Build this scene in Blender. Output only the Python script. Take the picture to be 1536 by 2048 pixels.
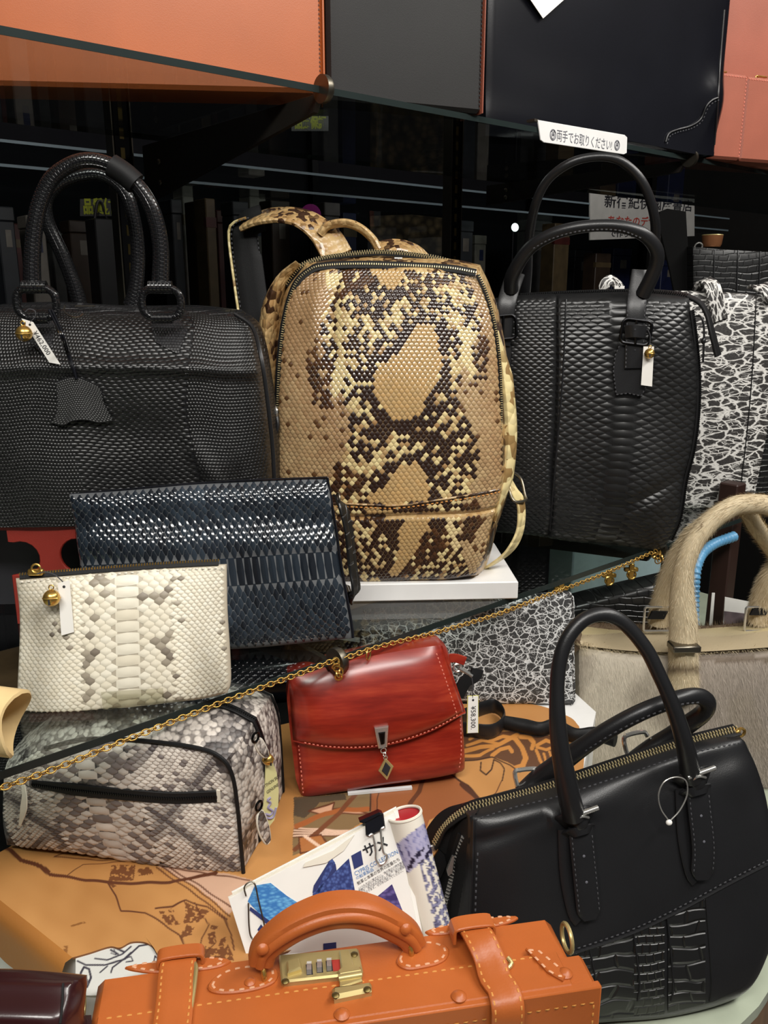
import bpy, math, random
import numpy as np
from mathutils import Matrix, Vector
random.seed(7); RNG = np.random.default_rng(7)
sc = bpy.context.scene
for o in list(bpy.data.objects): bpy.data.objects.remove(o)
COL = sc.collection
R = math.radians
A = np.array
# ---------------------------------------------------------------- camera
FPX = 1670.0; PITCH = R(14.8); YAW = R(40.25); CAM = A([0, 0, 1.4])
_fh = A([math.sin(YAW), math.cos(YAW), 0.0])
FWD = _fh * math.cos(PITCH) + A([0, 0, -math.sin(PITCH)])
RGT = A([math.cos(YAW), -math.sin(YAW), 0.0]); UPV = np.cross(RGT, FWD)
cd = bpy.data.cameras.new('camera'); cam = bpy.data.objects.new('camera', cd); COL.objects.link(cam)
cd.sensor_fit = 'VERTICAL'; cd.sensor_height = 36.0; cd.lens = 36.0 * FPX / 2048.0
cd.clip_start = 0.02; cd.clip_end = 50
cam.matrix_world = Matrix(((RGT[0], UPV[0], -FWD[0], CAM[0]), (RGT[1], UPV[1], -FWD[1], CAM[1]), (RGT[2], UPV[2], -FWD[2], CAM[2]), (0, 0, 0, 1)))
sc.camera = cam
# ---------------------------------------------------------------- light and exposure
sc.view_settings.view_transform = 'Standard'; sc.view_settings.look = 'None'
sc.view_settings.gamma = 1.0; sc.view_settings.use_curve_mapping = False
sc.view_settings.exposure = 0.0
w = bpy.data.worlds.new('shop_world'); sc.world = w; w.use_nodes = True
w.node_tree.nodes['Background'].inputs[0].default_value = (0.95, 0.97, 1.0, 1)
w.node_tree.nodes['Background'].inputs[1].default_value = 0.10
def area(name, loc, target, sx, sy, power, col=(1, 0.97, 0.92)):
    l = bpy.data.lights.new(name, 'AREA'); l.shape = 'RECTANGLE'; l.size = sx; l.size_y = sy; l.energy = power; l.color = col
    o = bpy.data.objects.new(name, l); COL.objects.link(o); o.location = loc
    o.rotation_euler = (Vector(target) - Vector(loc)).to_track_quat('-Z', 'Y').to_euler()
    return o
area('ceiling_lamp', (-0.45, -0.35, 2.55), (0.35, 0.6, 1.0), 1.2, 0.25, 30)
area('ceiling_lamp', (0.95, -0.55, 2.55), (0.7, 0.6, 1.0), 1.2, 0.25, 25)
area('ceiling_lamp', (1.9, 0.0, 2.55), (1.1, 0.7, 1.2), 0.6, 0.25, 9)
area('ceiling_lamp', (0.6, 2.6, 2.55), (0.6, 2.0, 0.8), 1.2, 0.25, 4)

# ---------------------------------------------------------------- helpers
def ray(px, py): return FWD + RGT * (px - 768) / FPX - UPV * (py - 1024) / FPX
def onz(px, py, z):
    r = ray(px, py); return CAM + r * (z - CAM[2]) / r[2]
def onY(px, py, y):
    r = ray(px, py); return CAM + r * (y / r[1])
def atd(px, py, d): return CAM + ray(px, py) * d
def proj(P):
    d = np.asarray(P) - CAM; k = d @ FWD
    return np.stack([768 + FPX * (d @ RGT) / k, 1024 - FPX * (d @ UPV) / k], -1)
class Fr:
    """a local frame: x right along the face, y away from the viewer (depth), z up the face"""
    def __init__(s, o, yaw=0.0, tilt=0.0):
        s.tt = math.tan(R(tilt)); s.o = A(o, float); a = -YAW + R(yaw); t = R(tilt)
        s.U = A([math.cos(a), math.sin(a), 0]); n0 = A([math.sin(a), -math.cos(a), 0])
        s.V = math.cos(t) * A([0, 0, 1.0]) - math.sin(t) * n0
        s.N = math.cos(t) * n0 + math.sin(t) * A([0, 0, 1.0])
        s.M = Matrix(((s.U[0], -s.N[0], s.V[0], s.o[0]), (s.U[1], -s.N[1], s.V[1], s.o[1]), (s.U[2], -s.N[2], s.V[2], s.o[2]), (0, 0, 0, 1)))
        s.M3 = np.stack([s.U, -s.N, s.V], 1)
    def loc(s, px, py, n=0.0):            # pixel -> point of the plane at height n in front of the face
        r = ray(px, py); k = ((s.o + s.N * n - CAM) @ s.N) / (r @ s.N); p = CAM + r * k - s.o
        return A([p @ s.U, -n, p @ s.V])
    def L(s, pts, n=0.0): return A([s.loc(p[0], p[1], p[2] if len(p) > 2 else n) for p in pts])
    def onv(s, px, py, v):                # pixel -> point of the plane at height v along z
        r = ray(px, py); k = ((s.o + s.V * v - CAM) @ s.V) / (r @ s.V); p = CAM + r * k - s.o
        return A([p @ s.U, -(p @ s.N), v])
    def wl(s, p): return s.M3.T @ (A(p) - s.o)
    def world(s, P): return s.o + np.asarray(P) @ s.M3.T
    def px(s, P): return proj(s.world(P))

def thing(name, label, cat, fr, group=None):
    o = bpy.data.objects.new(name, None); COL.objects.link(o); o.empty_display_size = 0.02
    o.matrix_world = fr.M if isinstance(fr, Fr) else Matrix.Translation(Vector(fr))
    o['label'] = label; o['category'] = cat
    if group: o['group'] = group
    return o
def tag(o, label=None, cat=None, group=None, kind=None):
    for k, v in (('label', label), ('category', cat), ('group', group), ('kind', kind)):
        if v: o[k] = v
    return o
class MB:
    def __init__(s): s.v = []; s.f = []; s.n = 0; s.c = []; s.uv = []
    def add(s, v, f, c=None, uv=None):
        v = np.asarray(v, float).reshape(-1, 3); s.v.append(v)
        s.f.extend([tuple(int(i) + s.n for i in q) for q in f]); s.n += len(v)
        s.c.append(np.broadcast_to(A(c if c is not None else (1, 1, 1), float), (len(v), 3)))
        s.uv.append(np.asarray(uv, float) if uv is not None else v[:, [0, 2]])
        return s
    def build(s, name, mat, parent=None, smooth=40, kind=None, label=None):
        me = bpy.data.meshes.new(name); V = np.concatenate(s.v)
        me.from_pydata(V.tolist(), [], s.f); me.update()
        uvl = me.uv_layers.new(name='UVMap'); U = np.concatenate(s.uv)
        li = np.empty(len(me.loops), dtype=np.int32); me.loops.foreach_get('vertex_index', li)
        uvl.data.foreach_set('uv', U[li].astype(np.float32).ravel())
        cc = np.concatenate(s.c)
        if cc.min() < 1:
            ca = me.color_attributes.new('Col', 'FLOAT_COLOR', 'POINT')
            ca.data.foreach_set('color', np.concatenate([cc, np.ones((len(cc), 1))], 1).astype(np.float32).ravel())
        if smooth:
            me.shade_smooth()
            if smooth < 180: me.set_sharp_from_angle(angle=R(smooth))
        me.materials.append(mat)
        o = bpy.data.objects.new(name, me); COL.objects.link(o)
        if parent is not None: o.parent = parent
        if kind: o['kind'] = kind
        if label: o['label'] = label
        return o
def box(x0, x1, y0, y1, z0, z1, b=0.0):
    """box; with b its edges are chamfered"""
    if b <= 0:
        v = [(x, y, z) for x in (x0, x1) for y in (y0, y1) for z in (z0, z1)]
        return v, [(0, 1, 3, 2), (4, 6, 7, 5), (0, 4, 5, 1), (2, 3, 7, 6), (0, 2, 6, 4), (1, 5, 7, 3)]
    lo = A([x0, y0, z0]); hi = A([x1, y1, z1]); v = []; idx = {}
    for ax in range(3):
        for sg in (0, 1):
            for a in (0, 1):
                for c in (0, 1):
                    i, j = [k for k in range(3) if k != ax]; p = [0, 0, 0]
                    p[ax] = hi[ax] if sg else lo[ax]
                    p[i] = hi[i] - b if a else lo[i] + b; p[j] = hi[j] - b if c else lo[j] + b
                    corner = [0, 0, 0]; corner[ax] = sg; corner[i] = a; corner[j] = c
                    idx[(ax,) + tuple(corner)] = len(v); v.append(p)
    f = []
    for ax in range(3):
        i, j = [k for k in range(3) if k != ax]
        for sg in (0, 1):
            q = []
            for a, c in ((0, 0), (1, 0), (1, 1), (0, 1)):
                k = [0, 0, 0]; k[ax] = sg; k[i] = a; k[j] = c; q.append(idx[(ax,) + tuple(k)])
            f.append(q if (sg == 1) ^ (ax == 1) else q[::-1])
    for ax in range(3):
        i, j = [k for k in range(3) if k != ax]
        for a in (0, 1):
            for c in (0, 1):
                def K(face, t):
                    k = [0, 0, 0]; k[i] = a; k[j] = c; k[ax] = t; return idx[(face,) + tuple(k)]
                q = [K(i, 0), K(i, 1), K(j, 1), K(j, 0)]
                f.append(q if (a ^ c) ^ (ax == 1) else q[::-1])
    for a in (0, 1):
        for c in (0, 1):
            for d in (0, 1):
                q = [idx[(0, a, c, d)], idx[(1, a, c, d)], idx[(2, a, c, d)]]
                f.append(q if (a + c + d) % 2 else q[::-1])
    return v, f
def spline(P, n, closed=False):
    """resampled Catmull-Rom curve, even steps by arc length"""
    P = np.asarray(P, float)
    if len(P) < 3 and not closed:
        t = np.linspace(0, 1, n)[:, None]; return P[0] * (1 - t) + P[-1] * t
    Q = np.vstack([P[-1], P, P[:2]]) if closed else np.vstack([2 * P[0] - P[1], P, 2 * P[-1] - P[-2]])
    out = []
    for i in range(1, len(Q) - 2):
        t = np.linspace(0, 1, 17)[:-1, None]; a, b, c, d = Q[i - 1:i + 3]
        out.append(0.5 * (2 * b + (c - a) * t + (2 * a - 5 * b + 4 * c - d) * t ** 2 + (3 * b - a - 3 * c + d) * t ** 3))
    S = np.vstack(out + [Q[-2][None]])
    return resample(S, n + 1)[:-1] if closed else resample(S, n)
def resample(S, n):
    S = np.asarray(S, float); d = np.r_[0, np.cumsum(np.linalg.norm(np.diff(S, axis=0), axis=1))]
    t = np.linspace(0, d[-1], n); return np.stack([np.interp(t, d, S[:, k]) for k in range(S.shape[1])], 1)
def unit(v): v = np.asarray(v, float); return v / np.maximum(np.linalg.norm(v, axis=-1, keepdims=True), 1e-12)
def frames(P, closed=False, up=None):
    T = unit(np.gradient(P, axis=0)) if not closed else unit(np.roll(P, -1, 0) - np.roll(P, 1, 0))
    if up is not None:
        u = unit(np.broadcast_to(A(up, float), P.shape)); B = unit(np.cross(T, u)); return T, unit(np.cross(B, T)), B
    N = np.zeros_like(P); v = A([0, 1.0, 0]) if abs(T[0][1]) < 0.9 else A([1.0, 0, 0])
    for i in range(len(P)):
        v = v - T[i] * (v @ T[i]); v = v / max(np.linalg.norm(v), 1e-9); N[i] = v
    return T, N, np.cross(T, N)
def tube(P, r, ns=10, closed=False, r2=None, up=None, cap=True):
    """sweep of an ellipse: r along the normal N (or along 'up'), r2 along the binormal; r may vary"""
    P = np.asarray(P, float); n = len(P); T, N, B = frames(P, closed, up)
    r = np.broadcast_to(A(r, float), (n,)); r2 = r if r2 is None else np.broadcast_to(A(r2, float), (n,))
    a = np.linspace(0, 2 * math.pi, ns, endpoint=False)
    V = P[:, None] + N[:, None] * (np.cos(a)[None, :, None] * r[:, None, None]) + B[:, None] * (np.sin(a)[None, :, None] * r2[:, None, None])
    f = []
    for i in range(n if closed else n - 1):
        k = (i + 1) % n
        for j in range(ns): f.append((i * ns + j, i * ns + (j + 1) % ns, k * ns + (j + 1) % ns, k * ns + j))
    if cap and not closed: f += [tuple(range(ns))[::-1], tuple(range((n - 1) * ns, n * ns))]
    arc = np.r_[0, np.cumsum(np.linalg.norm(np.diff(P, axis=0), axis=1))]
    uv = np.stack([np.repeat(arc, ns), np.tile(a * float(r.mean()), n)], 1)
    return V.reshape(-1, 3), f, None, uv
def strap(P, w, t, up, closed=False):
    """flat band of width w (across) and thickness t (along 'up'), edges rounded"""
    P = np.asarray(P, float); n = len(P); T, N, B = frames(P, closed, up)
    w = np.broadcast_to(A(w, float), (n,)) / 2; t = t / 2
    sec = [(-1, -.5), (-1, .5), (-.9, 1), (-.3, 1), (.3, 1), (.9, 1), (1, .5), (1, -.5), (.9, -1), (-.9, -1)]
    V = np.stack([P + B * (w * a)[:, None] + N * (t * b) for a, b in sec], 1); ns = len(sec)
    f = []
    for i in range(n if closed else n - 1):
        k = (i + 1) % n
        for j in range(ns): f.append((i * ns + j, k * ns + j, k * ns + (j + 1) % ns, i * ns + (j + 1) % ns)[::-1])
    if not closed: f += [tuple(range(ns)), tuple(range((n - 1) * ns, n * ns))[::-1]]
    arc = np.r_[0, np.cumsum(np.linalg.norm(np.diff(P, axis=0), axis=1))]
    uv = np.stack([np.repeat(arc, ns), np.outer(w, [a for a, b in sec]).ravel()], 1)
    return V.reshape(-1, 3), f, None, uv
def ball(c, r, n=14, sq=(1, 1, 1)):
    v = []; f = []; c = A(c)
    for i in range(n + 1):
        th = math.pi * i / n
        for j in range(2 * n):
            ph = math.pi * j / n; v.append(c + r * A([math.sin(th) * math.cos(ph) * sq[0], math.sin(th) * math.sin(ph) * sq[1], math.cos(th) * sq[2]]))
    m = 2 * n
    for i in range(n):
        for j in range(m): f.append((i * m + j, (i + 1) * m + j, (i + 1) * m + (j + 1) % m, i * m + (j + 1) % m))
    return v, f
def ring(c, R1, r, ax=(0, 1, 0), n=24, ns=8, sq=1.0, up=(0, 0, 1)):
    ax = unit(A(ax)); u = unit(np.cross(A(up), ax)) if abs(np.dot(unit(A(up)), ax)) < .98 else A([1.0, 0, 0]); v = np.cross(ax, u)
    a = np.linspace(0, 2 * math.pi, n, endpoint=False)[:, None]
    return tube(A(c) + R1 * (np.cos(a) * u * sq + np.sin(a) * v), r, ns, closed=True)
def disc(c, r, h, ax, n=20, dome=0.0):
    """round plate or stud: axis ax, height h, with a domed top"""
    ax = unit(A(ax, float)); u = unit(np.cross(ax, A([0, 0, 1.0]) if abs(ax[2]) < .9 else A([1.0, 0, 0]))); v = np.cross(ax, u)
    prof = [(r, 0), (r, h * .7), (r * .9, h)] + ([(r * .6, h + dome * .7), (r * .25, h + dome)] if dome else [])
    a = np.linspace(0, 2 * math.pi, n, endpoint=False); V = []
    for q, z in prof: V += [A(c) + q * (math.cos(t) * u + math.sin(t) * v) + z * ax for t in a]
    f = [(i * n + j, i * n + (j + 1) % n, (i + 1) * n + (j + 1) % n, (i + 1) * n + j) for i in range(len(prof) - 1) for j in range(n)]
    f += [tuple(range(n))[::-1], tuple(range((len(prof) - 1) * n, len(prof) * n))]
    return V, f
def ccw(P):
    P = np.asarray(P, float); x, z = P[:, 0], P[:, -1]
    return P if np.sum(x * np.roll(z, -1) - np.roll(x, -1) * z) > 0 else P[::-1]
def plate(P, n0, n1, b=0.0, bulge=None):
    """flat outline in (u, v) extruded from n0 to n1 towards the viewer, top edge chamfered by b"""
    P = np.asarray(P, float); P = ccw(P[:, [0, 2]] if P.shape[1] == 3 else P); n = len(P)
    T = unit(np.roll(P, -1, 0) - np.roll(P, 1, 0)); inn = np.stack([-T[:, 1], T[:, 0]], 1)
    lay = [(P, n0), (P, n1 - b), (P + inn * b, n1)] if b > 0 else [(P, n0), (P, n1)]
    V = np.concatenate([np.stack([q[:, 0], np.full(n, -h), q[:, 1]], 1) for q, h in lay])
    f = [(i * n + j, i * n + (j + 1) % n, (i + 1) * n + (j + 1) % n, (i + 1) * n + j) for i in range(len(lay) - 1) for j in range(n)]
    f += [tuple(range(n))[::-1], tuple(range((len(lay) - 1) * n, len(lay) * n))]
    return V, f
def rrect(x0, x1, z0, z1, r, k=5):
    P = []
    for cx, cz, a0 in ((x1 - r, z0 + r, -90), (x1 - r, z1 - r, 0), (x0 + r, z1 - r, 90), (x0 + r, z0 + r, 180)):
        for i in range(k + 1):
            a = R(a0 + 90 * i / k); P.append((cx + r * math.cos(a), cz + r * math.sin(a)))
    return A(P)
def coons(bot, top, lef, rig, nu, nv):
    """(nu+1, nv+1, 2) grid of (u, v) between four boundary curves"""
    b = spline(bot, nu + 1); t = spline(top, nu + 1); l = spline(lef, nv + 1); r = spline(rig, nv + 1)
    s = np.linspace(0, 1, nu + 1)[:, None, None]; q = np.linspace(0, 1, nv + 1)[None, :, None]
    G = (1 - q) * b[:, None] + q * t[:, None] + (1 - s) * l[None] + s * r[None]
    G -= (1 - s) * (1 - q) * b[0] + s * (1 - q) * b[-1] + (1 - s) * q * t[0] + s * q * t[-1]
    return G
def plane_pts(fr, pts, n=0.0): return fr.L(pts, n)[:, [0, 2]]
class Slab:
    """a soft body: a front sheet over an outline, bulging by front(s, t), and a back sheet at -back(s, t)"""
    def __init__(s, G, front, back):
        s.G = G; nu, nv = G.shape[0] - 1, G.shape[1] - 1; s.nu, s.nv = nu, nv
        S, T = np.meshgrid(np.linspace(0, 1, nu + 1), np.linspace(0, 1, nv + 1), indexing='ij')
        s.F = np.stack([G[..., 0], -front(S, T), G[..., 1]], -1)
        s.B = np.stack([G[..., 0], back(S, T) + 0 * S, G[..., 1]], -1)
        s.setup()
    def setup(s):
        s.du = np.gradient(s.F, axis=0) * s.nu; s.dv = np.gradient(s.F, axis=1) * s.nv
        s.Nn = unit(np.cross(s.du, s.dv))
    def mesh(s, rim=6, rimround=0.0):
        nu, nv = s.nu, s.nv; I = lambda i, j: i * (nv + 1) + j; m = (nu + 1) * (nv + 1)
        V = np.concatenate([s.F.reshape(-1, 3), s.B.reshape(-1, 3)]); f = []
        for i in range(nu):
            for j in range(nv):
                f.append((I(i, j), I(i + 1, j), I(i + 1, j + 1), I(i, j + 1)))
                f.append((m + I(i, j), m + I(i, j + 1), m + I(i + 1, j + 1), m + I(i + 1, j)))
        loop = [(i, 0) for i in range(nu)] + [(nu, j) for j in range(nv)] + [(i, nv) for i in range(nu, 0, -1)] + [(0, j) for j in range(nv, 0, -1)]
        L = [I(*q) for q in loop]; k = len(L); prev = L; base = len(V); add = []
        cen = s.G.mean((0, 1))
        for r in range(1, rim):
            t = r / rim; cur = []
            for q in range(k):
                p = (1 - t) * V[L[q]] + t * V[m + L[q]]
                if rimround:
                    d = p[[0, 2]] - cen; d = d / max(np.linalg.norm(d), 1e-6); e = rimround * math.sin(math.pi * t); p[0] += d[0] * e; p[2] = max(p[2] + d[1] * e, min(p[2], s.F[..., 2].min() + .0005))
                cur.append(base + len(add)); add.append(p)
            f += [(prev[(q + 1) % k], prev[q], cur[q], cur[(q + 1) % k]) for q in range(k)]; prev = cur
        f += [(prev[(q + 1) % k], prev[q], m + L[q], m + L[(q + 1) % k]) for q in range(k)]
        if add: V = np.concatenate([V, A(add)])
        tt_ = getattr(s, 'tilt', 0.0); V[:, 2] = np.maximum(V[:, 2], V[:, 1] * tt_ + .0004)
        uv = V[:, [0, 2]].copy(); return V, f, None, uv
    def at(s, S, T, field=None):
        X = s.F if field is None else field
        a = np.clip(np.asarray(S, float), 0, 1) * s.nu; b = np.clip(np.asarray(T, float), 0, 1) * s.nv
        i = np.minimum(a.astype(int), s.nu - 1); j = np.minimum(b.astype(int), s.nv - 1); x = (a - i)[..., None]; y = (b - j)[..., None]
        return X[i, j] * (1 - x) * (1 - y) + X[i + 1, j] * x * (1 - y) + X[i, j + 1] * (1 - x) * y + X[i + 1, j + 1] * x * y
    def hit(s, fr, px, py):
        """the sheet's point and normal seen at a pixel"""
        if not hasattr(s, '_px'): s._px = {}
        k = id(fr)
        if k not in s._px: s._px[k] = fr.px(s.F.reshape(-1, 3))
        d = s._px[k] - A([px, py]); q = np.argmin((d ** 2).sum(1)); i, j = divmod(q, s.nv + 1)
        S, T = i / s.nu, j / s.nv
        for _ in range(6):
            p = s.at(S, T); e = 1e-3
            p0 = fr.px(p); pu = (fr.px(s.at(min(S + e, 1), T)) - fr.px(s.at(S - e if S > e else S, T))); pv = fr.px(s.at(S, min(T + e, 1))) - fr.px(s.at(S, T - e if T > e else T))
            ku = (min(S + e, 1) - (S - e if S > e else S)); kv = (min(T + e, 1) - (T - e if T > e else T))
            J = np.stack([pu / ku, pv / kv], 1)
            try: d = np.linalg.solve(J, A([px, py]) - p0)
            except Exception: break
            S = min(max(S + d[0], 0), 1); T = min(max(T + d[1], 0), 1)
        return s.at(S, T), unit(s.at(S, T, s.Nn)), (S, T)
    def path(s, fr, pts, lift=0.0, n=None):
        """pixel path laid on the sheet"""
        if n: pts = spline(A(pts, float)[:, :2], n)
        out = []
        for p in pts:
            q, nn, _ = s.hit(fr, p[0], p[1]); out.append(q + nn * lift)
        return A(out)
def pil(p=3.0, e=0.5):
    """cushion profile 0 at the rim, 1 inside"""
    return lambda S, T: (np.clip(1 - np.abs(2 * S - 1) ** p, 0, 1) * np.clip(1 - np.abs(2 * T - 1) ** p, 0, 1)) ** e
def scales(name, surf, S, T, hs, ht, q, rise, colfn, mat, parent, fr, shrink=0.93, base=0.0002, tilt=0.0, kind='stuff', fl=0.62, swap=False):
    """domed plates, one per scale, on a sheet: centres (S, T), half sizes hs, ht in sheet units, q = 0 diamond ... 0.5 brick"""
    S = np.asarray(S, float); T = np.asarray(T, float); n = len(S)
    hs = np.broadcast_to(A(hs, float), (n,)); ht = np.broadcast_to(A(ht, float), (n,)); q = np.broadcast_to(A(q, float), (n,))
    ox = A([0, -1, -1, 0, 1, 1.0])[None] * np.ones((n, 1))
    oy = np.stack([2 * (1 - q), 2 * q, -2 * q, -2 * (1 - q), -2 * q, 2 * q], 1) * 0.5 * 2
    sheets = []
    for k, (g, h) in enumerate(((shrink, 0.0), (shrink * fl, 0.72), (0, 1.0))):
        if k < 2:
            e, d = ox * hs[:, None] * g, oy * ht[:, None] * g; tl = oy
            if swap: e, d = d[:, ::-1], e[:, ::-1]
            a = S[:, None] + e; b = T[:, None] + d
        else: a = S[:, None]; b = T[:, None]; tl = 0 * a
        p = surf.at(a, b); nn = unit(surf.at(a, b, surf.Nn))
        sheets.append(p + nn * (base + rise * h - tilt * tl * h)[..., None] if k else p + nn * base)
    V = np.concatenate(sheets, 1).reshape(-1, 3); c = surf.at(S, T)
    C = np.repeat(colfn(fr.px(c), S, T), 13, 0)
    if C.min() >= 1: C = C * 0.999
    o = (np.arange(n) * 13)[:, None]; Q = []; Tr = []
    for j in range(6):
        Q.append(np.concatenate([o + j, o + (j + 1) % 6, o + 6 + (j + 1) % 6, o + 6 + j], 1)); Tr.append(np.concatenate([o + 6 + j, o + 6 + (j + 1) % 6, o + 12], 1))
    f = np.concatenate(Q).tolist() + np.concatenate(Tr).tolist()
    return MB().add(V, f, C).build(name, mat, parent, smooth=180, kind=kind)
def hexes(s0, s1, t0, t1, a, b):
    """staggered lattice, column pitch a, row pitch b"""
    S = []; T = []; k = 0; t = t0
    while t <= t1 + 1e-9:
        x = np.arange(s0 + (a / 2 if k % 2 else 0), s1 + 1e-9, a); S.append(x); T.append(np.full(len(x), t)); t += b; k += 1
    return np.concatenate(S), np.concatenate(T)
def belly(c, wb, b, lo, hi, t0, t1, w1, dec=0.86, wmin=0.02, half=0.6):
    """snake skin laid open: one column of wide belly plates at c and columns of ever smaller scales to both sides"""
    S, T, H, W, Q = [], [], [], [], []
    def colm(s, w, off, bb, h, q):
        t = np.arange(t0 + off, t1, bb)
        S.append(np.full(len(t), s)); T.append(t); W.append(np.full(len(t), w)); H.append(np.full(len(t), h)); Q.append(np.full(len(t), q))
    colm(c, wb / 2, 0, b, 0.46 * b, 0.44)
    for sg in (-1, 1):
        s = c + sg * wb / 2; w = w1; k = 1; bb = b
        while True:
            cen = s + sg * w * 0.55
            if cen < lo or cen > hi: break
            colm(cen, w, (bb / 2) * (k % 2), bb, bb * .27, 0.22)
            s += sg * w; w = max(w * dec, wmin); k += 1
            if w < w1 * half and bb == b: bb = b * 0.62
    return tuple(np.concatenate(x) for x in (S, T, W, H, Q))
def stitches(P, nrm, mat, parent, ln=0.0032, gap=0.0018, w=0.0007, h=0.0006, name='stitching'):
    """thread dashes along a path"""
    P = np.asarray(P, float); tot = np.linalg.norm(np.diff(P, axis=0), axis=1).sum(); n = max(2, int(tot / (ln + gap)))
    X = resample(P, 2 * n); mb = MB(); nrm = np.asarray(nrm, float)
    NN = unit(resample(np.broadcast_to(nrm, P.shape), 2 * n) if nrm.ndim == 2 else np.broadcast_to(nrm, X.shape))
    for i in range(n):
        a = X[2 * i]; b = X[2 * i + 1]; d = unit(b - a); e = (ln + gap - ln) * .3; m = NN[2 * i]; s = unit(np.cross(d, m)) * w
        b = b + d * 0.0; c = (a + b) / 2
        mb.add([a - s, a + s, b + s, b - s, c + m * h - s * .6, c + m * h + s * .6], [(0, 1, 5, 4), (2, 3, 4, 5), (0, 4, 3), (1, 2, 5)])
    return mb.build(name, mat, parent, smooth=180)
def zipteeth(P, nrm, across, mat, parent, w=0.0022, ln=0.0009, pitch=0.0021, h=0.0012, name='zipper_teeth', two=False):
    P = np.asarray(P, float); tot = np.linalg.norm(np.diff(P, axis=0), axis=1).sum(); n = max(2, int(tot / pitch)); X = resample(P, n)
    nrm = np.asarray(nrm, float); nrm = unit(resample(nrm, n)) if nrm.ndim == 2 else nrm
    T, N, B = frames(X, False, nrm); mb = MB()
    for i in range(n):
        for sg in ((-1, 1) if two else (0,)):
            c = X[i] + B[i] * sg * w * .75 + (T[i] * pitch * .5 if sg > 0 else 0); t = T[i] * ln * .6; b = B[i] * w * (.55 if not two else .6); m = N[i] * h
            mb.add([c - t - b, c + t - b, c + t + b, c - t + b, c - t * .7 - b * .8 + m, c + t * .7 - b * .8 + m, c + t * .7 + b * .8 + m, c - t * .7 + b * .8 + m],
                   [(4, 5, 6, 7), (0, 1, 5, 4), (1, 2, 6, 5), (2, 3, 7, 6), (3, 0, 4, 7)])
    return mb.build(name, mat, parent, smooth=0, kind='stuff')
def text(s, size, org, xd, yd, mat, parent, name='lettering', align='LEFT', sx=1.0, lift=0.0002, bold=0.0):
    c = bpy.data.curves.new(name, 'FONT'); c.body = s; c.size = size; c.align_x = align; c.align_y = 'CENTER'; c.offset = bold; c.resolution_u = 2
    o = bpy.data.objects.new(name, c); COL.objects.link(o)
    bpy.context.view_layer.update()
    me = bpy.data.meshes.new_from_object(o.evaluated_get(bpy.context.evaluated_depsgraph_get()))
    bpy.data.objects.remove(o)
    xd = unit(A(xd)); yd = unit(A(yd) - xd * (A(yd) @ xd)); zd = np.cross(xd, yd); org = A(org) + zd * lift
    V = np.empty(len(me.vertices) * 3, dtype=np.float32); me.vertices.foreach_get('co', V); V = V.reshape(-1, 3)
    W = org + V[:, :1] * sx * xd + V[:, 1:2] * yd; me.vertices.foreach_set('co', W.astype(np.float32).ravel()); me.update()
    me.materials.clear(); me.materials.append(mat)
    o = bpy.data.objects.new(name, me); COL.objects.link(o); o.parent = parent
    return o
def inpoly(P, poly):
    x, y = P[..., 0], P[..., 1]; ins = np.zeros(x.shape, bool); poly = A(poly, float); j = len(poly) - 1
    for i in range(len(poly)):
        xi, yi = poly[i]; xj, yj = poly[j]
        c = ((yi > y) != (yj > y)) & (x < (xj - xi) * (y - yi) / ((yj - yi) if abs(yj - yi) > 1e-9 else 1e-9) + xi); ins ^= c; j = i
    return ins
def dline(P, path):
    """distance to a polyline"""
    path = A(path, float); d = np.full(P.shape[:-1], 1e9)
    for a, b in zip(path[:-1], path[1:]):
        ab = b - a; t = np.clip(((P - a) @ ab) / max(ab @ ab, 1e-9), 0, 1); d = np.minimum(d, np.linalg.norm(P - a - t[..., None] * ab, axis=-1))
    return d
def snoise(P, f, seed=0):
    """cheap smooth noise -1..1"""
    r = np.random.default_rng(seed); o = np.zeros(P.shape[:-1])
    for k in range(6):
        a = r.uniform(0, 6.28); g = f * r.uniform(.5, 1.6); o += np.sin(P[..., 0] * g * math.cos(a) + P[..., 1] * g * math.sin(a) + r.uniform(0, 6.28))
    return o / 3.0

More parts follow.
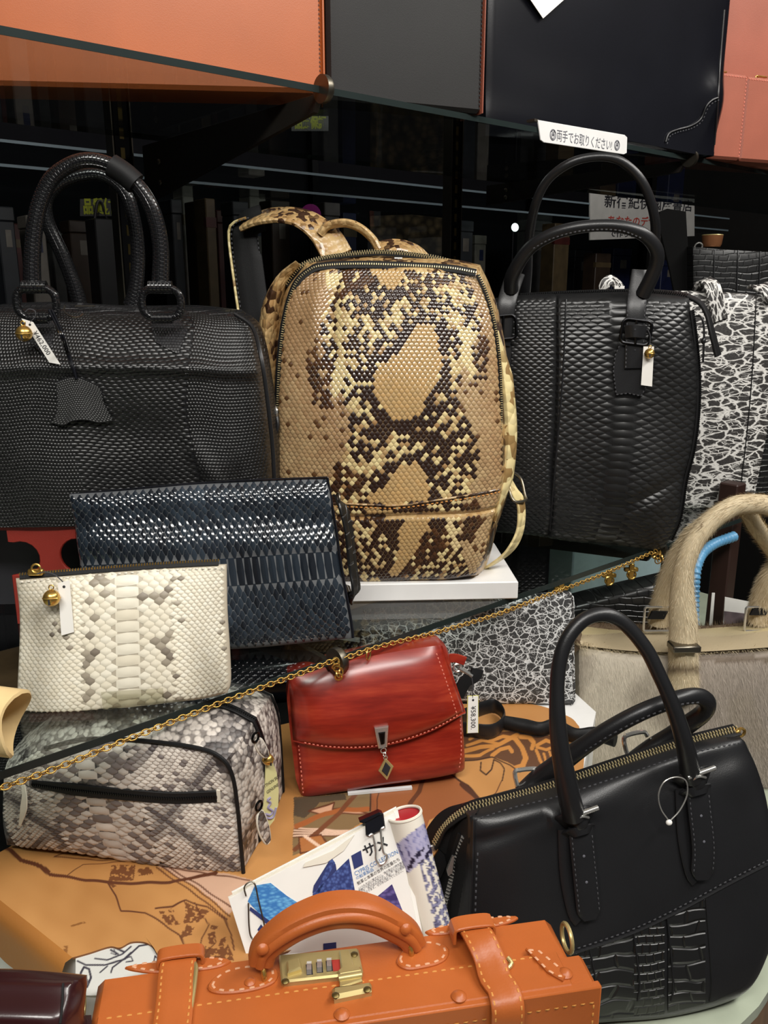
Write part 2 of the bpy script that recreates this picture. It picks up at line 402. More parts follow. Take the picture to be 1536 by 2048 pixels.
# ---------------------------------------------------------------- materials
def lin(c): return tuple(((x / 12.92) if x <= 0.04045 else ((x + 0.055) / 1.055) ** 2.4) for x in c)
def rgb(r, g, b): return lin((r / 255, g / 255, b / 255))
class Mat:
    def __init__(s, name):
        s.m = bpy.data.materials.new(name); s.m.use_nodes = True; s.nt = s.m.node_tree; s.b = s.nt.nodes['Principled BSDF']
    def n(s, t, **kw):
        x = s.nt.nodes.new(t)
        for k, v in kw.items():
            if k in ('operation', 'blend_type', 'data_type', 'feature', 'distance', 'wave_type', 'attribute_name', 'layer_name', 'noise_dimensions', 'voronoi_dimensions', 'bands_direction'): setattr(x, k, v)
            else: x.inputs[k].default_value = v
        return x
    def l(s, a, b): s.nt.links.new(a, b)
    def set(s, **kw):
        for k, v in kw.items():
            i = s.b.inputs[k.replace('_', ' ')]; i.default_value = (*v, 1) if isinstance(v, tuple) and len(v) == 3 else v
        return s
    def ramp(s, src, stops, interp='LINEAR'):
        r = s.nt.nodes.new('ShaderNodeValToRGB'); r.color_ramp.interpolation = interp; e = r.color_ramp.elements
        while len(e) < len(stops): e.new(0.5)
        for k, (p, c) in zip(e, stops): k.position = p; k.color = (*c, 1) if len(c) == 3 else c
        s.l(src, r.inputs[0]); return r.outputs[0]
    def mapped(s, scale=(1, 1, 1), uv=False, rot=(0, 0, 0)):
        tc = s.nt.nodes.new('ShaderNodeTexCoord'); mp = s.nt.nodes.new('ShaderNodeMapping'); mp.inputs['Scale'].default_value = scale; mp.inputs['Rotation'].default_value = rot
        s.l(tc.outputs['UV' if uv else 'Object'], mp.inputs[0]); return mp.outputs[0]
    def bump(s, h, strength=0.3, dist=0.001):
        b = s.nt.nodes.new('ShaderNodeBump'); b.inputs['Strength'].default_value = strength; b.inputs['Distance'].default_value = dist
        s.l(h, b.inputs['Height']); s.l(b.outputs[0], s.b.inputs['Normal']); return s
def leather(name, c, rough=0.42, grain=700, strength=0.18, coat=0.0, var=0.12, coatr=0.15, spec=0.5, big=14):
    m = Mat(name); m.set(Roughness=rough, Coat_Weight=coat, Coat_Roughness=coatr, Specular_IOR_Level=spec)
    v = m.mapped(); n1 = m.n('ShaderNodeTexNoise', Scale=float(big), Detail=4.0); m.l(v, n1.inputs[0])
    m.l(m.ramp(n1.outputs[0], [(0.3, tuple(x * (1 - var) for x in c)), (0.7, tuple(min(1, x * (1 + var)) for x in c))]), m.b.inputs['Base Color'])
    vo = m.n('ShaderNodeTexVoronoi', Scale=float(grain)); m.l(v, vo.inputs['Vector']); m.bump(vo.outputs[0], strength, 0.0004); return m.m
def plain(name, c, rough=0.5, metal=0.0, spec=0.5, coat=0.0, noise=0.06, emit=0.0, sheen=0.0):
    m = Mat(name); m.set(Roughness=rough, Metallic=metal, Specular_IOR_Level=spec, Coat_Weight=coat, Sheen_Weight=sheen)
    n1 = m.n('ShaderNodeTexNoise', Scale=30.0, Detail=3.0); m.l(m.mapped(), n1.inputs[0])
    m.l(m.ramp(n1.outputs[0], [(0.3, tuple(x * (1 - noise) for x in c)), (0.7, tuple(min(1, x * (1 + noise)) for x in c))]), m.b.inputs['Base Color'])
    if emit: m.set(Emission_Color=c, Emission_Strength=emit)
    return m.m
def vcol(name, rough=0.35, coat=0.0, grain=0, strength=0.1, spec=0.5, coatr=0.1):
    m = Mat(name); m.set(Roughness=rough, Coat_Weight=coat, Coat_Roughness=coatr, Specular_IOR_Level=spec)
    at = m.n('ShaderNodeAttribute', attribute_name='Col'); m.l(at.outputs['Color'], m.b.inputs['Base Color'])
    if grain:
        n1 = m.n('ShaderNodeTexNoise', Scale=float(grain), Detail=3.0); m.l(m.mapped(), n1.inputs[0]); m.bump(n1.outputs[0], strength, 0.0006)
    return m.m
def glassm(name, tint=(0.93, 0.97, 0.96), rough=0.0, base=0.04, top=0.55):
    m = bpy.data.materials.new(name); m.use_nodes = True; nt = m.node_tree; nt.nodes.clear()
    o = nt.nodes.new('ShaderNodeOutputMaterial'); mx = nt.nodes.new('ShaderNodeMixShader'); t = nt.nodes.new('ShaderNodeBsdfTransparent'); g = nt.nodes.new('ShaderNodeBsdfGlossy')
    f = nt.nodes.new('ShaderNodeFresnel'); gb = nt.nodes.new('ShaderNodeNewGeometry'); mr = nt.nodes.new('ShaderNodeMapRange'); mr.inputs[3].default_value = 1.45; mr.inputs[4].default_value = 1 / 1.45; nt.links.new(gb.outputs['Backfacing'], mr.inputs[0]); nt.links.new(mr.outputs[0], f.inputs[0]); g.inputs['Roughness'].default_value = rough; t.inputs[0].default_value = (*tint, 1)
    nt.links.new(f.outputs[0], mx.inputs[0]); nt.links.new(t.outputs[0], mx.inputs[1]); nt.links.new(g.outputs[0], mx.inputs[2]); nt.links.new(mx.outputs[0], o.inputs[0]); return m
def crackle(name, dark, light, sc, stretch=(1, 1, 1), wid=0.07, rot=0.0):
    m = Mat(name); m.set(Roughness=0.5); v = m.mapped(stretch, uv=True, rot=(0, 0, rot))
    n1 = m.n('ShaderNodeTexNoise', Scale=sc * .5, Detail=4.0, Roughness=.6); m.l(v, n1.inputs[0])
    mx = m.n('ShaderNodeMix', data_type='VECTOR'); mx.inputs[0].default_value = 0.0
    add = m.nt.nodes.new('ShaderNodeVectorMath'); add.operation = 'MULTIPLY_ADD'; add.inputs[1].default_value = (1.15 / sc,) * 3
    m.l(n1.outputs['Color'], add.inputs[0]); m.l(v, add.inputs[2])
    out = []
    for k, ww in ((1.0, wid), (2.1, wid * .9)):
        vo = m.n('ShaderNodeTexVoronoi', feature='DISTANCE_TO_EDGE', Scale=sc * k); m.l(add.outputs[0], vo.inputs['Vector'])
        out.append(m.ramp(vo.outputs[0], [(0.0, (1, 1, 1)), (ww, (.75, .75, .75)), (ww * 1.5, (0, 0, 0))]))
    n2 = m.n('ShaderNodeTexNoise', Scale=sc * .8, Detail=1.0); m.l(v, n2.inputs[0])
    k2 = m.ramp(n2.outputs[0], [(0.42, (0, 0, 0)), (0.56, (1, 1, 1))])
    mu = m.n('ShaderNodeMath', operation='MULTIPLY'); m.l(out[1], mu.inputs[0]); m.l(k2, mu.inputs[1])
    mm = m.n('ShaderNodeMath', operation='MAXIMUM'); m.l(out[0], mm.inputs[0]); m.l(mu.outputs[0], mm.inputs[1])
    n3 = m.n('ShaderNodeTexNoise', Scale=sc * 9, Detail=3.0); m.l(v, n3.inputs[0])
    dk = m.ramp(n3.outputs[0], [(0.35, dark), (0.72, tuple(min(1, x * 2.6 + .02) for x in dark))])
    mc = m.n('ShaderNodeMix', data_type='RGBA'); m.l(mm.outputs[0], mc.inputs[0]); m.l(dk, mc.inputs[6]); mc.inputs[7].default_value = (*light, 1)
    m.l(mc.outputs[2], m.b.inputs['Base Color'])
    inv = m.n('ShaderNodeMath', operation='SUBTRACT'); inv.inputs[0].default_value = 1.0; m.l(mm.outputs[0], inv.inputs[1]); m.bump(inv.outputs[0], 0.35, 0.0006); return m.m
def lizard(name, c, bw=0.0045, bh=0.0022, rough=0.33, depth=0.0006, dist=0.5):
    """tiny tiled scales in rows as relief on the hide"""
    m = Mat(name); m.set(Base_Color=c, Roughness=rough, Specular_IOR_Level=0.55, Coat_Weight=0.15, Coat_Roughness=0.2); v = m.mapped((1, 1, 1), uv=True)
    n1 = m.n('ShaderNodeTexNoise', Scale=14.0, Detail=2.0); m.l(v, n1.inputs[0])
    add = m.nt.nodes.new('ShaderNodeVectorMath'); add.operation = 'MULTIPLY_ADD'; add.inputs[1].default_value = (0.03 * dist, 0.022 * dist, 0); m.l(n1.outputs['Color'], add.inputs[0]); m.l(v, add.inputs[2])
    br = m.nt.nodes.new('ShaderNodeTexBrick'); m.l(add.outputs[0], br.inputs['Vector'])
    br.inputs['Scale'].default_value = 1.0; br.inputs['Brick Width'].default_value = bw; br.inputs['Row Height'].default_value = bh; br.inputs['Mortar Size'].default_value = bh * .16; br.inputs['Mortar Smooth'].default_value = 1.0
    br.inputs['Color1'].default_value = (1, 1, 1, 1); br.inputs['Color2'].default_value = (.7, .7, .7, 1); br.inputs['Mortar'].default_value = (0, 0, 0, 1)
    m.bump(br.outputs['Color'], 0.8, depth); return m.m
M = {}
M['black'] = leather('black_leather', (0.011, 0.011, 0.012), 0.36, 900, 0.10)
M['blacksoft'] = leather('black_soft_leather', (0.009, 0.009, 0.0095), 0.55, 900, 0.12, spec=.22)
M['blackgloss'] = leather('black_gloss_leather', (0.006, 0.0062, 0.009), 0.2, 500, 0.03, coat=0.2, coatr=.12, spec=.4)
M['charcoal'] = leather('charcoal_leather', (0.015, 0.0142, 0.0138), 0.55, 900, 0.08, spec=.3)
M['lizard'] = lizard('lizard_skin', (0.010, 0.010, 0.011), .0055, .0036, .3, .0016)
M['lizardfine'] = lizard('fine_lizard_skin', (0.02, 0.02, 0.022), 0.0030, 0.0026, 0.26, 0.0025, .3)
M['croc'] = lizard('croc_skin', (0.010, 0.010, 0.010), 0.017, 0.009, 0.3, 0.0012, 1.0)
M['orange'] = leather('orange_leather', rgb(178, 94, 42), 0.40, 600, 0.12, var=.1)
M['orange2'] = leather('tan_orange_leather', rgb(180, 94, 46), 0.4, 900, 0.06, var=.06)
M['coral'] = leather('coral_leather', rgb(160, 90, 70), 0.5, 700, 0.15, var=.08)
M['darkedge'] = plain('dark_edge', rgb(90, 48, 30), 0.6)
M['thread_tan'] = plain('tan_thread', rgb(205, 138, 66), 0.7)
M['thread_pink'] = plain('pale_pink_thread', rgb(212, 158, 122), 0.7)
M['thread_red'] = plain('pinkish_thread', rgb(215, 120, 100), 0.7)
M['thread_black'] = plain('black_thread', (0.006, 0.006, 0.007), 0.8)
M['thread_grey'] = plain('grey_thread', (0.05, 0.05, 0.055), 0.8)
M['gold'] = plain('gold_metal', rgb(205, 165, 88), 0.26, .85)
M['goldpale'] = plain('pale_gold_metal', rgb(225, 208, 160), 0.25, .6)
M['brass'] = plain('antique_brass', rgb(196, 178, 122), 0.36, .6, noise=.15)
M['brassdark'] = plain('dark_brass', rgb(110, 95, 55), 0.42, .8)
M['silver'] = plain('silver_metal', rgb(208, 206, 200), 0.2, .8)
M['steel'] = plain('dull_steel', rgb(120, 114, 102), 0.38, 1.0)
M['darkmetal'] = plain('dark_metal', (0.03, 0.03, 0.032), 0.3, 1.0)
M['brownmetal'] = plain('dark_brown_painted_metal', (0.012, 0.009, 0.007), 0.5)
M['white'] = plain('white_plastic', (0.80, 0.79, 0.77), 0.4, noise=.03)
M['paper'] = plain('white_paper', (0.83, 0.81, 0.76), 0.6, noise=.03)
M['paper2'] = plain('cream_paper', (0.76, 0.71, 0.60), 0.65, noise=.05)
M['ink'] = plain('black_ink', (0.015, 0.015, 0.02), 0.6)
M['inkgrey'] = plain('grey_ink', (0.12, 0.12, 0.14), 0.6)
M['inkred'] = plain('red_ink', (0.35, 0.03, 0.02), 0.6)
M['inkblue'] = plain('blue_ink', rgb(80, 130, 190), 0.6)
M['navy'] = plain('navy_print', rgb(42, 52, 104), 0.5)
M['glass'] = glassm('shelf_glass')
M['glassedge'] = plain('polished_glass_edge', rgb(34, 42, 41), 0.25, spec=.3)
M['acrylic'] = glassm('clear_acrylic', (0.88, 0.88, 0.84))
M['skin'] = vcol('varnished_python_scales', 0.34, coat=0.8, spec=.4, coatr=.09)
M['skinmat'] = vcol('natural_python_scales', 0.42, spec=.4)
M['skinblack'] = vcol('black_python_scales', 0.30, spec=.5)
M['skinpatent'] = vcol('polished_black_python_scales', 0.14, coat=.6, spec=.6, coatr=.06)
M['paint'] = vcol('tooled_hide', 0.5, grain=260, strength=.25)
M['paintcloth'] = vcol('painted_cloth', 0.8, grain=900, strength=.2)
M['print'] = vcol('printed_paper', 0.35)
M['fur'] = vcol('seal_fur', 0.6, spec=.25)
# ---------------------------------------------------------------- the setting
ZS, YS = 1.066, 0.585          # lower glass shelf: top, front edge
ZU = 1.60; YU = float(onz(768, 196, ZU)[1])   # upper glass shelf
ZR = 0.92                      # riser under the hide
def struct(name, b, mat):
    v, f = box(*b); return tag(MB().add(v, f).build(name, mat, smooth=0), kind='structure')
M['floor'] = plain('grey_floor_tile', (0.16, 0.15, 0.14), 0.5, noise=.2)
M['wallm'] = plain('dark_wall_paint', (0.012, 0.0115, 0.011), 0.8, spec=.1)
M['ceil'] = plain('ceiling_paint', (0.5, 0.5, 0.48), 0.8)
struct('floor', (-2.6, 3.4, -2.6, 3.2, -0.05, 0), M['floor'])
struct('ceiling', (-2.6, 3.4, -2.6, 3.2, 2.75, 2.8), M['ceil'])
struct('wall_back', (-2.6, 3.4, 3.0, 3.1, 0, 2.75), M['wallm'])
struct('wall_right', (3.3, 3.4, -2.6, 3.0, 0, 2.75), M['wallm'])
struct('wall_left', (-2.6, -2.5, -2.6, 3.0, 0, 2.75), M['wallm'])
W0 = Fr.__new__(Fr)
def worldfr(o):
    f = Fr(o, math.degrees(YAW), 0); return f
# glass shelves
def shelf(label, x0, x1, y0, y1, z, th):
    t = thing('glass_shelf', label, 'shelf', (x0, y0, z - th))
    v, f = box(0, x1 - x0, 0.0008, y1 - y0, 0, th); MB().add(v, f).build('pane', M['glass'], t, smooth=0)
    v, f = box(0, x1 - x0, 0, 0.0008, 0, th); MB().add(v, f).build('polished_edge', M['glassedge'], t, smooth=0)
    v, f = box(0, x1 - x0, y1 - y0, y1 - y0 + .0008, 0, th); MB().add(v, f).build('polished_edge', M['glassedge'], t, smooth=0)
    return t
UT = 0.0065; LT = 0.0065
shelf('upper glass shelf holding the large leather bags at the top', -0.5, 2.3, YU, 1.11, ZU, UT)
shelf('lower glass shelf carrying the snakeskin backpack and clutches', -0.5, 1.22, YS, 1.22, ZS, LT)
# shelf brackets: a fin under the glass and a round stop at the front edge
def bracket(label, x, yf, z, yb, drop, th):
    t = thing('shelf_bracket', label, 'bracket', (x, yf, z - th), 'shelf brackets')
    P = [(0.004, -0.004), (0.012, -0.016), (yb - yf, -drop), (yb - yf, -0.0003), (0.004, -0.0003)]
    V = [(dx, y, zz) for dx in (-0.003, 0.003) for y, zz in P]; n = len(P)
    f = [tuple(range(n)), tuple(range(n, 2 * n))[::-1]] + [(i, i + n, (i + 1) % n + n, (i + 1) % n) for i in range(n)]
    MB().add(V, f).build('fin', M['brownmetal'], t, smooth=0)
    v, f = disc((-0.004, -0.003, th * .5 + .000), 0.0135, 0.008, (1, 0, 0), 24); MB().add(v, f).build('round_stop', M['steel'], t)
    for k in range(2):
        v, f = disc((-0.0035, yb - yf - 0.05, -drop * (.35 + .35 * k)), 0.004, 0.002, (-1, 0, 0), 12, .001); MB().add(v, f).build('screw', M['steel'], t)
d1 = onz(650, 178, ZU - UT / 2)
bracket('dark bracket with round stop under the upper shelf below the orange bag', d1[0], YU, ZU, 1.16, 0.075, UT)
d2 = onz(1376, 316, ZU - UT / 2)
bracket('dark bracket with round stop right of the white shelf sign', d2[0], YU, ZU, 1.16, 0.036, UT)
d3 = onz(683, 1326, ZS - LT / 2)
bracket('bracket with round stop the gold chain hooks onto above the red clutch', d3[0], YS, ZS, 1.16, 0.09, LT)
d4 = onz(1318, 1100, ZS - LT / 2)
bracket('bracket with round stop at the right end of the gold chain', d4[0], YS, ZS, 1.16, 0.09, LT)
def post(label, x):
    t = thing('upright_post', label, 'post', (x, 1.165, 0.0))
    v, f = box(-0.012, 0.012, 0, 0.024, 0, 2.3, 0.002); MB().add(v, f).build('rail', M['darkmetal'], t, smooth=0)
    mb = MB()
    for z in np.arange(1.0, 1.75, 0.025): v, f = box(-0.003, 0.003, -0.0006, 0, z, z + .014); mb.add(v, f)
    mb.build('slots', M['brassdark'], t, smooth=0, kind='stuff')
    for dx in (-.0145, .0127):
        v, f = box(dx, dx + .0018, -.002, .02, 0.9, 2.2); MB().add(v, f).build('edge_trim', M['steel'], t, smooth=0)
post('slotted upright rail behind the black lizard bag handles', 0.52)
post('slotted upright rail right of the snakeskin backpack', 1.16 + .0)
# lower tables and the white riser
def slabpoly(name, P, z0, z1, mat, parent=None, b=0.0):
    P = A(P, float); P = P if np.sum(P[:, 0] * np.roll(P[:, 1], -1) - np.roll(P[:, 0], -1) * P[:, 1]) > 0 else P[::-1]; n = len(P)
    V = [(x, y, z0) for x, y in P] + [(x, y, z1) for x, y in P]
    f = [tuple(range(n))[::-1], tuple(range(n, 2 * n))] + [(i, (i + 1) % n, (i + 1) % n + n, i + n) for i in range(n)]
    return MB().add(V, f).build(name, mat, parent, smooth=30)
M['counterglass'] = plain('pale_green_counter_glass', rgb(172, 180, 160), 0.12, coat=.3)
M['wood'] = plain('brown_counter_wood', rgb(120, 92, 66), 0.5, noise=.25)
ZT = 0.78
c1 = onz(1560, 1905, ZT); c2 = onz(1536, 1985, ZT); c3 = onz(1500, 2030, ZT); c4 = onz(1440, 2085, ZT)
t = thing('display_counter', 'pale green glass topped counter under the orange trunk and black tote', 'counter', (0, 0.3, 0))
P = [(-0.5, .16), (.3, .16)] + [tuple(p[:2]) for p in spline([onz(1330, 2190, ZT), c4, c3, c2, c1, onz(1585, 1800, ZT)], 14)] + [(.86, .36), (1.6, .33), (1.6, .92), (.9, .92), (.9, .99), (-0.5, .99)]
P = [(x, y - .3) for x, y in P]
slabpoly('glass_top', P, ZT - 0.012, ZT, M['counterglass'], t)
C0 = A(P).mean(0)
slabpoly('body', [tuple(C0 + (A(p) - C0) * .97) for p in P], 0.0, ZT - 0.0121, M['wood'], t)
t = thing('shelf_cabinet', 'dark base cabinet standing below the glass shelves', 'cabinet', (0, .0, 0))
v, f = box(-.5, .88, 1.02, 1.155, 0, .9, .004); MB().add(v, f).build('body', M['brownmetal'], t, smooth=0)
v, f = box(-.5, .88, 1.0, 1.158, .9, .92, .003); MB().add(v, f).build('top', M['wood'], t, smooth=0)
# riser
rc = onz(152, 1990, ZR); rl = onz(-60, 1756, ZR); rm = onz(151, 1912, ZR); rr = onz(1192, 1424, ZR); rr0 = onz(1192, 1600, ZR)
RP = [tuple(rc[:2]), (0.285, 0.425), (0.345, 0.405), (0.50, 0.52), tuple(onz(1165, 1545, ZR)[:2]), tuple(rr[:2]), (0.83, 0.66), (0.62, 0.98), (0.13, 0.98), tuple(rl[:2]), tuple(rm[:2])]
t = thing('display_riser', 'white display riser box under the painted leather hide', 'riser', (rc[0], rc[1], ZT))
slabpoly('box', [(x - rc[0], y - rc[1]) for x, y in RP], 0.0, ZR - ZT, M['white'], t)

t = tag(slabpoly('dark_sheet', [(x - .4, y - .7) for x, y in [(.14, .70), (.20, .72), (.33, .66), (.42, .70), (.64, .66), (.80, .655), (.61, .968), (.14, .968)]], 0, .0012, plain('added_dark_sheet', (.006, .006, .006), .9, spec=.1)), 'dark sheet added to blacken the back of the riser under the glass', 'cloth'); t.location = (.4, .7, ZR + .0004)  # dark sheet added so the white riser reads black at the back
# ---------------------------------------------------------------- helpers that need frames
def SL(fr, bot, top, lef, rig, nu, nv, front, back):
    f = front if callable(front) else (lambda S, T, h=front, p=pil(): h * p(S, T))
    b = back if callable(back) else (lambda S, T, h=back: h + 0 * S)
    o = Slab(coons(*[plane_pts(fr, q) for q in (bot, top, lef, rig)], nu, nv), f, b); o.tilt = fr.tt
    for X in (o.F, o.B): X[..., 2] = np.maximum(X[..., 2], X[..., 1] * fr.tt + .0004)
    o.setup(); return o
def xf(V, fa, fb): return (fa.world(V) - fb.o) @ np.stack([fb.U, -fb.N, fb.V], 1)
def put(name, mat, parent, *geo, smooth=40, xform=None, kind=None, label=None):
    mb = MB()
    for g in geo:
        v = g[0] if xform is None else xf(A(g[0], float), *xform); mb.add(v, *g[1:])
    return mb.build(name, mat, parent, smooth, kind, label)
def bell(parent, c, r, up=(0, 0, 1)):
    c = A(c, float); o = put('bell', M['gold'], parent, ball(c, r, 12), ring(c, r, r * .09, (0, 0, 1), 20, 6), ring(c + A([0, 0, r * 1.25]), r * .28, r * .08, (0, 1, 0), 12, 6))
    put('bell_slot', M['ink'], o, box(c[0] - r * .1, c[0] + r * .1, c[1] - r * 1.01, c[1] - r * .6, c[2] - r * .75, c[2] + .1 * r))
def price_tag(label, fr, n, quad, cord, txt=None, bellpx=None, bellr=0.006, size=.35, flip=False, group=None, edge=None, belln=None):
    """hanging card: quad = 4 pixels (top left, top right, bottom right, bottom left), cord = pixel path"""
    Q = fr.L(quad, n); f2 = Fr(fr.world((Q[0] + Q[1]) / 2), 0, 0); f2.U, f2.V, f2.N = fr.U, fr.V, fr.N
    f2.M3 = fr.M3; m = fr.M.copy(); m.translation = Vector(f2.o); f2.M = m
    t = thing('price_tag', label, 'tag', f2, group); Q = f2.L(quad, 0)
    put('card', M['paper'], t, plate(Q, -0.0004, 0.0004), smooth=0)
    if edge: put('card_border', edge, t, plate((Q - Q.mean(0)) * A([1.12, 1, 1.03]) + Q.mean(0), -0.0006, -0.00045), smooth=0)
    put('hole', M['ink'], t, disc((Q[0] + Q[1]) / 2 * .9 + (Q[2] + Q[3]) / 2 * .1 + A([0, -.0004, 0]), .0012, .0002, (0, -1, 0), 10))
    if txt:
        c = (Q[0] + Q[1]) / 2; e = (Q[2] + Q[3]) / 2; d = unit(e - c); s = unit(Q[1] - Q[0]); L = np.linalg.norm(e - c)
        text(txt, np.linalg.norm(Q[1] - Q[0]) * size * 2, c + d * L * .26 + A([0, -.0005, 0]), d, s, M['ink'], t)
    if cord: put('cord', M['thread_grey'], t, tube(spline(f2.L(cord, 0.0), 20), 0.0005, 5))
    if bellpx: bell(t, f2.loc(bellpx[0], bellpx[1], (belln or 0) + bellr), bellr)
    return t
def px_scale(fr): return np.linalg.norm(fr.o - CAM) / FPX
def mix(a, b, k): k = np.asarray(k)[..., None]; return A(a) * (1 - k) + A(b) * k

# ================================================================ snakeskin backpack
ST = Fr(onz(700, 1205, ZS), 3, 0)
t = thing('display_stand', 'low white display board under the snakeskin backpack', 'stand', ST)
a = ST.onv(690, 1204, 0); b = ST.onv(1034, 1196, 0)
v, f = box(-.02, b[0], 0.0, .15, 0.0005, 0.021, .0012); put('board', M['white'], t, (v, f), smooth=0)
G = Fr(onz(810, 1160, ZS + .0215), -2, 5)
bot = [(598, 1158), (660, 1168), (740, 1169), (820, 1162), (900, 1158), (950, 1148)]
top = [(616, 541), (660, 534), (720, 530), (820, 532), (900, 536), (952, 546)]
lef = [(598, 1158), (572, 1060), (550, 960), (553, 860), (558, 760), (563, 680), (576, 600), (616, 541)]
rig = [(950, 1148), (968, 1115), (982, 1050), (1002, 975), (1005, 890), (1001, 790), (996, 715), (985, 640), (970, 588), (952, 546)]
def gf(S, T):
    base = 0.026 * pil(2.6, .6)(S, T)
    base = base - 0.005 * np.exp(-((S - .23 + .12 * (T - .9)) / .035) ** 2) * np.exp(-((T - .86) / .14) ** 2)          # folds beside the panel
    base = base + 0.004 * np.exp(-((S - .16) / .05) ** 2) * np.exp(-((T - .88) / .12) ** 2)
    base = base - 0.003 * np.exp(-((S - .85) / .04) ** 2) * np.exp(-((T - .88) / .1) ** 2)
    base = base - 0.0045 * np.exp(-((T - .235) / .006) ** 2) + 0.004 * np.exp(-((S - .3) / .2) ** 2 - ((T - .6) / .2) ** 2)
    return base + 0.0015 * np.sin(S * 9 + T * 5) * np.sin(T * 11)
bp = SL(G, bot, top, lef, rig, 90, 120, gf, 0.105)
root = thing('backpack', 'large tan and brown python skin backpack standing on the white board', 'backpack', G)
TAN = rgb(188, 156, 106); CREAM = rgb(226, 206, 150); FLANK = rgb(160, 127, 90); DKB = rgb(44, 27, 19); PALE = rgb(206, 184, 138)
def C4(l): return [(460 + x / 2.498, 400 + y / 2.498) for x, y in l]
BL = [C4(q) for q in ([(930, 630), (1000, 620), (1040, 680), (1052, 760), (1060, 850), (1025, 920), (990, 1000), (940, 1080), (870, 1115), (800, 1105), (755, 1030), (715, 960), (722, 870), (780, 800), (860, 740), (905, 690)],
      [(690, 320), (900, 320), (862, 380), (830, 440), (790, 450), (760, 420), (735, 395), (690, 360)],
      [(850, 1330), (920, 1305), (980, 1380), (1000, 1480), (930, 1515), (690, 1512), (680, 1490), (770, 1430), (810, 1370)],
      [(890, 1600), (975, 1590), (985, 1650), (935, 1750), (855, 1870), (790, 1880), (830, 1780), (850, 1680)],
      [(690, 1530), (825, 1530), (775, 1600), (700, 1585)])]
CR = [C4(q) for q in ([(530, 790), (575, 800), (590, 870), (570, 950), (520, 1000), (510, 930), (520, 860)], [(1160, 640), (1220, 640), (1200, 760), (1220, 860), (1190, 900), (1160, 800)],
      [(1090, 1530), (1150, 1540), (1110, 1640), (1150, 1740), (1110, 1750), (1075, 1640)], [(480, 350), (560, 360), (540, 440), (480, 430)])]
DKC = [C4(q) for q in ([(380, 790), (500, 770), (530, 1040), (410, 1010)], [(1200, 650), (1300, 700), (1270, 900), (1200, 930), (1210, 780)], [(500, 350), (690, 330), (740, 440), (640, 450), (520, 510)], [(890, 340), (960, 380), (1120, 400), (1050, 430), (870, 480), (840, 440)],
      [(1160, 1520), (1250, 1490), (1270, 1620), (1200, 1720), (1140, 1690), (1180, 1600)], [(980, 1640), (1110, 1640), (1130, 1760), (1000, 1800), (900, 1880), (860, 1880)], [(520, 1310), (700, 1400), (640, 1500), (520, 1460)])]
def gcol(P, S, T):
    n = len(P); r = RNG.random(n); r2 = RNG.random(n); P = P + 4 * np.stack([snoise(P, .05, 1), snoise(P, .05, 2)], -1)
    x = (P[:, 0] - 460) * 2.498; C = mix(FLANK, PALE, np.clip(.25 + .3 * snoise(P, .02, 3) + .3 * (r - .5), 0, 1))
    mid = (x > 530 + 70 * np.sin(P[:, 1] / 60)) & (x < 1190 + 50 * np.sin(P[:, 1] / 45))
    k = r < np.clip(.50 + .22 * snoise(P, .035, 5), .25, .85); C[mid & k] = DKB; C[mid & ~k] = mix(CREAM, rgb(150, 112, 70), np.clip(r2[mid & ~k] * 1.3 - .35, 0, 1))
    lowdark = ~mid & (r < .05 + .12 * (snoise(P, .03, 9) > .4)); C[lowdark] = rgb(92, 62, 36)
    d = np.full(n, 1e9)
    for b in BL: d = np.minimum(d, dline(P, b + [b[0]]))
    C[mid & (d < 19) & (r < .92)] = DKB
    for b in DKC: C[inpoly(P, b) & (r < .82)] = mix(DKB, rgb(80, 50, 28), r2[inpoly(P, b) & (r < .82)])
    for b in CR: C[inpoly(P, b)] = mix(CREAM, PALE, r2[inpoly(P, b)])
    for b in BL: C[inpoly(P, b)] = mix(TAN, rgb(186, 150, 98), r2[inpoly(P, b)])
    return C * (0.92 + .16 * r2[:, None])
v, f, _, uv = bp.mesh(10, 0.016)
m = Mat('python_skin_body'); m.set(Roughness=.33, Coat_Weight=.4)
vv = m.mapped((1, 1, .8)); vo = m.n('ShaderNodeTexVoronoi', Scale=175.0); m.l(vv, vo.inputs['Vector']); ns = m.n('ShaderNodeTexNoise', Scale=24.0, Detail=1.0); m.l(vo.outputs['Position'], ns.inputs[0])
sx = m.nt.nodes.new('ShaderNodeSeparateColor'); m.l(vo.outputs['Color'], sx.inputs[0]); ad = m.n('ShaderNodeMath', operation='MULTIPLY_ADD'); m.l(sx.outputs[0], ad.inputs[0]); ad.inputs[1].default_value = .22; m.l(ns.outputs[0], ad.inputs[2])
m.l(m.ramp(ad.outputs[0], [(0.0, rgb(208, 184, 134)), (.52, rgb(184, 152, 104)), (.64, rgb(164, 128, 82)), (.68, rgb(62, 40, 26))], 'LINEAR'), m.b.inputs['Base Color'])
iv = m.n('ShaderNodeMath', operation='SUBTRACT'); iv.inputs[0].default_value = 1; m.l(vo.outputs[0], iv.inputs[1]); m.bump(iv.outputs[0], .9, .0022); M['skinbody'] = m.m
m = Mat('cream_python_belly'); m.set(Roughness=.4, Coat_Weight=.2)
vv = m.mapped((.8, 1, 1)); vo = m.n('ShaderNodeTexVoronoi', Scale=95.0); m.l(vv, vo.inputs['Vector']); sx = m.nt.nodes.new('ShaderNodeSeparateColor'); m.l(vo.outputs['Color'], sx.inputs[0])
m.l(m.ramp(sx.outputs[1], [(0.0, rgb(232, 214, 160)), (.72, rgb(215, 196, 140)), (.8, rgb(150, 120, 75))]), m.b.inputs['Base Color'])
iv = m.n('ShaderNodeMath', operation='SUBTRACT'); iv.inputs[0].default_value = 1; m.l(vo.outputs[0], iv.inputs[1]); m.bump(iv.outputs[0], .9, .0022); M['skincream'] = m.m
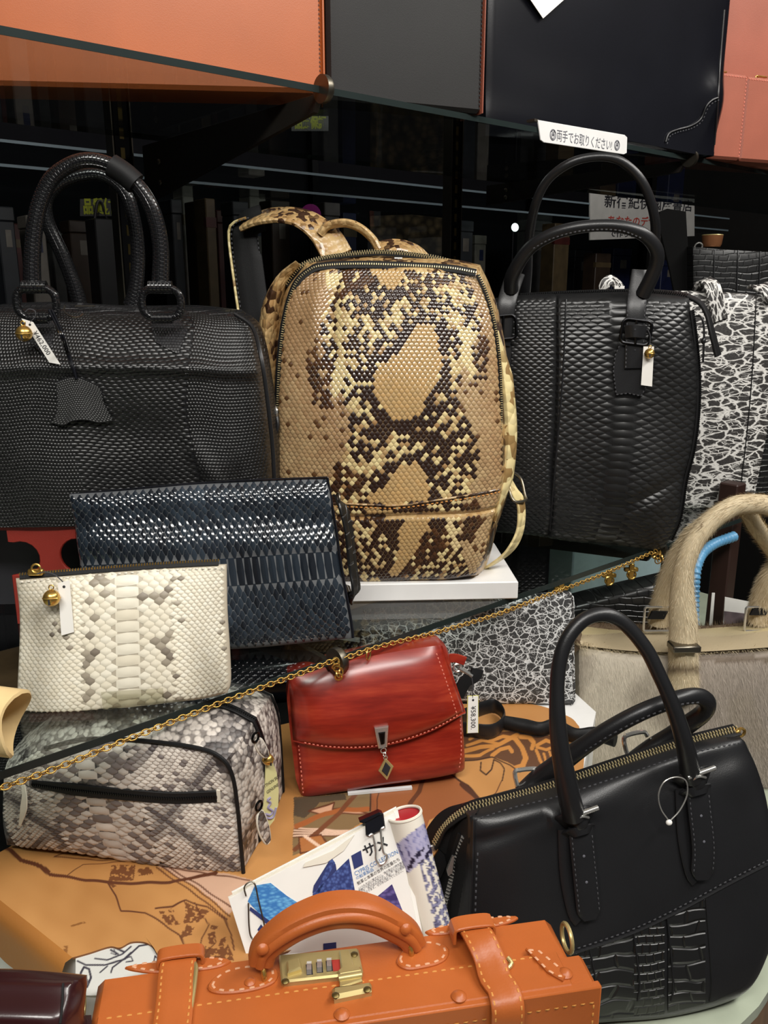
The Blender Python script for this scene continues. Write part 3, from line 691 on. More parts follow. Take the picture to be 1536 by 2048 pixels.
put('body', M['skinbody'], root, (v, f, None, uv))
nc = 43; nr = 88
S, T = hexes(.012, .99, .012, .985, 1 / nc, 1 / nr)
keep = np.abs(T - .235) > .008; S, T = S[keep], T[keep]
big = np.where((S < .2) & (T > .3), 1.25, 1.0)
scales('scales', bp, S, T, .5 / nc, .5 / nr, 0.16, 0.0006, gcol, M['skin'], root, G, shrink=.95, tilt=.0001)
# seam above the lower pocket, zips, puller
sp = bp.path(G, [(664, 1006), (740, 1009), (800, 1010), (900, 996), (960, 986), (998, 978)], .0012, 30)
put('pocket_seam', M['skinbody'], root, tube(sp, .0012, 6)); stitches(sp - A([0, 0, .003]), (0, -1, 0), M['thread_tan'], root)
zl = G.L([(952, 546), (900, 537), (820, 532), (720, 529), (650, 532), (620, 541), (590, 572), (570, 640), (560, 720), (556, 800), (553, 850)], .003)
zl = spline(zl, 80); nz = np.tile(A([[-.25, -1, .35]]), (80, 1)); put('zipper_tape', M['blacksoft'], root, strap(zl, .0085, .0012, nz)); zipteeth(zl + nz * .0008, nz, None, M['goldpale'], root, pitch=.0024, h=.0014)
zr = spline(G.L([(955, 549), (972, 588), (988, 648), (998, 720), (1001, 800), (1000, 860)], .0015), 40)
put('zipper_tape', M['blacksoft'], root, strap(zr, .005, .001, (.6, -1, 0))); zipteeth(zr + A([.0008, -.0012, 0]), (.6, -1, 0), None, M['goldpale'], root, pitch=.0024, h=.0012)
zt = spline(G.L([(570, 570), (600, 535), (650, 517), (720, 508), (765, 506), (820, 510), (880, 520), (940, 540)], -.03), 50)
put('zipper_tape', M['blacksoft'], root, strap(zt, .011, .0015, (0, -.7, 1))); zipteeth(zt + A([0, -.0008, .001]), (0, -.7, 1), None, M['goldpale'], root, pitch=.0026, w=.003, two=True)
zs = spline(G.L([(580, 540), (553, 572), (537, 615), (531, 670), (533, 740), (538, 800)], -.022), 30)
put('zipper_tape', M['blacksoft'], root, strap(zs, .007, .001, (-1, -.5, 0))); zipteeth(zs + A([-.001, -.0005, 0]), (-1, -.5, 0), None, M['goldpale'], root, pitch=.0026)
p0 = G.loc(551, 845, .012)
pl = put('zip_pull', M['black'], root, tube(spline(G.L([(553, 828, .010), (556, 850, .013), (553, 866, .013)]), 8), .0035, 8, r2=.0022))
put('slider', M['silver'], root, ring(G.loc(550, 824, .010), .0055, .0016, (1, .5, 0), 16, 6)); put('pull_ring', M['silver'], root, ring(G.loc(549, 880, .010), .004, .0012, (1, .5, 0), 14, 6))
for c in ((797, 519), (815, 522)):
    q = G.loc(c[0], c[1], -.03); put('slider', M['silver'], root, box(q[0] - .005, q[0] + .005, q[1] - .004, q[1] + .002, q[2] - .002, q[2] + .003, .0008), ring(q + A([0, -.004, -.001]), .0035, .0008, (0, 0, 1), 12, 5))
# straps and top handle
def strap2(name, pts, w, th, up, mat, parent, n=36): return put(name, mat, parent, strap(spline(A(pts), n), w, th, up))
sp_ = G.L([(676, 512, -.07), (650, 470, -.075), (612, 440, -.08), (570, 430, -.085), (525, 434, -.09), (492, 447, -.10)])
so = strap2('shoulder_strap', sp_, .036, .006, A([-.2, -.6, 1.0]), M['skinbody'], root)
sq = spline(G.L([(525, 436, -.092), (500, 446, -.095), (490, 470, -.10), (500, 560, -.10), (512, 650, -.10), (520, 760, -.10), (530, 900, -.10)]), 40)
put('strap_lining', M['blacksoft'], root, strap(sq, np.r_[np.full(8, .03), np.full(32, .036)], .005, (-.1, -1, .05)))
stitches(sq + A([.0155, -.0028, 0]), (0, -1, 0), M['thread_grey'], root); stitches(sq + A([-.0155, -.0028, 0]), (0, -1, 0), M['thread_grey'], root)
put('strap_edge', M['skincream'], root, tube(sq + A([-.019, -.001, 0]), .0016, 6))
strap2('shoulder_strap', G.L([(752, 500, -.07), (790, 492, -.075), (825, 500, -.08), (850, 520, -.085)]), .03, .006, (0, -.6, 1.0), M['skinbody'], root)
put('top_handle', M['skinbody'], root, tube(spline(G.L([(640, 470, -.07), (655, 452, -.07), (690, 446, -.07), (720, 456, -.07), (745, 478, -.07), (758, 500, -.07)]), 30), .0075, 10, r2=.0045, up=(0, -1, .2)))
# side strap with buckle, lower right
ss = spline(G.L([(1012, 950, -.04), (1030, 985, -.03), (1042, 1010, -.03), (1040, 1060, -.03), (1020, 1100, -.03), (985, 1128, -.04), (958, 1140, -.05)]), 40)
put('adjuster_strap', M['skincream'], root, strap(ss, np.r_[np.linspace(.017, .016, 25), np.linspace(.016, .008, 15)], .003, (.9, -.6, 0)))
bk = spline(G.L([(1014, 944, -.035), (1020, 985, -.025), (1030, 1003, -.02), (1052, 1000, -.03), (1050, 990, -.035), (1040, 955, -.045)]), 30, True)
put('buckle', M['steel'], root, tube(bk, .0016, 8, closed=True))
put('side_gusset', M['skinbody'], root, tube(spline(G.L([(600, 530, -.04), (568, 560, -.04), (548, 610, -.04), (541, 680, -.04), (544, 760, -.04), (550, 860, -.04), (556, 960, -.04), (590, 1120, -.04)]), 40), np.r_[np.linspace(.003, .012, 8), np.full(24, .012), np.linspace(.012, .003, 8)], 12, r2=.034, up=(1, 0, 0)))
put('side_panel', M['skincream'], root, tube(spline(G.L([(990, 660, -.03), (1003, 760, -.035), (1011, 860, -.035), (1004, 950, -.035), (985, 1040, -.03)]), 30), np.r_[np.linspace(.003, .013, 8), np.full(14, .013), np.linspace(.013, .003, 8)], 12, r2=.03, up=(1, 0, 0)))

# ================================================================ black lizard Boston bag on a red box
yy = 1212.0
while (onz(78, yy, ZS) - CAM) @ FWD > .868: yy += 1
RB = Fr(onz(78, yy, ZS), 3, 0); qa = RB.loc(14, 1057); qb = RB.loc(141, 1048); hb = (qa[2] + qb[2]) / 2
t = thing('leather_box', 'dark red leather box with round cut outs under the black lizard bag', 'box', RB)
def notch(cx, cz, r, a0, a1, k=12): return [(cx + r * math.cos(R(a)), cz + r * math.sin(R(a))) for a in np.linspace(a0, a1, k)]
nx1 = RB.loc(38, 1118); nx2 = RB.loc(135, 1112)
x0, x1 = RB.loc(12, 1060)[0], RB.loc(150, 1048)[0]
M['redbox'] = leather('red_grained_leather', rgb(140, 38, 26), .55, 1500, .3)
Pn = [(x0, 0), (x1, 0), (x1, nx2[2] - .018)] + notch(x1, nx2[2], .018, 270, 90)[1:-1] + [(x1, nx2[2] + .018), (x1, hb), (x0, hb), (x0, nx1[2] + .018)] + notch(x0 + .012, nx1[2], .018, 110, -110) + [(x0, nx1[2] - .018)]
put('front_panel', M['redbox'], t, plate(Pn, -.004, 0.0, .001), smooth=30)
v, f = box(x0 - .08, x1 + .15, .0042, .15, hb - .005, hb); put('top_panel', M['redbox'], t, (v, f), smooth=0)
v, f = box(x0 - .08, x1 + .15, .06, .066, 0, hb - .0052); put('inner_wall', M['ink'], t, (v, f), smooth=0)
v, f = box(x0 - .08, x0 - .074, .0042, .15, 0, hb - .0052); put('side_panel', M['redbox'], t, (v, f), smooth=0)
v, f = box(x1 + .144, x1 + .15, .0042, .15, 0, hb - .0052); put('side_panel', M['redbox'], t, (v, f), smooth=0)
F = Fr(RB.world((RB.loc(195, 1035)[0], .048, hb)), 4, 0)
bot = [(-150, 1040), (60, 1042), (195, 1042), (380, 1040), (552, 1030)]
top = [(-85, 632), (0, 618), (110, 616), (200, 622), (280, 623), (380, 620), (470, 628)]
lef = [(-150, 1040), (-155, 880), (-140, 740), (-120, 665), (-85, 632)]
rig = [(552, 1030), (549, 960), (545, 880), (533, 780), (522, 710), (505, 655), (470, 628)]
def ff(S, T):
    prof = np.where(T > .72, np.clip(1 - (np.maximum(T - .72, 0) / .28) ** 1.25, 0, 1), 1 + .16 * ((.72 - T) / .72))
    h = .044 * prof * np.clip(1 - np.abs(2 * S - 1) ** 9, 0, 1) ** .45
    h = h + .005 * np.exp(-((T - .72 + .015 * np.sin(S * 8)) / .03) ** 2) * np.clip(.4 + S, 0, 1)
    h = h - .004 * np.exp(-((T - .45) / .1) ** 2 - ((S - .6) / .2) ** 2) + .003 * np.sin(S * 15 + 2) * np.exp(-((T - .25) / .25) ** 2)
    h = h + .003 * np.exp(-((S - .82 + .3 * (T - .3)) / .03) ** 2 - ((T - .3) / .12) ** 2) - .003 * np.exp(-((S - .9) / .03) ** 2 - ((T - .2) / .1) ** 2)
    return h
bo = SL(F, bot, top, lef, rig, 120, 90, ff, .05)
root = thing('handbag', 'black lizard skin Boston bag with arched handles at the left', 'handbag', F)
put('body', M['lizard'], root, bo.mesh(8, .006))
def bcol(P, S, T): return np.full((len(P), 3), .011) * (.7 + .6 * RNG.random((len(P), 1)))
Sx, Tx, Wx = [], [], []
for k, tt in enumerate(np.arange(.02, .985, .0142)):
    wig = .006 * math.sin(tt * 16); a0, a1 = .47 + .02 * math.sin(tt * 9), .80 + .02 * math.sin(tt * 7 + 1)
    for x0_, x1_, w_ in ((.10, a0, .0092), (a0, a1, .021), (a1, .992, .0092)):
        x = np.arange(x0_ + (w_ / 2 if k % 2 else 0), x1_ - w_ * .4, w_); Sx.append(x); Tx.append(tt + .006 * np.sin(x * 17 + 1) + .003 * np.sin(x * 41)); Wx.append(np.full(len(x), w_ / 2))
Sx, Tx, Wx = np.concatenate(Sx), np.clip(np.concatenate(Tx), .008, .99), np.concatenate(Wx)
scales('scales', bo, Sx, Tx, Wx, .0142 * .54, .42, .0005, bcol, M['skinblack'], root, F, shrink=.95, fl=.7)
put('end_piping', M['black'], root, tube(spline(F.L([(470, 628, .008), (505, 655, .02), (522, 712, .045), (534, 790, .05), (545, 890, .05), (549, 965, .05), (551, 1028, .04)]), 40), .0022, 8))
# handles
def hand(pts, r, n, nn=60): return tube(spline(F.L(pts, n), nn), r, 14)
hp = [(66, 585), (64, 545), (65, 500), (70, 450), (80, 404), (103, 357), (143, 328), (182, 320), (226, 332), (268, 364), (298, 405), (315, 453), (322, 504), (321, 555), (320, 583)]
rr_ = np.interp(np.linspace(0, 1, 60), [0, .1, .5, .9, 1], [.0085, .0078, .0068, .0078, .0085])
m = lizard('ribbed_lizard_handle', (0.009, 0.009, 0.010), .0035, .0048, .16, .0012, .05); M['ribbed'] = m
put('handle', M['ribbed'], root, hand(hp, rr_, .035))
put('handle', M['ribbed'], root, hand([(160, 612), (150, 575), (125, 510), (96, 446), (92, 400), (120, 366), (165, 350), (210, 352), (250, 385), (268, 440), (276, 510), (272, 575), (262, 612)], rr_ * .95, -.035))
put('handle_sleeve', M['blacksoft'], root, tube(spline(F.L([(222, 330), (248, 347), (272, 368)], .035), 8), .0105, 12))
for cx, cy in ((73, 606), (323, 606)):
    c = F.loc(cx, cy, .040); P = c + np.stack([.0185 * np.sign(np.cos(a := np.linspace(0, 2 * math.pi, 40, endpoint=False))) * np.abs(np.cos(a)) ** .75, 0 * a, .0145 * np.sign(np.sin(a)) * np.abs(np.sin(a)) ** .75], 1)
    put('handle_ring', M['ribbed'], root, tube(P, .0038 + .0004 * np.sin(np.arange(40) * math.pi), 10, closed=True))
    put('handle_ring_wrap', M['ribbed'], root, tube([c + A([-.011, -.001, .0145]), c + A([.011, -.001, .0145])], .0062, 10), tube([c + A([-.010, -.001, -.0145]), c + A([.010, -.001, -.0145])], .005, 10))
def laid(surf, fr, pts, lift, th, name, mat, par):
    """a thin piece lying on a sheet: outline in pixels, following the sheet's relief"""
    P = surf.path(fr, pts, lift); c = P.mean(0); n = len(P); N_ = A([0, -th, 0]); I_ = c + (P - c) * .9 + N_
    V = np.concatenate([P, P + N_ * .7, I_, [surf.hit(fr, *[np.mean([p[k] for p in pts]) for k in (0, 1)])[0] + A([0, -lift - th, 0])]]); f = [(i + k * n, (i + 1) % n + k * n, (i + 1) % n + (k + 1) * n, i + (k + 1) * n) for k in range(2) for i in range(n)] + [(2 * n + i, 2 * n + (i + 1) % n, 3 * n) for i in range(n)]
    return put(name, mat, par, (V, f), smooth=60)
laid(bo, F, [(298, 630), (322, 626), (348, 628), (362, 644), (376, 661), (366, 684), (357, 708), (334, 697), (311, 684), (304, 656)], .0006, .0022, 'handle_tab', M['lizardfine'], root)
laid(bo, F, [(50, 630), (75, 626), (100, 628), (112, 650), (105, 690), (85, 708), (66, 690), (52, 660)], .0006, .0022, 'handle_tab', M['lizardfine'], root)
# fob
nbase = max(-bo.hit(F, x, y)[0][1] for x, y in ((112, 762), (165, 757), (204, 790), (225, 840), (150, 842), (105, 845), (112, 800)))
fo = Slab(coons(*[plane_pts(F, q, nbase + .002) for q in ([(101, 846), (128, 850), (146, 842), (172, 840), (198, 846), (227, 842)], [(112, 764), (128, 757), (150, 753), (172, 760), (197, 772)], [(101, 846), (112, 826), (114, 800), (112, 764)], [(227, 842), (216, 822), (207, 803), (204, 786), (197, 772)])], 24, 24), lambda S, T: nbase + .0028 + .002 * np.sin(S * 5) * (1 - T), lambda S, T: -nbase - .0008 + 0 * S)
ob = put('leather_fob', M['black'], root, fo.mesh(2)); S, T = hexes(.02, .985, .03, .985, .052, .046); scales('fob_scales', fo, S, T, .026, .046 * .54, .42, .0005, lambda P, S, T: np.full((len(P), 3), .03), M['skinblack'], ob, F, shrink=.9, base=.0004)
c0 = [(98, 620, .052), (112, 648, .060), (124, 676, .066), (134, 706, nbase + .002), (146, 738, nbase + .003), (152, 758, nbase + .004)]
put('fob_cord', M['blackgloss'], root, tube(spline(F.L(c0), 30), .0013, 6), tube(spline(F.L([(x + 6 - i, y, n + .001) for i, (x, y, n) in enumerate(c0)]), 30), .0012, 6))
put('zip_cord', M['steel'], root, tube(spline(F.L([(130, 612, .01), (128, 622, .02), (142, 633, .035), (158, 634, .035), (166, 628, .03)]), 16), .0008, 5), tube([F.loc(150, 612, .0), F.loc(190, 612, .0)], .0008, 5))
price_tag('white price tag and gold bell on the black lizard bag', F, nbase + .004, [(43, 637), (66, 644), (121, 729), (99, 725)], [(60, 645), (70, 633), (70, 622), (58, 618), (50, 624)], '¥462,000', (48, 667), .0075, size=.3)

# ================================================================ black python tote at the right
H = Fr(onz(1322, 1101, ZS), -10, 3)
bot = [(985, 1064), (1060, 1070), (1135, 1082), (1230, 1092), (1322, 1102)]
top = [(985, 600), (1048, 593), (1150, 590), (1270, 588), (1378, 597)]
lef = [(985, 1064), (975, 900), (975, 750), (985, 600)]
rig = [(1322, 1102), (1345, 1070), (1358, 1035), (1370, 957), (1386, 895), (1395, 813), (1396, 731), (1386, 670), (1378, 597)]
def hf(S, T):
    h = .022 * pil(4, .5)(S, T)
    return h - .004 * np.exp(-((S - .33) / .008) ** 2) + .004 * np.sin(T * 9 + S * 7) * np.exp(-((S - .8) / .2) ** 2) - .004 * np.exp(-((T - .2 - .5 * (S - .75)) / .03) ** 2 - ((S - .82) / .12) ** 2)
hb_ = SL(H, bot, top, lef, rig, 90, 110, hf, .06)
root = thing('tote_bag', 'black python skin tote bag standing right of the backpack', 'handbag', H)
put('body', M['blacksoft'], root, hb_.mesh(8, .004))
S, T, W_, H_, Q_ = belly(.655, .125, .0305, .345, .985, .012, .985, .037, .95, .019, .62)
k = np.abs(S - .33) > .012
def hcol(P, S, T): return np.full((len(P), 3), .013) * (.75 + .5 * RNG.random((len(P), 1)))
scales('scales', hb_, S[k], T[k], W_[k], H_[k], Q_[k], .0008, hcol, M['skinblack'], root, H, shrink=.96, tilt=.0002)
S, T = hexes(.01, .315, .01, .985, .040, .0125)
scales('scales', hb_, S, T, .020, .00625, .22, .0006, hcol, M['skinblack'], root, H, shrink=.94)
put('front_seam', M['black'], root, tube(hb_.path(H, [(1132, 600), (1128, 700), (1122, 800), (1112, 920), (1100, 1060)], .001, 30), .0012, 6))
zt = spline(H.L([(1040, 594), (1150, 588), (1270, 585), (1340, 588), (1378, 594)], -.02), 60)
put('zipper_tape', M['blacksoft'], root, strap(zt, .022, .0016, (0, -.5, 1))); zipteeth(zt + A([0, -.0015, .001]), (0, -.5, 1), None, M['darkmetal'], root, w=.003, pitch=.0027, h=.0016, two=True)
zz = spline(H.L([(1384, 620), (1393, 690), (1398, 760), (1396, 830), (1387, 900), (1372, 960), (1360, 1035), (1342, 1080)], .003), 60)
put('zipper_tape', M['blacksoft'], root, strap(zz, .007, .0014, (.7, -1, 0))); zipteeth(zz + A([.0012, -.0012, 0]), (.7, -1, 0), None, M['darkmetal'], root, pitch=.0027, h=.0016)
put('zip_end_tab', M['blacksoft'], root, strap(spline(H.L([(1375, 592, -.015), (1400, 606, -.01), (1415, 630, -.005), (1424, 665, 0), (1436, 712, 0)]), 24), np.r_[np.linspace(.012, .014, 12), np.linspace(.014, .019, 12)], .004, (.9, -.5, .3)))
put('zip_cord', M['black'], root, tube(spline(H.L([(1392, 632, .0), (1402, 634, .006), (1408, 660, .008), (1406, 725, .008)]), 20), .0013, 6), ball(H.loc(1407, 682, .008), .003, 8, (1, 1, 1.4)))
# straps, buckles
nb = .024
def tab(px, n, th, mat): return plate(H.L(px, 0), n, n + th, .0008)
def shield(dx, dy=0):
    P = H.L([(1234 + dx, 690 + dy), (1226 + dx, 708 + dy), (1222 + dx, 740 + dy), (1228 + dx, 788 + dy), (1252 + dx, 785 + dy), (1279 + dx, 791 + dy), (1291 + dx, 764 + dy), (1285 + dx, 690 + dy)])
    put('leather_patch', M['black'], root, plate(P, nb - .006, nb + .0018, .001)); stitches(A([P[i] for i in (0, 1, 2, 3, 4, 5, 6, 7)]) * .97 + P.mean(0) * .03 + A([0, -nb - .0018, 0]), (0, -1, 0), M['thread_grey'], root)
shield(0)
put('leather_patch', M['black'], root, plate(H.L([(1005, 672), (1018, 672), (1024, 700), (1022, 740), (1012, 766), (1000, 760)]), nb - .004, nb, .001))
s1 = spline(H.L([(1280, 540, .012), (1276, 580, .020), (1272, 620, nb + .004), (1270, 680, nb + .005), (1268, 736, nb + .004)]), 30)
put('strap', M['black'], root, strap(s1, np.r_[np.linspace(.020, .023, 8), np.full(22, .0235)], .0032, (0, -1, 0)))
for e in (-.0102, .0102): stitches(s1[6:] + A([e, -.0018, 0]), (0, -1, 0), M['thread_grey'], root)
put('strap', M['black'], root, strap(spline(H.L([(1032, 545, .012), (1020, 580, .02), (1012, 612, nb + .003), (1006, 660, nb + .003), (1002, 690, nb + .002)]), 24), .0235, .0032, (0, -1, 0)))
def buckle(c, w, h, ang, mat, name='buckle', r=.0016):
    P = rrect(-w, w, -h, h, min(w, h) * .45, 6); P = P @ A([[math.cos(ang), math.sin(ang)], [-math.sin(ang), math.cos(ang)]])
    return put(name, mat, root, tube(A(c) + np.stack([P[:, 0], 0 * P[:, 0], P[:, 1]], 1), r, 8, closed=True), tube([A(c) + A([0, -.001, h]), A(c) + A([0, -.002, -h])], r * .8, 6))
buckle(H.loc(1272, 664, nb + .008), .0175, .0145, -.12, M['darkmetal'], r=.002); buckle(H.loc(1006, 655, nb + .007), .0165, .0145, .1, M['darkmetal'], r=.002)
put('strap_keeper', M['black'], root, strap(spline(H.L([(1251, 664, nb + .006), (1270, 662, nb + .012), (1291, 664, nb + .006)]), 10), .016, .003, (0, -1, 0)))
for y in (636, 659, 700): put('punch_hole', M['ink'], root, disc(H.loc(1270, y, nb + .0075 if y < 650 else (nb + .0138 if y < 680 else nb + .0068)), .0011, .0003, (0, -1, 0), 10))
def hn(pts, rad, n0=0.0): return tube(spline(H.L(pts), 70), rad, 12)
hh = np.interp(np.linspace(0, 1, 70), [0, .15, .5, .85, 1], [.0095, .0085, .007, .0085, .0095])
put('handle', M['black'], root, hn([(1022, 580, .02), (1026, 548, .035), (1058, 498, .05), (1102, 470, .06), (1150, 456, .065), (1200, 451, .065), (1245, 454, .065), (1285, 468, .06), (1310, 494, .05), (1314, 522, .04), (1302, 556, .03), (1285, 590, .02)], hh))
put('handle', M['black'], root, hn([(1050, 590, -.045), (1055, 540, -.03), (1058, 480, 0), (1070, 412, .03), (1094, 362, .045), (1135, 329, .055), (1180, 315, .055), (1229, 317, .055), (1266, 341, .05), (1290, 374, .045), (1307, 424, .03), (1311, 470, .01), (1306, 540, -.02), (1294, 592, -.045)], hh * .72))
for zz_, pts in ((.0, [(1066, 497, .062), (1102, 478, .069), (1150, 464, .074), (1200, 459, .074), (1245, 462, .074), (1282, 476, .069)]),): stitches(spline(H.L(pts), 40), (0, -1, 0), M['thread_grey'], root)
price_tag('white price tag with dark gold bell hanging on the black python tote buckle', H, nb + .010, [(1287, 693), (1308, 693), (1304, 773), (1282, 770)], [(1297, 697), (1300, 684), (1300, 670), (1296, 660)], None, (1299, 707), .0062)

# ================================================================ crackle tote and croc bag behind at the right
I_ = Fr(onz(1440, 1016, ZS), 0, 2)
M['crackle'] = crackle('white_crackle_leather', (0.018, 0.016, 0.015), (.78, .76, .72), 88, (.42, 1, 1), .055)
M['crackle2'] = crackle('fine_white_crackle_leather', (0.022, 0.022, 0.022), (.72, .73, .72), 125, (.8, 1, 1), .045, rot=.5)
ct = SL(I_, [(1220, 1018), (1368, 1018), (1440, 1017), (1504, 1016)], [(1058, 587), (1240, 584), (1380, 585), (1500, 590), (1585, 596)], [(1220, 1018), (1150, 800), (1058, 587)], [(1504, 1016), (1512, 977), (1536, 854), (1560, 720), (1585, 596)], 50, 50, .012, .03)
root = thing('tote_bag', 'black and white crackle leather tote bag behind the black python tote', 'handbag', I_)
put('body', M['crackle'], root, ct.mesh(6, .003))
put('front_seam', M['blacksoft'], root, tube(ct.path(I_, [(1512, 596), (1507, 700), (1500, 800), (1490, 900), (1483, 957), (1480, 1010)], .0005, 20), .0009, 5))
put('handle', M['crackle'], root, strap(spline(I_.L([(1440, 640, .012), (1432, 600, .014), (1424, 572, .010), (1412, 562, -.01), (1400, 580, -.03)]), 20), .024, .004, (0, -1, .4)))
put('handle', M['crackle'], root, strap(spline(I_.L([(1548, 600, .012), (1535, 580, .010), (1520, 572, -.0), (1508, 576, -.02)]), 16), .022, .004, (0, -1, .4)))
put('handle', M['crackle'], root, strap(spline(I_.L([(1205, 590, .0), (1210, 568, .004), (1222, 560, 0), (1236, 572, -.01), (1240, 592, -.01)]), 16), .016, .004, (0, -1, .4)))
price_tag('small white tag on the top edge of the crackle tote', I_, .012, [(1229, 571), (1249, 572), (1248, 588), (1229, 587)], None, None)
J_ = Fr(I_.world((I_.loc(1460, 1000)[0], .10, 0)), 0, 0)
cj = SL(J_, [(1392, 1000), (1460, 1003), (1560, 1005)], [(1386, 494), (1460, 500), (1570, 506)], [(1392, 1000), (1386, 494)], [(1560, 1005), (1570, 506)], 30, 40, .008, .05)
root = thing('handbag', 'black crocodile patchwork bag rising behind the crackle tote', 'handbag', J_)
put('body', M['croc'], root, cj.mesh(4, .002))
for xa in (1429, 1476, 1520): put('panel_seam', M['black'], root, tube(cj.path(J_, [(xa, 500), (xa - 3, 595)], .0008, 12), .0011, 5))
put('zip_slider', M['silver'], root, ring(J_.loc(1397, 493, .0), .006, .0012, (0, 1, .4), 14, 6))
put('side_flap', plain('black_suede', (.004, .004, .004), .9, spec=.1), root, plate(J_.L([(1362, 600), (1350, 540), (1326, 440), (1330, 420), (1346, 414), (1384, 420), (1388, 500), (1392, 600)]), -.03, -.026, .001))

# ================================================================ black glossy python clutch
K = Fr(onz(440, 1300, ZS), 1, 16)
bot = [(172, 1302), (320, 1300), (455, 1298), (580, 1288), (704, 1276)]
top = [(141, 989), (305, 975), (469, 963), (560, 958), (655, 955)]
kc = SL(K, bot, top, [(172, 1302), (160, 1130), (141, 989)], [(704, 1276), (699, 1240), (680, 1127), (670, 1057), (655, 955)], 90, 60, lambda S, T: .010 * pil(4, .5)(S, T) + .0018 * np.sin(T * 21 + 2 * S) * (T > .55) + .001 * np.sin(S * 13 + T * 8), .006)
root = thing('clutch_bag', 'glossy black python skin clutch leaning in front of the backpack', 'clutch', K)
put('body', plain('grey_skin_between_scales', (0.10, 0.105, 0.11), .45), root, kc.mesh(5, .001))
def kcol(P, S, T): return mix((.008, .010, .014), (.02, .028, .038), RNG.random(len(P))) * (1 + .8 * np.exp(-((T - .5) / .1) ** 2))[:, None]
def rot_scales():
    A_, B_, w_, h_, q_ = belly(.46, .185, .0305, .015, .985, .01, .99, .040, .95, .026, .3)
    class Sw: pass
    sw = Sw(); sw.at = lambda a, b, field=None: kc.at(b, a, field); sw.Nn = kc.Nn
    return A_, B_, w_, h_, q_, sw
A_, B_, w_, h_, q_, sw = rot_scales()
o = scales('scales', sw, A_, B_, w_, h_, q_, .0006, kcol, M['skinpatent'], root, K, shrink=.9)
o.data.flip_normals()
put('edge_binding', M['blackgloss'], root, tube(spline(K.L([(655, 956, .001), (672, 1057, .001), (682, 1127, .001), (702, 1240, .001), (706, 1276, .001)]), 20), .0014, 6), tube(spline(K.L([(141, 989), (305, 974), (469, 962), (655, 955)], .001), 20), .0012, 6))
put('wrist_strap', M['croc'], root, strap(spline(K.L([(672, 1000, -.012), (684, 1010, -.004), (697, 1060, -.006), (705, 1130, -.012), (712, 1180, -.01), (700, 1196, -.02), (690, 1170, -.028)]), 30), .014, .003, (1, -.6, .1)))
put('strap_ring', M['steel'], root, ring(K.loc(676, 998, -.004), .006, .0012, (1, .3, 0), 14, 6))

# ================================================================ white python pouch
Lf = Fr(onz(250, 1416, ZS), 4, 14)
bot = [(36, 1424), (117, 1428), (206, 1420), (328, 1406), (400, 1398), (452, 1386)]
top = [(32, 1158), (120, 1152), (200, 1145), (330, 1136), (451, 1130)]
lp = SL(Lf, bot, top, [(36, 1424), (35, 1385), (40, 1245), (32, 1158)], [(452, 1386), (459, 1362), (457, 1300), (452, 1220), (451, 1130)], 80, 56, lambda S, T: .010 * pil(3, .5)(S, T), .006)
root = thing('pouch', 'white natural python skin zip pouch in front of the black clutch', 'pouch', Lf)
put('body', plain('pale_python_hide', rgb(188, 178, 158), .5), root, lp.mesh(5, .001))
S, T, W_, H_, Q_ = belly(.53, .12, .082, .012, .988, .03, .99, .029, .94, .013, .72)
WHT = rgb(236, 230, 212); GRY = rgb(120, 110, 98)
def lcol(P, S, T):
    n = len(P); r = RNG.random(n); d = np.abs(S - .53); C = mix(WHT, rgb(222, 212, 188), r * .7)
    g1 = np.exp(-((d - .17) / .055) ** 2) * .32; g2 = np.clip((d - .24) * 2.6, 0, .5) * (.7 + .6 * snoise(P, .03, 4)); blot = np.clip(snoise(P, .022, 8) - .55, 0, 1) * (d > .2)
    p = np.clip(g1 + blot * 1.2, 0, .8); C = np.where((r < p)[:, None], mix(GRY, rgb(168, 158, 140), RNG.random(n)), C)
    e = np.clip(g2, 0, 1); return C * (1 - .95 * e[:, None] * A([1, 1.02, 1.06]))
scales('scales', lp, S, T, W_, H_, Q_, .0006, lcol, M['skinmat'], root, Lf, shrink=.95, tilt=.0002)
zt = spline(Lf.L([(40, 1153), (120, 1146), (240, 1137), (340, 1130), (437, 1125)], .0), 50)
put('zipper_tape', M['blacksoft'], root, strap(zt, .005, .0022, (0, -1, .3))); zipteeth(zt + A([0, 0, .0015]), (0, -.5, 1), None, M['gold'], root, w=.0022, pitch=.0022, h=.0012)
stitches(spline(Lf.L([(40, 1164), (120, 1157), (200, 1150), (330, 1141), (447, 1135)], .004), 50), (0, -1, 0), M['paper2'], root)
q = Lf.loc(72, 1146, .002); put('zip_slider', M['gold'], root, box(q[0] - .006, q[0] + .006, q[1] - .003, q[1] + .003, q[2] - .002, q[2] + .0035, .001), ring(q + A([.001, -.003, .004]), .0035, .0009, (0, 1, 0), 12, 6))
price_tag('white paper tag and gold bell on the white python pouch', Lf, .0115, [(116, 1166), (139, 1160), (148, 1264), (123, 1271)], [(126, 1164), (110, 1150), (90, 1144), (74, 1148)], None, (103, 1196), .0068)
t = thing('display_clip', 'clear acrylic holder at the foot of the white pouch', 'stand', Fr(Lf.world(Lf.loc(265, 1402, .014)), 4, 14))
ac = Fr(Lf.world(Lf.loc(265, 1402, .014)), 4, 14); c_ = Lf.world(Lf.loc(265, 1402, .014))
put('front_lip', M['acrylic'], t, plate(ac.L([(203, 1384), (326, 1376), (329, 1405), (207, 1419)]), 0, .0016), smooth=0)
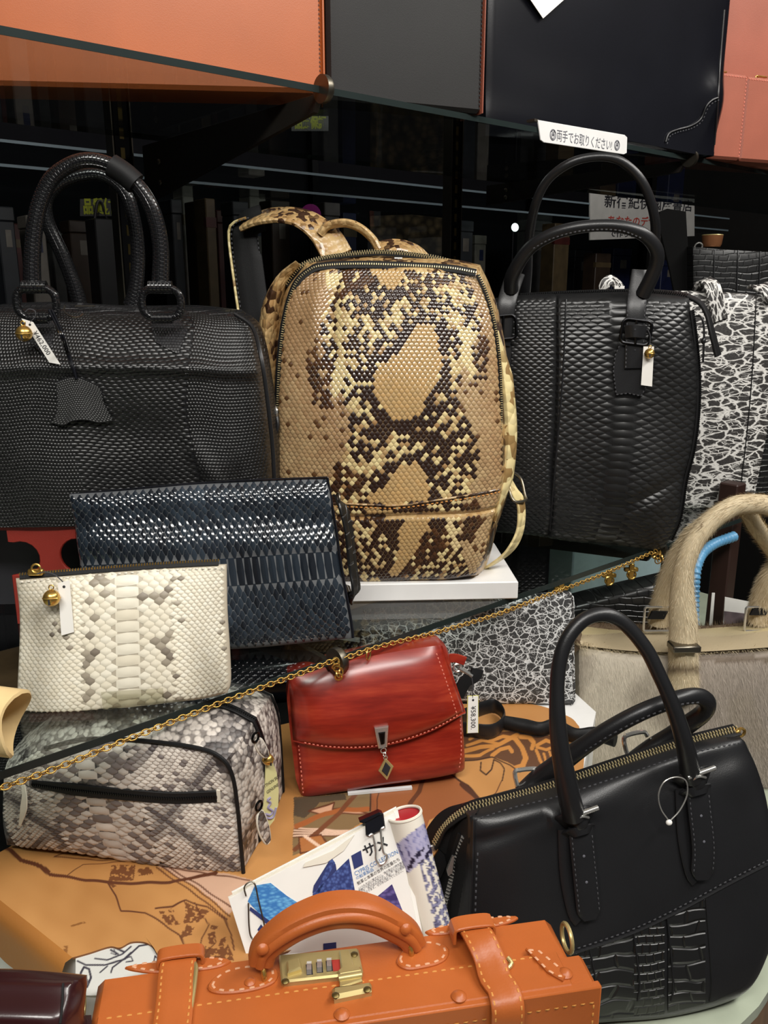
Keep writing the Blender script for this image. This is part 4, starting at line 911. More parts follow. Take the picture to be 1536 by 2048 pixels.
# ================================================================ gold chain
def chain(label, pts, x):
    t = thing('gold_chain', label, 'chain', x[0])
    P = spline(x, 200) - x[0]; tot = np.linalg.norm(np.diff(P, axis=0), axis=1).sum(); pitch = .0052; n = int(tot / pitch); X = resample(P, n + 1)
    a = np.linspace(0, 2 * math.pi, 12, endpoint=False); c = np.stack([.0037 * np.cos(a), .0024 * np.sin(a), 0 * a], 1)
    v, f, _, uv = tube(c, .00062, 6, closed=True); me = None
    for i in range(n):
        d = unit(X[i + 1] - X[i]); o = None
        if me is None: o = MB().add(v, f).build('link', M['gold'], t, 180); me = o.data
        else: o = bpy.data.objects.new('link', me); COL.objects.link(o); o.parent = t
        q = Vector((1, 0, 0)).rotation_difference(Vector(d)); m = q.to_matrix().to_4x4() @ Matrix.Rotation(R(38 if i % 2 else -52), 4, 'X'); m.translation = Vector((X[i] + X[i + 1]) / 2); o.matrix_basis = m
    return t
cy = YS - .013
c1_ = [onY(x, y, cy) for x, y in ((-12, 1581), (100, 1541), (210, 1497), (320, 1453), (420, 1414), (523, 1375), (600, 1347), (672, 1319))]
c2_ = [onY(x, y, cy) for x, y in ((688, 1317), (759, 1293), (882, 1262), (996, 1228), (1100, 1188), (1202, 1150), (1304, 1105))]
t1 = chain('long gold chain hanging along the shelf edge left of the round stop', None, A(c1_))
t2 = chain('gold chain hanging along the shelf edge right of the round stop', None, A(c2_))
put('end_ring', M['gold'], t2, ring(A(onY(737, 1308, cy)) - c2_[0], .0058, .0008, (.6, -1, 0), 18, 6))
put('end_knot', M['gold'], t2, *[ring(A(onY(672 + 5 * math.sin(i * 2), 1322 + i * 4.5, cy)) - c2_[0] + A([0, -.001 * i, 0]), .0033, .0008, (math.sin(i * 1.7), -1, math.cos(i * 1.3) * .6), 12, 5) for i in range(7)])
put('end_knot', M['gold'], t2, *[ring(A(onY(1312 + 8 * math.sin(i * 2), 1104 + i * 2.6, cy)) - c2_[0] + A([0, -.001 * i, 0]), .004, .0008, (math.sin(i * 1.7), -1, math.cos(i * 1.3) * .6), 12, 5) for i in range(7)])
# ================================================================ painted hide on the riser
zh = ZR + .0022
HB = [(145, 1915), (180, 1905), (219, 1893), (240, 1895), (262, 1884), (288, 1884), (306, 1894), (318, 1914), (345, 1935), (480, 1925), (640, 1880), (800, 1800), (900, 1670), (1000, 1610), (1165, 1562)]
HT = [(-70, 1742), (120, 1640), (300, 1550), (560, 1450), (800, 1418), (930, 1408), (1060, 1408), (1135, 1432), (1158, 1452)]
HLf = [(145, 1915), (70, 1855), (0, 1800), (-70, 1742)]; HR = [(1165, 1562), (1168, 1500), (1158, 1452)]
g = coons(*[A([onz(x, y, zh)[:2] for x, y in q]) for q in (HB, HT, HLf, HR)], 560, 330)
Vh = np.concatenate([g.reshape(-1, 2), np.full((g.shape[0] * g.shape[1], 1), zh)], 1)
Ph = proj(Vh)
def paint(P):
    n = len(P); w = P + 1.5 * np.stack([snoise(P, .12, 11), snoise(P, .12, 12)], -1)
    nz = snoise(P, .02, 21) * .5 + snoise(P, .09, 22) * .25; C = mix(rgb(196, 142, 84), rgb(168, 114, 60), np.clip(.4 + .5 * nz, 0, 1))
    BR = A(rgb(92, 50, 30)); DK = A(rgb(62, 38, 28))
    def line(path, wd, c=BR, a=1.0):
        k = np.clip((wd - dline(w, path)) / 1.2 + .5, 0, 1) * a; C[:] = C * (1 - k[:, None]) + A(c) * k[:, None]
    def area_(poly, c, rough=0.0, line_=None):
        m = inpoly(w, poly)
        if rough: m = m & (snoise(P, .9, 31) + snoise(P, .35, 33) > rough * 2 - 1.5)
        C[m] = C[m] * .12 + A(c) * .88
        if line_ is not None: line(list(poly) + [poly[0]], 1.5, line_)
    # left: dog and curved bands
    area_([(310, 1730), (345, 1728), (505, 1758), (485, 1800), (458, 1828), (420, 1794), (370, 1760)], rgb(206, 168, 144))
    for q in ([(322, 1733), (372, 1764), (420, 1797), (458, 1832)], [(334, 1733), (385, 1762), (430, 1792), (462, 1814)], [(312, 1735), (360, 1768), (410, 1802), (452, 1838)]): line(q, 1.5)
    line([(300, 1728), (400, 1745), (500, 1760)], 1.3)
    line([(-40, 1672), (0, 1690), (46, 1720), (100, 1747), (172, 1761), (260, 1767), (340, 1765), (432, 1745)], 3.2); line([(0, 1686), (46, 1717), (100, 1742)], 2.5)
    line([(216, 1766), (230, 1790), (243, 1822), (290, 1825), (330, 1848), (358, 1872), (378, 1902), (400, 1925)], 1.7)
    line([(310, 1817), (345, 1813), (371, 1801), (415, 1814), (448, 1838), (462, 1868), (468, 1900)], 1.6)
    line([(107, 1714), (130, 1707), (170, 1706), (250, 1715)], .9); line([(107, 1714), (150, 1716), (230, 1720), (330, 1722)], .9); line([(135, 1750), (150, 1738), (165, 1728), (250, 1724)], .8); line([(390, 1805), (400, 1830), (420, 1850), (405, 1875), (402, 1890)], 1.1); line([(428, 1870), (430, 1885), (420, 1895), (400, 1920)], 1.1)
    for q in ([(221, 1732), (273, 1730), (267, 1760), (217, 1762)], [(279, 1735), (300, 1735), (308, 1750), (274, 1751)], [(368, 1804), (419, 1823), (396, 1846), (366, 1848), (372, 1825)], [(320, 1830), (346, 1828), (360, 1848), (338, 1848)], [(372, 1850), (388, 1856), (384, 1870), (362, 1876), (360, 1866)],
              [(416, 1866), (430, 1862), (428, 1888), (418, 1886)], [(424, 1850), (436, 1852), (432, 1860), (422, 1856)], [(400, 1885), (428, 1898), (455, 1890), (470, 1920), (390, 1920), (396, 1900)], [(440, 1880), (452, 1874), (448, 1892), (436, 1894)], [(318, 1822), (330, 1822), (328, 1828), (316, 1827)], [(336, 1817), (346, 1816), (348, 1822), (338, 1824)], [(216, 1766), (246, 1764), (226, 1775)]): area_(q, rgb(98, 52, 28), .42)
    for q in ([(128, 1892), (136, 1892), (135, 1908), (127, 1906)], [(140, 1850), (170, 1842), (172, 1845), (142, 1853)]): area_(q, rgb(130, 82, 40), .3)
    # middle: rider and dark ground
    area_([(588, 1600), (640, 1592), (700, 1580), (742, 1575), (752, 1622), (700, 1660), (640, 1690), (586, 1712)], rgb(116, 98, 68))
    area_([(586, 1594), (690, 1588), (692, 1600), (640, 1606), (610, 1636), (588, 1632)], rgb(70, 60, 48))
    area_([(618, 1622), (668, 1606), (664, 1618), (702, 1614), (738, 1628), (690, 1626), (640, 1630)], rgb(214, 164, 132), 0, BR)
    for k in range(4): line([(588, 1654 + k * 6), (630, 1658 + k * 4), (700, 1662 + k * 2)], 1.6, rgb(222, 186, 160)); line([(588, 1657 + k * 6), (630, 1661 + k * 4), (700, 1664 + k * 2)], .9)
    line([(592, 1652), (650, 1628), (690, 1618), (735, 1618)], 5, rgb(160, 92, 48)); line([(590, 1700), (640, 1660), (680, 1625), (712, 1586)], 4.5, rgb(112, 66, 40))
    area_([(600, 1675), (640, 1670), (660, 1690), (600, 1708)], rgb(175, 110, 60), 0, BR); line([(610, 1672), (640, 1692)], 3, rgb(226, 192, 165))
    area_([(742, 1575), (800, 1556), (900, 1548), (936, 1572), (962, 1604), (905, 1614), (860, 1640), (834, 1700), (790, 1690), (742, 1622)], rgb(142, 80, 46))
    line([(742, 1575), (800, 1556), (900, 1548), (936, 1572), (962, 1604), (905, 1614)], 2.0, DK); line([(742, 1575), (740, 1622)], 1.5, DK); line([(848, 1556), (838, 1582), (820, 1608)], 4.5, rgb(96, 56, 36)); line([(925, 1568), (940, 1584), (960, 1602)], 5, rgb(80, 46, 30)); line([(760, 1580), (754, 1600), (752, 1630)], 1.0, DK)
    line([(1005, 1560), (992, 1585), (970, 1600), (940, 1612)], 1.0, BR)
    # right: carved scrollwork
    area_([(922, 1466), (1000, 1462), (1060, 1464), (1112, 1474), (1118, 1520), (1104, 1536), (1072, 1540), (1040, 1538), (1016, 1524), (985, 1514), (922, 1522)], rgb(76, 46, 34))
    TN = A(rgb(196, 132, 66))
    for q, d in (([(930, 1502), (960, 1494), (990, 1492), (1020, 1478), (1035, 1470)], 4.5), ([(935, 1490), (965, 1480), (1000, 1488)], 3), ([(985, 1512), (1000, 1500), (1018, 1496), (1024, 1504)], 4), ([(1030, 1475), (1044, 1494), (1052, 1515), (1046, 1532), (1028, 1538)], 5), ([(1042, 1474), (1058, 1474), (1068, 1484), (1064, 1496)], 4),
                 ([(1072, 1500), (1078, 1520), (1086, 1532)], 3), ([(1074, 1490), (1092, 1480), (1110, 1486)], 3.5), ([(1074, 1494), (1092, 1500), (1110, 1492)], 3), ([(1086, 1508), (1092, 1528)], 2.5), ([(1098, 1504), (1106, 1526)], 2.5), ([(980, 1480), (1005, 1472), (1030, 1478)], 3.5), ([(925, 1512), (960, 1510), (985, 1498)], 3), ([(940, 1478), (958, 1470), (974, 1474)], 2.5)): line(q, d, TN)
    line([(962, 1524), (962, 1540), (972, 1549), (982, 1540), (988, 1520), (1000, 1526), (1008, 1538), (1006, 1560)], 1.4, DK); line([(925, 1522), (985, 1515), (1020, 1530), (1040, 1545)], 1.3, DK)
    return np.clip(C, 0.001, .99)
Ch = paint(Ph); I2 = lambda i, j: i * 331 + j
fh = [(I2(i, j), I2(i + 1, j), I2(i + 1, j + 1), I2(i, j + 1)) for i in range(560) for j in range(330)]
hx = A(onz(600, 1750, ZR + .0003))
t = thing('leather_hide', 'tan leather hide with painted hunting scene spread on the riser', 'hide', hx)
mb = MB().add(Vh - hx, fh, Ch)
ed = spline(A([onz(x, y, zh) for x, y in HLf]), 60); nrm = unit(np.cross(ed[-1] - ed[0], [0, 0, 1.0])); nrm = nrm if nrm[0] < 0 else -nrm
nb_ = A([-1.0, -.0, 0]); rows = []; tt = np.linspace(0, 1, 60)
for k in range(9):
    q = k / 8; drop = (.052 - .026 * tt + .003 * np.sin(tt * 14)) * max(0, q - .12) / .88; out = .010 * math.sin(min(1, q * 3) * math.pi / 2)
    rows.append(ed + nb_ * out - A([0, 0, 1.0]) * (drop + .004 * min(1, q * 2))[:, None])
Vr = np.stack(rows, 1).reshape(-1, 3); fr_ = [(i * 9 + k, i * 9 + k + 1, (i + 1) * 9 + k + 1, (i + 1) * 9 + k) for i in range(59) for k in range(8)]
mb.add(Vr - hx, fr_, mix(rgb(178, 118, 56), rgb(160, 104, 48), np.clip(.5 + snoise(Vr[:, :2], 60, 3) * .5, 0, 1)))
# the front rim turns down a little
ef = spline(A([onz(x, y, zh) for x, y in HB]), 240); Vr = np.stack([ef, ef + A([0, 0, -.0018])], 1).reshape(-1, 3)
mb.add(Vr - hx, [(2 * i, 2 * i + 1, 2 * i + 3, 2 * i + 2) for i in range(239)], rgb(120, 74, 36))
mb.build('hide', M['paint'], t, smooth=60)
# painted cloth under the hide at the front left corner
zc = ZR + .0006
cb = [(150, 1990), (200, 1990), (260, 1975), (330, 1950)]; ctp = [(152, 1905), (219, 1878), (270, 1872), (332, 1900)]
g = coons(*[A([onz(x, y, zc)[:2] for x, y in q]) for q in (cb, ctp, [cb[0], ctp[0]], [cb[-1], ctp[-1]])], 120, 70)
V = np.concatenate([g.reshape(-1, 2), np.full((g.shape[0] * g.shape[1], 1), zc)], 1); P = proj(V); C = np.tile(A(rgb(206, 206, 200)), (len(P), 1))
for q, d in (([(155, 1922), (172, 1930), (210, 1930), (250, 1918), (278, 1892), (300, 1888)], 1.8), ([(190, 1917), (215, 1920), (245, 1908), (262, 1893)], 1.6), ([(262, 1905), (248, 1918), (225, 1935), (222, 1945)], 1.6), ([(250, 1917), (262, 1913), (266, 1922), (252, 1924)], 1.2), ([(200, 1945), (215, 1932)], 1.4),
             ([(162, 1945), (168, 1934), (178, 1938), (182, 1955), (174, 1974), (162, 1974), (158, 1960), (162, 1945)], 2.2), ([(310, 1912), (308, 1922), (316, 1930), (320, 1922), (310, 1912)], 1.4), ([(222, 1906), (232, 1910), (228, 1898)], 1.0), ([(232, 1896), (248, 1904)], 2.2), ([(222, 1900), (236, 1908)], 2.0)):
    k = np.clip((d - dline(P, q)) / 1.0 + .5, 0, 1); C = C * (1 - k[:, None]) + A(rgb(52, 48, 60)) * k[:, None]
C[((P - A([169, 1964])) ** 2 / A([64., 110.])).sum(1) < 1] = rgb(92, 90, 95)
t = tag(MB().add(V - V[0], [(i * 71 + j, (i + 1) * 71 + j, (i + 1) * 71 + j + 1, i * 71 + j + 1) for i in range(120) for j in range(70)], C).build('painted_cloth', M['paintcloth'], None, 180), 'white cloth with dark line drawing peeking out under the hide', 'cloth'); t.location = Vector(V[0])

# ================================================================ python toiletry bag
Tf = Fr(onz(250, 1722, ZR + .0025), -7, 0)
bot = [(14, 1690), (137, 1702), (234, 1718), (352, 1737), (486, 1749)]
top = [(8, 1545), (80, 1500), (150, 1482), (207, 1478), (293, 1483), (391, 1496), (452, 1520)]
lef = [(14, 1690), (6, 1640), (8, 1545)]; rig = [(486, 1749), (481, 1680), (475, 1614), (467, 1560), (452, 1520)]
tb = SL(Tf, bot, top, lef, rig, 80, 60, lambda S, T: .010 * pil(2.5, .6)(S, T) + .002 * np.sin(S * 9) * np.sin(T * 6), .12)
def prism(fr, front_px, back_px, nf, nb2, k, taper=.004):
    return None
root = thing('toiletry_bag', 'grey and white python skin zip wash bag lying under the glass shelf', 'bag', Tf)
m = Mat('grey_python_side'); m.set(Roughness=.45)
vv = m.mapped((1, 1, 1)); vo = m.n('ShaderNodeTexVoronoi', Scale=215.0); m.l(vv, vo.inputs['Vector']); ns = m.n('ShaderNodeTexNoise', Scale=26.0, Detail=1.0); m.l(vo.outputs['Position'], ns.inputs[0])
sx = m.nt.nodes.new('ShaderNodeSeparateColor'); m.l(vo.outputs['Color'], sx.inputs[0]); ad = m.n('ShaderNodeMath', operation='MULTIPLY_ADD'); m.l(sx.outputs[0], ad.inputs[0]); ad.inputs[1].default_value = .16; m.l(ns.outputs[0], ad.inputs[2])
b0 = m.ramp(ad.outputs[0], [(0.0, rgb(225, 216, 205)), (.54, rgb(205, 196, 186)), (.60, rgb(150, 142, 136)), (.66, rgb(88, 82, 80))])
ed_ = m.ramp(vo.outputs[0], [(.0, (1, 1, 1)), (.5, (1, 1, 1)), (.75, (.35, .34, .34))]); mc = m.n('ShaderNodeMix', data_type='RGBA', blend_type='MULTIPLY'); mc.inputs[0].default_value = 1; m.l(b0, mc.inputs[6]); m.l(ed_, mc.inputs[7]); m.l(mc.outputs[2], m.b.inputs['Base Color'])
iv = m.n('ShaderNodeMath', operation='SUBTRACT'); iv.inputs[0].default_value = 1; m.l(vo.outputs[0], iv.inputs[1]); m.bump(iv.outputs[0], .7, .0013); M['greypy'] = m.m
# body: front outline swept back and swelling over the top
v, f, _, uv = tb.mesh(2)
nf = (tb.nu + 1) * (tb.nv + 1)
loop = np.concatenate([tb.F[:, 0], tb.F[-1, 1:], tb.F[::-1, -1][1:], tb.F[0, ::-1][1:-1]]); cen = loop.mean(0)
rings_ = []; depth = .125
for k in range(13):
    q = k / 12; X = loop.copy(); e = .010 * math.sin(math.pi * min(1, q * 1.1)) ** .7
    dirv = X - cen; dirv[:, 1] = 0; dl = np.linalg.norm(dirv, axis=1, keepdims=True); X = X + dirv / dl * e * np.clip((X[:, 2:3] - .012) / .03, 0, 1)
    X[:, 1] = loop[:, 1] + depth * q + 0; sh = 1 - .05 * q ** 3; X[:, 0] = cen[0] + (X[:, 0] - cen[0]) * sh + .012 * q; X[:, 2] = np.where(X[:, 2] > .02, X[:, 2] * (1 + .10 * math.sin(math.pi * q) - .04 * q ** 2), X[:, 2]); rings_.append(X)
n = len(loop); Vb = np.concatenate(rings_); fb = [(k * n + i, (k + 1) * n + i, (k + 1) * n + (i + 1) % n, k * n + (i + 1) % n) for k in range(12) for i in range(n)] + [tuple(range(12 * n, 13 * n))]
I4 = lambda i, j: i * (tb.nv + 1) + j
ff4 = [(I4(i, j), I4(i + 1, j), I4(i + 1, j + 1), I4(i, j + 1)) for i in range(tb.nu) for j in range(tb.nv)]
put('body', M['greypy'], root, (tb.F.reshape(-1, 3), ff4), (Vb, fb))
S, T, W_, H_, Q_ = belly(.45, .085, .074, .008, .99, .02, .99, .026, .95, .0125, .74)
S = S + .10 * (T - .5) * -1; kk = (S > .012) & (S < .985); S, T, W_, H_, Q_ = [q[kk] for q in (S, T, W_, H_, Q_)]
def tcol(P, S, T):
    n = len(P); r = RNG.random(n); d = np.abs(S - .45 + .1 * (T - .5)); C = mix(rgb(222, 212, 200), rgb(180, 170, 160), r)
    x, y = P[:, 0], P[:, 1]; k = np.minimum(np.abs((x - 330) * .9 + (y - 1640) * .75), np.abs((x - 330) * .9 - (y - 1640) * 1.3)) / 22
    k2 = np.minimum(np.abs((x - 90) * .8 - (y - 1650)), np.abs((x - 60) + (y - 1700) * 1.2)) / 18
    band = np.clip(1.15 - np.minimum(k, k2), 0, 1) * (d > .2); sp = (r < .42 * np.exp(-((d - .12) / .06) ** 2) + .12)
    C = np.where(sp[:, None], A(rgb(118, 108, 104)), C); return mix(C, A(rgb(84, 76, 76)), band * (.75 + .25 * r))
zpx = [(66, 1567), (156, 1579), (273, 1590), (350, 1595), (434, 1592)]
Pc = Tf.px(tb.at(S, T)); kk = dline(Pc, zpx) > 14; S, T, W_, H_, Q_ = [q[kk] for q in (S, T, W_, H_, Q_)]
scales('scales', tb, S, T, W_, H_, Q_, .0008, tcol, M['skinmat'], root, Tf, shrink=.95, tilt=.0003)
put('front_piping', M['blacksoft'], root, tube(np.concatenate([spline(Tf.L([(90, 1497, .002), (150, 1481, .002), (207, 1477, .002), (293, 1482, .002), (391, 1495, .002), (440, 1514, .002), (464, 1549, .002), (475, 1614, .002), (481, 1680, .002), (487, 1748, .002)]), 60)]), .0018, 8))
zp = tb.path(Tf, zpx, .0004, 40); put('front_zipper', M['blacksoft'], root, strap(zp, np.interp(np.linspace(0, 1, 40), [0, .2, 1], [.006, .011, .0105]), .0022, (0, -1, 0)))
zipteeth(zp + A([0, -.0012, 0]), (0, -1, 0), None, M['darkmetal'], root, w=.002, pitch=.002, h=.0008)
put('zipper_stop', M['paper2'], root, box(zp[-1][0], zp[-1][0] + .003, zp[-1][1] - .001, zp[-1][1] + .001, zp[-1][2] - .005, zp[-1][2] + .006))
put('leather_pull', M['paper2'], root, strap(spline(Tf.L([(47, 1570, .012), (49, 1595, .014), (46, 1625, .014), (40, 1650, .012)]), 14), np.r_[np.linspace(.003, .006, 7), np.linspace(.006, .002, 7)], .0015, (0, -1, 0)))
# arched zip over the top and right end
def rim_pt(frac, q):
    i = int(frac * (n - 1)); k = q * 12; a = int(k); b = min(a + 1, 12); return rings_[a][i] * (1 - k + a) + rings_[b][i] * (k - a)
nu1 = tb.nu; s0 = (nu1 + 4) / n; s1_ = (nu1 + tb.nv + nu1 - 4) / n
for q, wd, mt in ((.34, .009, 'blacksoft'), (.93, .003, 'blacksoft')):
    zz = A([rim_pt(s, q) for s in np.linspace(s0, s1_, 70)]); nn_ = zz - A([cen[0], 0, cen[2]]); nn_[:, 1] = 0; nn_ = unit(nn_)
    put('arched_zipper' if q < .5 else 'back_piping', M[mt], root, strap(zz + nn_ * .0008, wd, .002, nn_))
    if q < .5: zipteeth(zz + nn_ * .002, nn_, None, M['darkmetal'], root, w=.002, pitch=.002, h=.0008)
xr = rings_[6][nu1 + 30][0]
def endpt(px_, py_, off=.004):
    fe = Fr(Tf.world((xr + off, 0, 0)), -7 + 90, 0); w_ = fe.world(fe.loc(px_, py_)); return Tf.wl(w_)
def pull(c, s=1.0):
    c = A(c); a = np.linspace(0, 2 * math.pi, 24, endpoint=False); rr2 = .0085 * s * (1 - .42 * np.sin(a) * (np.sin(a) > 0))
    P = np.stack([rr2 * np.cos(a) * .75, 0 * a, rr2 * np.sin(a) * 1.55], 1); return c, P
fe = Fr(Tf.world((xr + .007, 0, 0)), 60, 0)
def teardrop(cpx, name='zip_pull'):
    c = fe.L(cpx); put(name, M['greypy'], root, plate(c, -.001, .0015, .0006), smooth=40, xform=(fe, Tf)); put('pull_edge', M['paper2'], root, tube(spline(c, 30, True), .0009, 6, closed=True), xform=(fe, Tf))
teardrop([(512, 1480), (522, 1478), (534, 1500), (536, 1512), (528, 1514), (518, 1505), (511, 1492)])
teardrop([(517, 1625), (525, 1622), (536, 1650), (540, 1678), (532, 1688), (520, 1670), (514, 1645)])
for q in ((511, 1475), (518, 1612)): put('zip_slider', M['darkmetal'], root, ring(fe.loc(*q, .001), .004, .0011, (0, 1, 0), 14, 6), xform=(fe, Tf))
lb = Fr(fe.world(fe.loc(540, 1620, -.004)), 40, 0)
t = thing('skin_label', 'pale yellow python skin card hanging at the end of the wash bag', 'label', lb)
mm = plain('pale_yellow_card', rgb(214, 208, 150), .55)
CQ = lb.L([(531, 1530), (545, 1524), (553, 1545), (557, 1580), (556, 1610), (548, 1640), (536, 1655), (524, 1662), (522, 1640), (528, 1600), (530, 1560)])
put('card', mm, t, plate(CQ, -.0004, .0004), smooth=0)
d0 = unit(lb.loc(556, 1557) - lb.loc(529, 1570)); d1 = unit(lb.loc(548, 1545) - lb.loc(550, 1575))
text('PYTHON SKIN', .0046, lb.loc(543, 1563, .0006), (1, 0, .25), (0, 0, 1), M['ink'], t, align='CENTER', sx=.62); text('GENUINE', .0046, lb.loc(545, 1577, .0006), (1, 0, .25), (0, 0, 1), M['ink'], t, align='CENTER', sx=.62)
put('snake_emblem', plain('lilac_print', rgb(150, 142, 170), .6), t, tube(spline(lb.L([(541, 1595), (535, 1600), (541, 1606), (536, 1615), (545, 1622), (540, 1630), (531, 1628), (534, 1636), (546, 1634), (552, 1615)], .0006), 40), .0011, 6))
put('cord', M['silver'], t, tube(spline(lb.L([(533, 1530), (525, 1505), (518, 1485), (514, 1478)], .001), 12), .0006, 5)); bell(t, lb.loc(536, 1519, .002), .0048)

# ================================================================ red leather clutch
U = Fr(onz(765, 1576, ZR + .0025), 9, 8)
bot = [(603, 1596), (680, 1583), (763, 1568), (850, 1555), (922, 1541)]
top = [(580, 1352), (660, 1328), (760, 1306), (830, 1294), (880, 1288)]
lef = [(603, 1596), (597, 1530), (588, 1440), (580, 1352)]; rig = [(922, 1541), (929, 1530), (924, 1430), (908, 1362), (897, 1310), (880, 1288)]
ub = SL(U, bot, top, lef, rig, 60, 60, lambda S, T: .012 * pil(5, .5)(S, T) + .001 * np.sin(T * 14), .035)
root = thing('clutch_bag', 'red glossy leather flap clutch with jewelled clasp under the chain', 'clutch', U)
m = Mat('red_streaked_leather'); m.set(Roughness=.3, Coat_Weight=.35, Coat_Roughness=.22)
vv = m.mapped((8, 8, 60), rot=(0, .18, 0)); ns = m.n('ShaderNodeTexNoise', Scale=1.6, Detail=5.0, Roughness=.6); m.l(vv, ns.inputs[0])
m.l(m.ramp(ns.outputs[0], [(.28, rgb(112, 24, 16)), (.5, rgb(142, 38, 24)), (.75, rgb(172, 62, 38))]), m.b.inputs['Base Color']); M['red'] = m.m
put('body', M['red'], root, ub.mesh(6, .003))
fb_ = [(592, 1478), (654, 1489), (722, 1491), (786, 1482), (859, 1457), (926, 1420)]
FL = ub.path(U, fb_, .0025, 40); flT = U.L([(578, 1356), (660, 1331), (760, 1309), (830, 1297), (882, 1290)], .003); flT = spline(flT, 40)
rowsF = []
for k in range(13):
    q = k / 12; row = FL * (1 - q) + flT * q
    for i in range(40): row[i, 1] = min(row[i, 1], row[i, 1] - .011 * math.sin(math.pi * q) ** .6 * (1 - abs(2 * i / 39 - 1) ** 6) - .002)
    rowsF.append(row)
rowsF.append(flT + A([0, .012, .002])); rowsF.append(flT + A([0, .034, -.001]))
Vf = np.stack(rowsF, 1).reshape(-1, 3); kf = len(rowsF); ffl = [(i * kf + k, (i + 1) * kf + k, (i + 1) * kf + k + 1, i * kf + k + 1) for i in range(39) for k in range(kf - 1)]
ofl = put('flap', M['red'], root, (Vf, ffl)); so_ = ofl.modifiers.new('thick', 'SOLIDIFY'); so_.thickness = .0018; so_.offset = 0
put('flap_edge', M['red'], root, tube(np.concatenate([rowsF[0], A([r[-1] for r in rowsF[:13]])]), .0014, 6))
inset = np.concatenate([rowsF[1][2:-2] * .35 + rowsF[0][2:-2] * .65 + A([0, -.0034, 0]), A([r[-3] for r in rowsF[1:12]]) + A([0, -.0012, 0])]); stitches(inset, (0, -1, 0), M['thread_red'], root, ln=.0026, gap=.0014, w=.0005)
stitches(ub.path(U, [(607, 1586), (602, 1530), (598, 1490)], .0005, 14), (0, -1, 0), M['thread_red'], root, ln=.0026, gap=.0014, w=.0005); stitches(ub.path(U, [(918, 1535), (922, 1500), (920, 1440)], .0005, 14), (0, -1, 0), M['thread_red'], root, ln=.0026, gap=.0014, w=.0005)
put('gusset', M['red'], root, plate(U.L([(578, 1360), (588, 1440), (597, 1530), (603, 1594), (592, 1560), (582, 1480), (574, 1400)]), -.03, -.002), smooth=40)
nc_ = .0255
cl = put('clasp', M['silver'], root, plate(U.L([(749, 1456), (777, 1452), (774, 1494), (757, 1497)], nc_), nc_ - .004, nc_ + .0015, .0012), smooth=0)
put('clasp_jewel', M['darkmetal'], cl, plate(U.L([(756, 1464), (770, 1462), (769, 1486), (761, 1488)], nc_), nc_ + .0015, nc_ + .003, .0014), smooth=0)
put('ring', M['silver'], root, ring(U.loc(767, 1501, nc_), .0026, .0006, (0, 1, 0), 14, 6), ring(U.loc(769, 1509, nc_), .0024, .0006, (1, .4, 0), 14, 6), ring(U.loc(771, 1515, nc_), .0018, .0005, (0, 1, 0), 14, 6), kind='stuff')
dp = put('drop', M['brass'], root, plate(U.L([(771, 1516), (787, 1533), (774, 1560), (757, 1542)], nc_), nc_ - .002, nc_ + .001, .0008), smooth=0)
put('drop_jewel', M['ink'], dp, plate(U.L([(771, 1523), (781, 1534), (774, 1552), (763, 1541)], nc_), nc_ + .001, nc_ + .0022, .001), smooth=0)
put('strap_tab', M['red'], root, strap(spline(U.L([(888, 1318, -.012), (910, 1316, -.012), (930, 1322, -.012)]), 8), .009, .003, (0, -1, 0)))
put('strap_hook', M['silver'], root, ring(U.loc(915, 1335, -.012), .004, .0012, (0, 1, 0), 14, 6), tube(spline(U.L([(918, 1336, -.012), (932, 1344, -.012), (944, 1352, -.012)]), 8), .0022, 8))
put('strap_end', M['blacksoft'], root, strap(spline(U.L([(955, 1338, -.014), (950, 1352, -.013), (932, 1362, -.012), (922, 1378, -.012), (915, 1392, -.012)]), 14), .013, .004, (0, -1, 0)))
price_tag('price tag with yellow edge reading 58,300 beside the red clutch', U, -.004, [(936, 1393), (956, 1392), (956, 1465), (935, 1466)], [(945, 1396), (946, 1375), (944, 1356)], '¥58,300.', None, size=.34, edge=plain('yellow_card_border', rgb(196, 190, 90), .5))
t = tag(MB().add(*tube(spline(A([onz(x, y, ZR + .010) for x, y in ((925, 1432), (985, 1412), (1008, 1436), (985, 1462), (925, 1458))]), 40) - onz(960, 1440, ZR + .010), .009, 10, r2=.0018, up=(0, 0, 1))).build('leather_strap', M['black'], None), 'coiled black leather strap lying behind the price tag', 'strap'); t.location = Vector(onz(960, 1440, ZR + .0125))
t = tag(MB().add(*tube(spline(A([onz(x, y, ZR + .008) for x, y in ((1010, 1445), (1050, 1452), (1080, 1458), (1110, 1452), (1150, 1470), (1190, 1468), (1230, 1480))]), 60) - onz(1100, 1455, ZR + .008), .0055 + .0022 * np.abs(np.sin(np.linspace(0, 9, 60))), 10, r2=.008)).build('knotted_lace', M['blacksoft'], None), 'knotted black leather lace lying across the hide', 'lace'); t.location = Vector(onz(1100, 1455, ZR + .0115))
pc = plain('clear_stand_edge', (.7, .72, .72), .15)
t = tag(MB().add(*box(-.032, .032, -.002, .002, 0, .0025)).build('clear_rest', pc, None, 0), 'clear plastic rest under the red clutch', 'stand'); ftm = Fr(onz(760, 1583, ZR + .0025), 9, 0).M; t.matrix_world = ftm

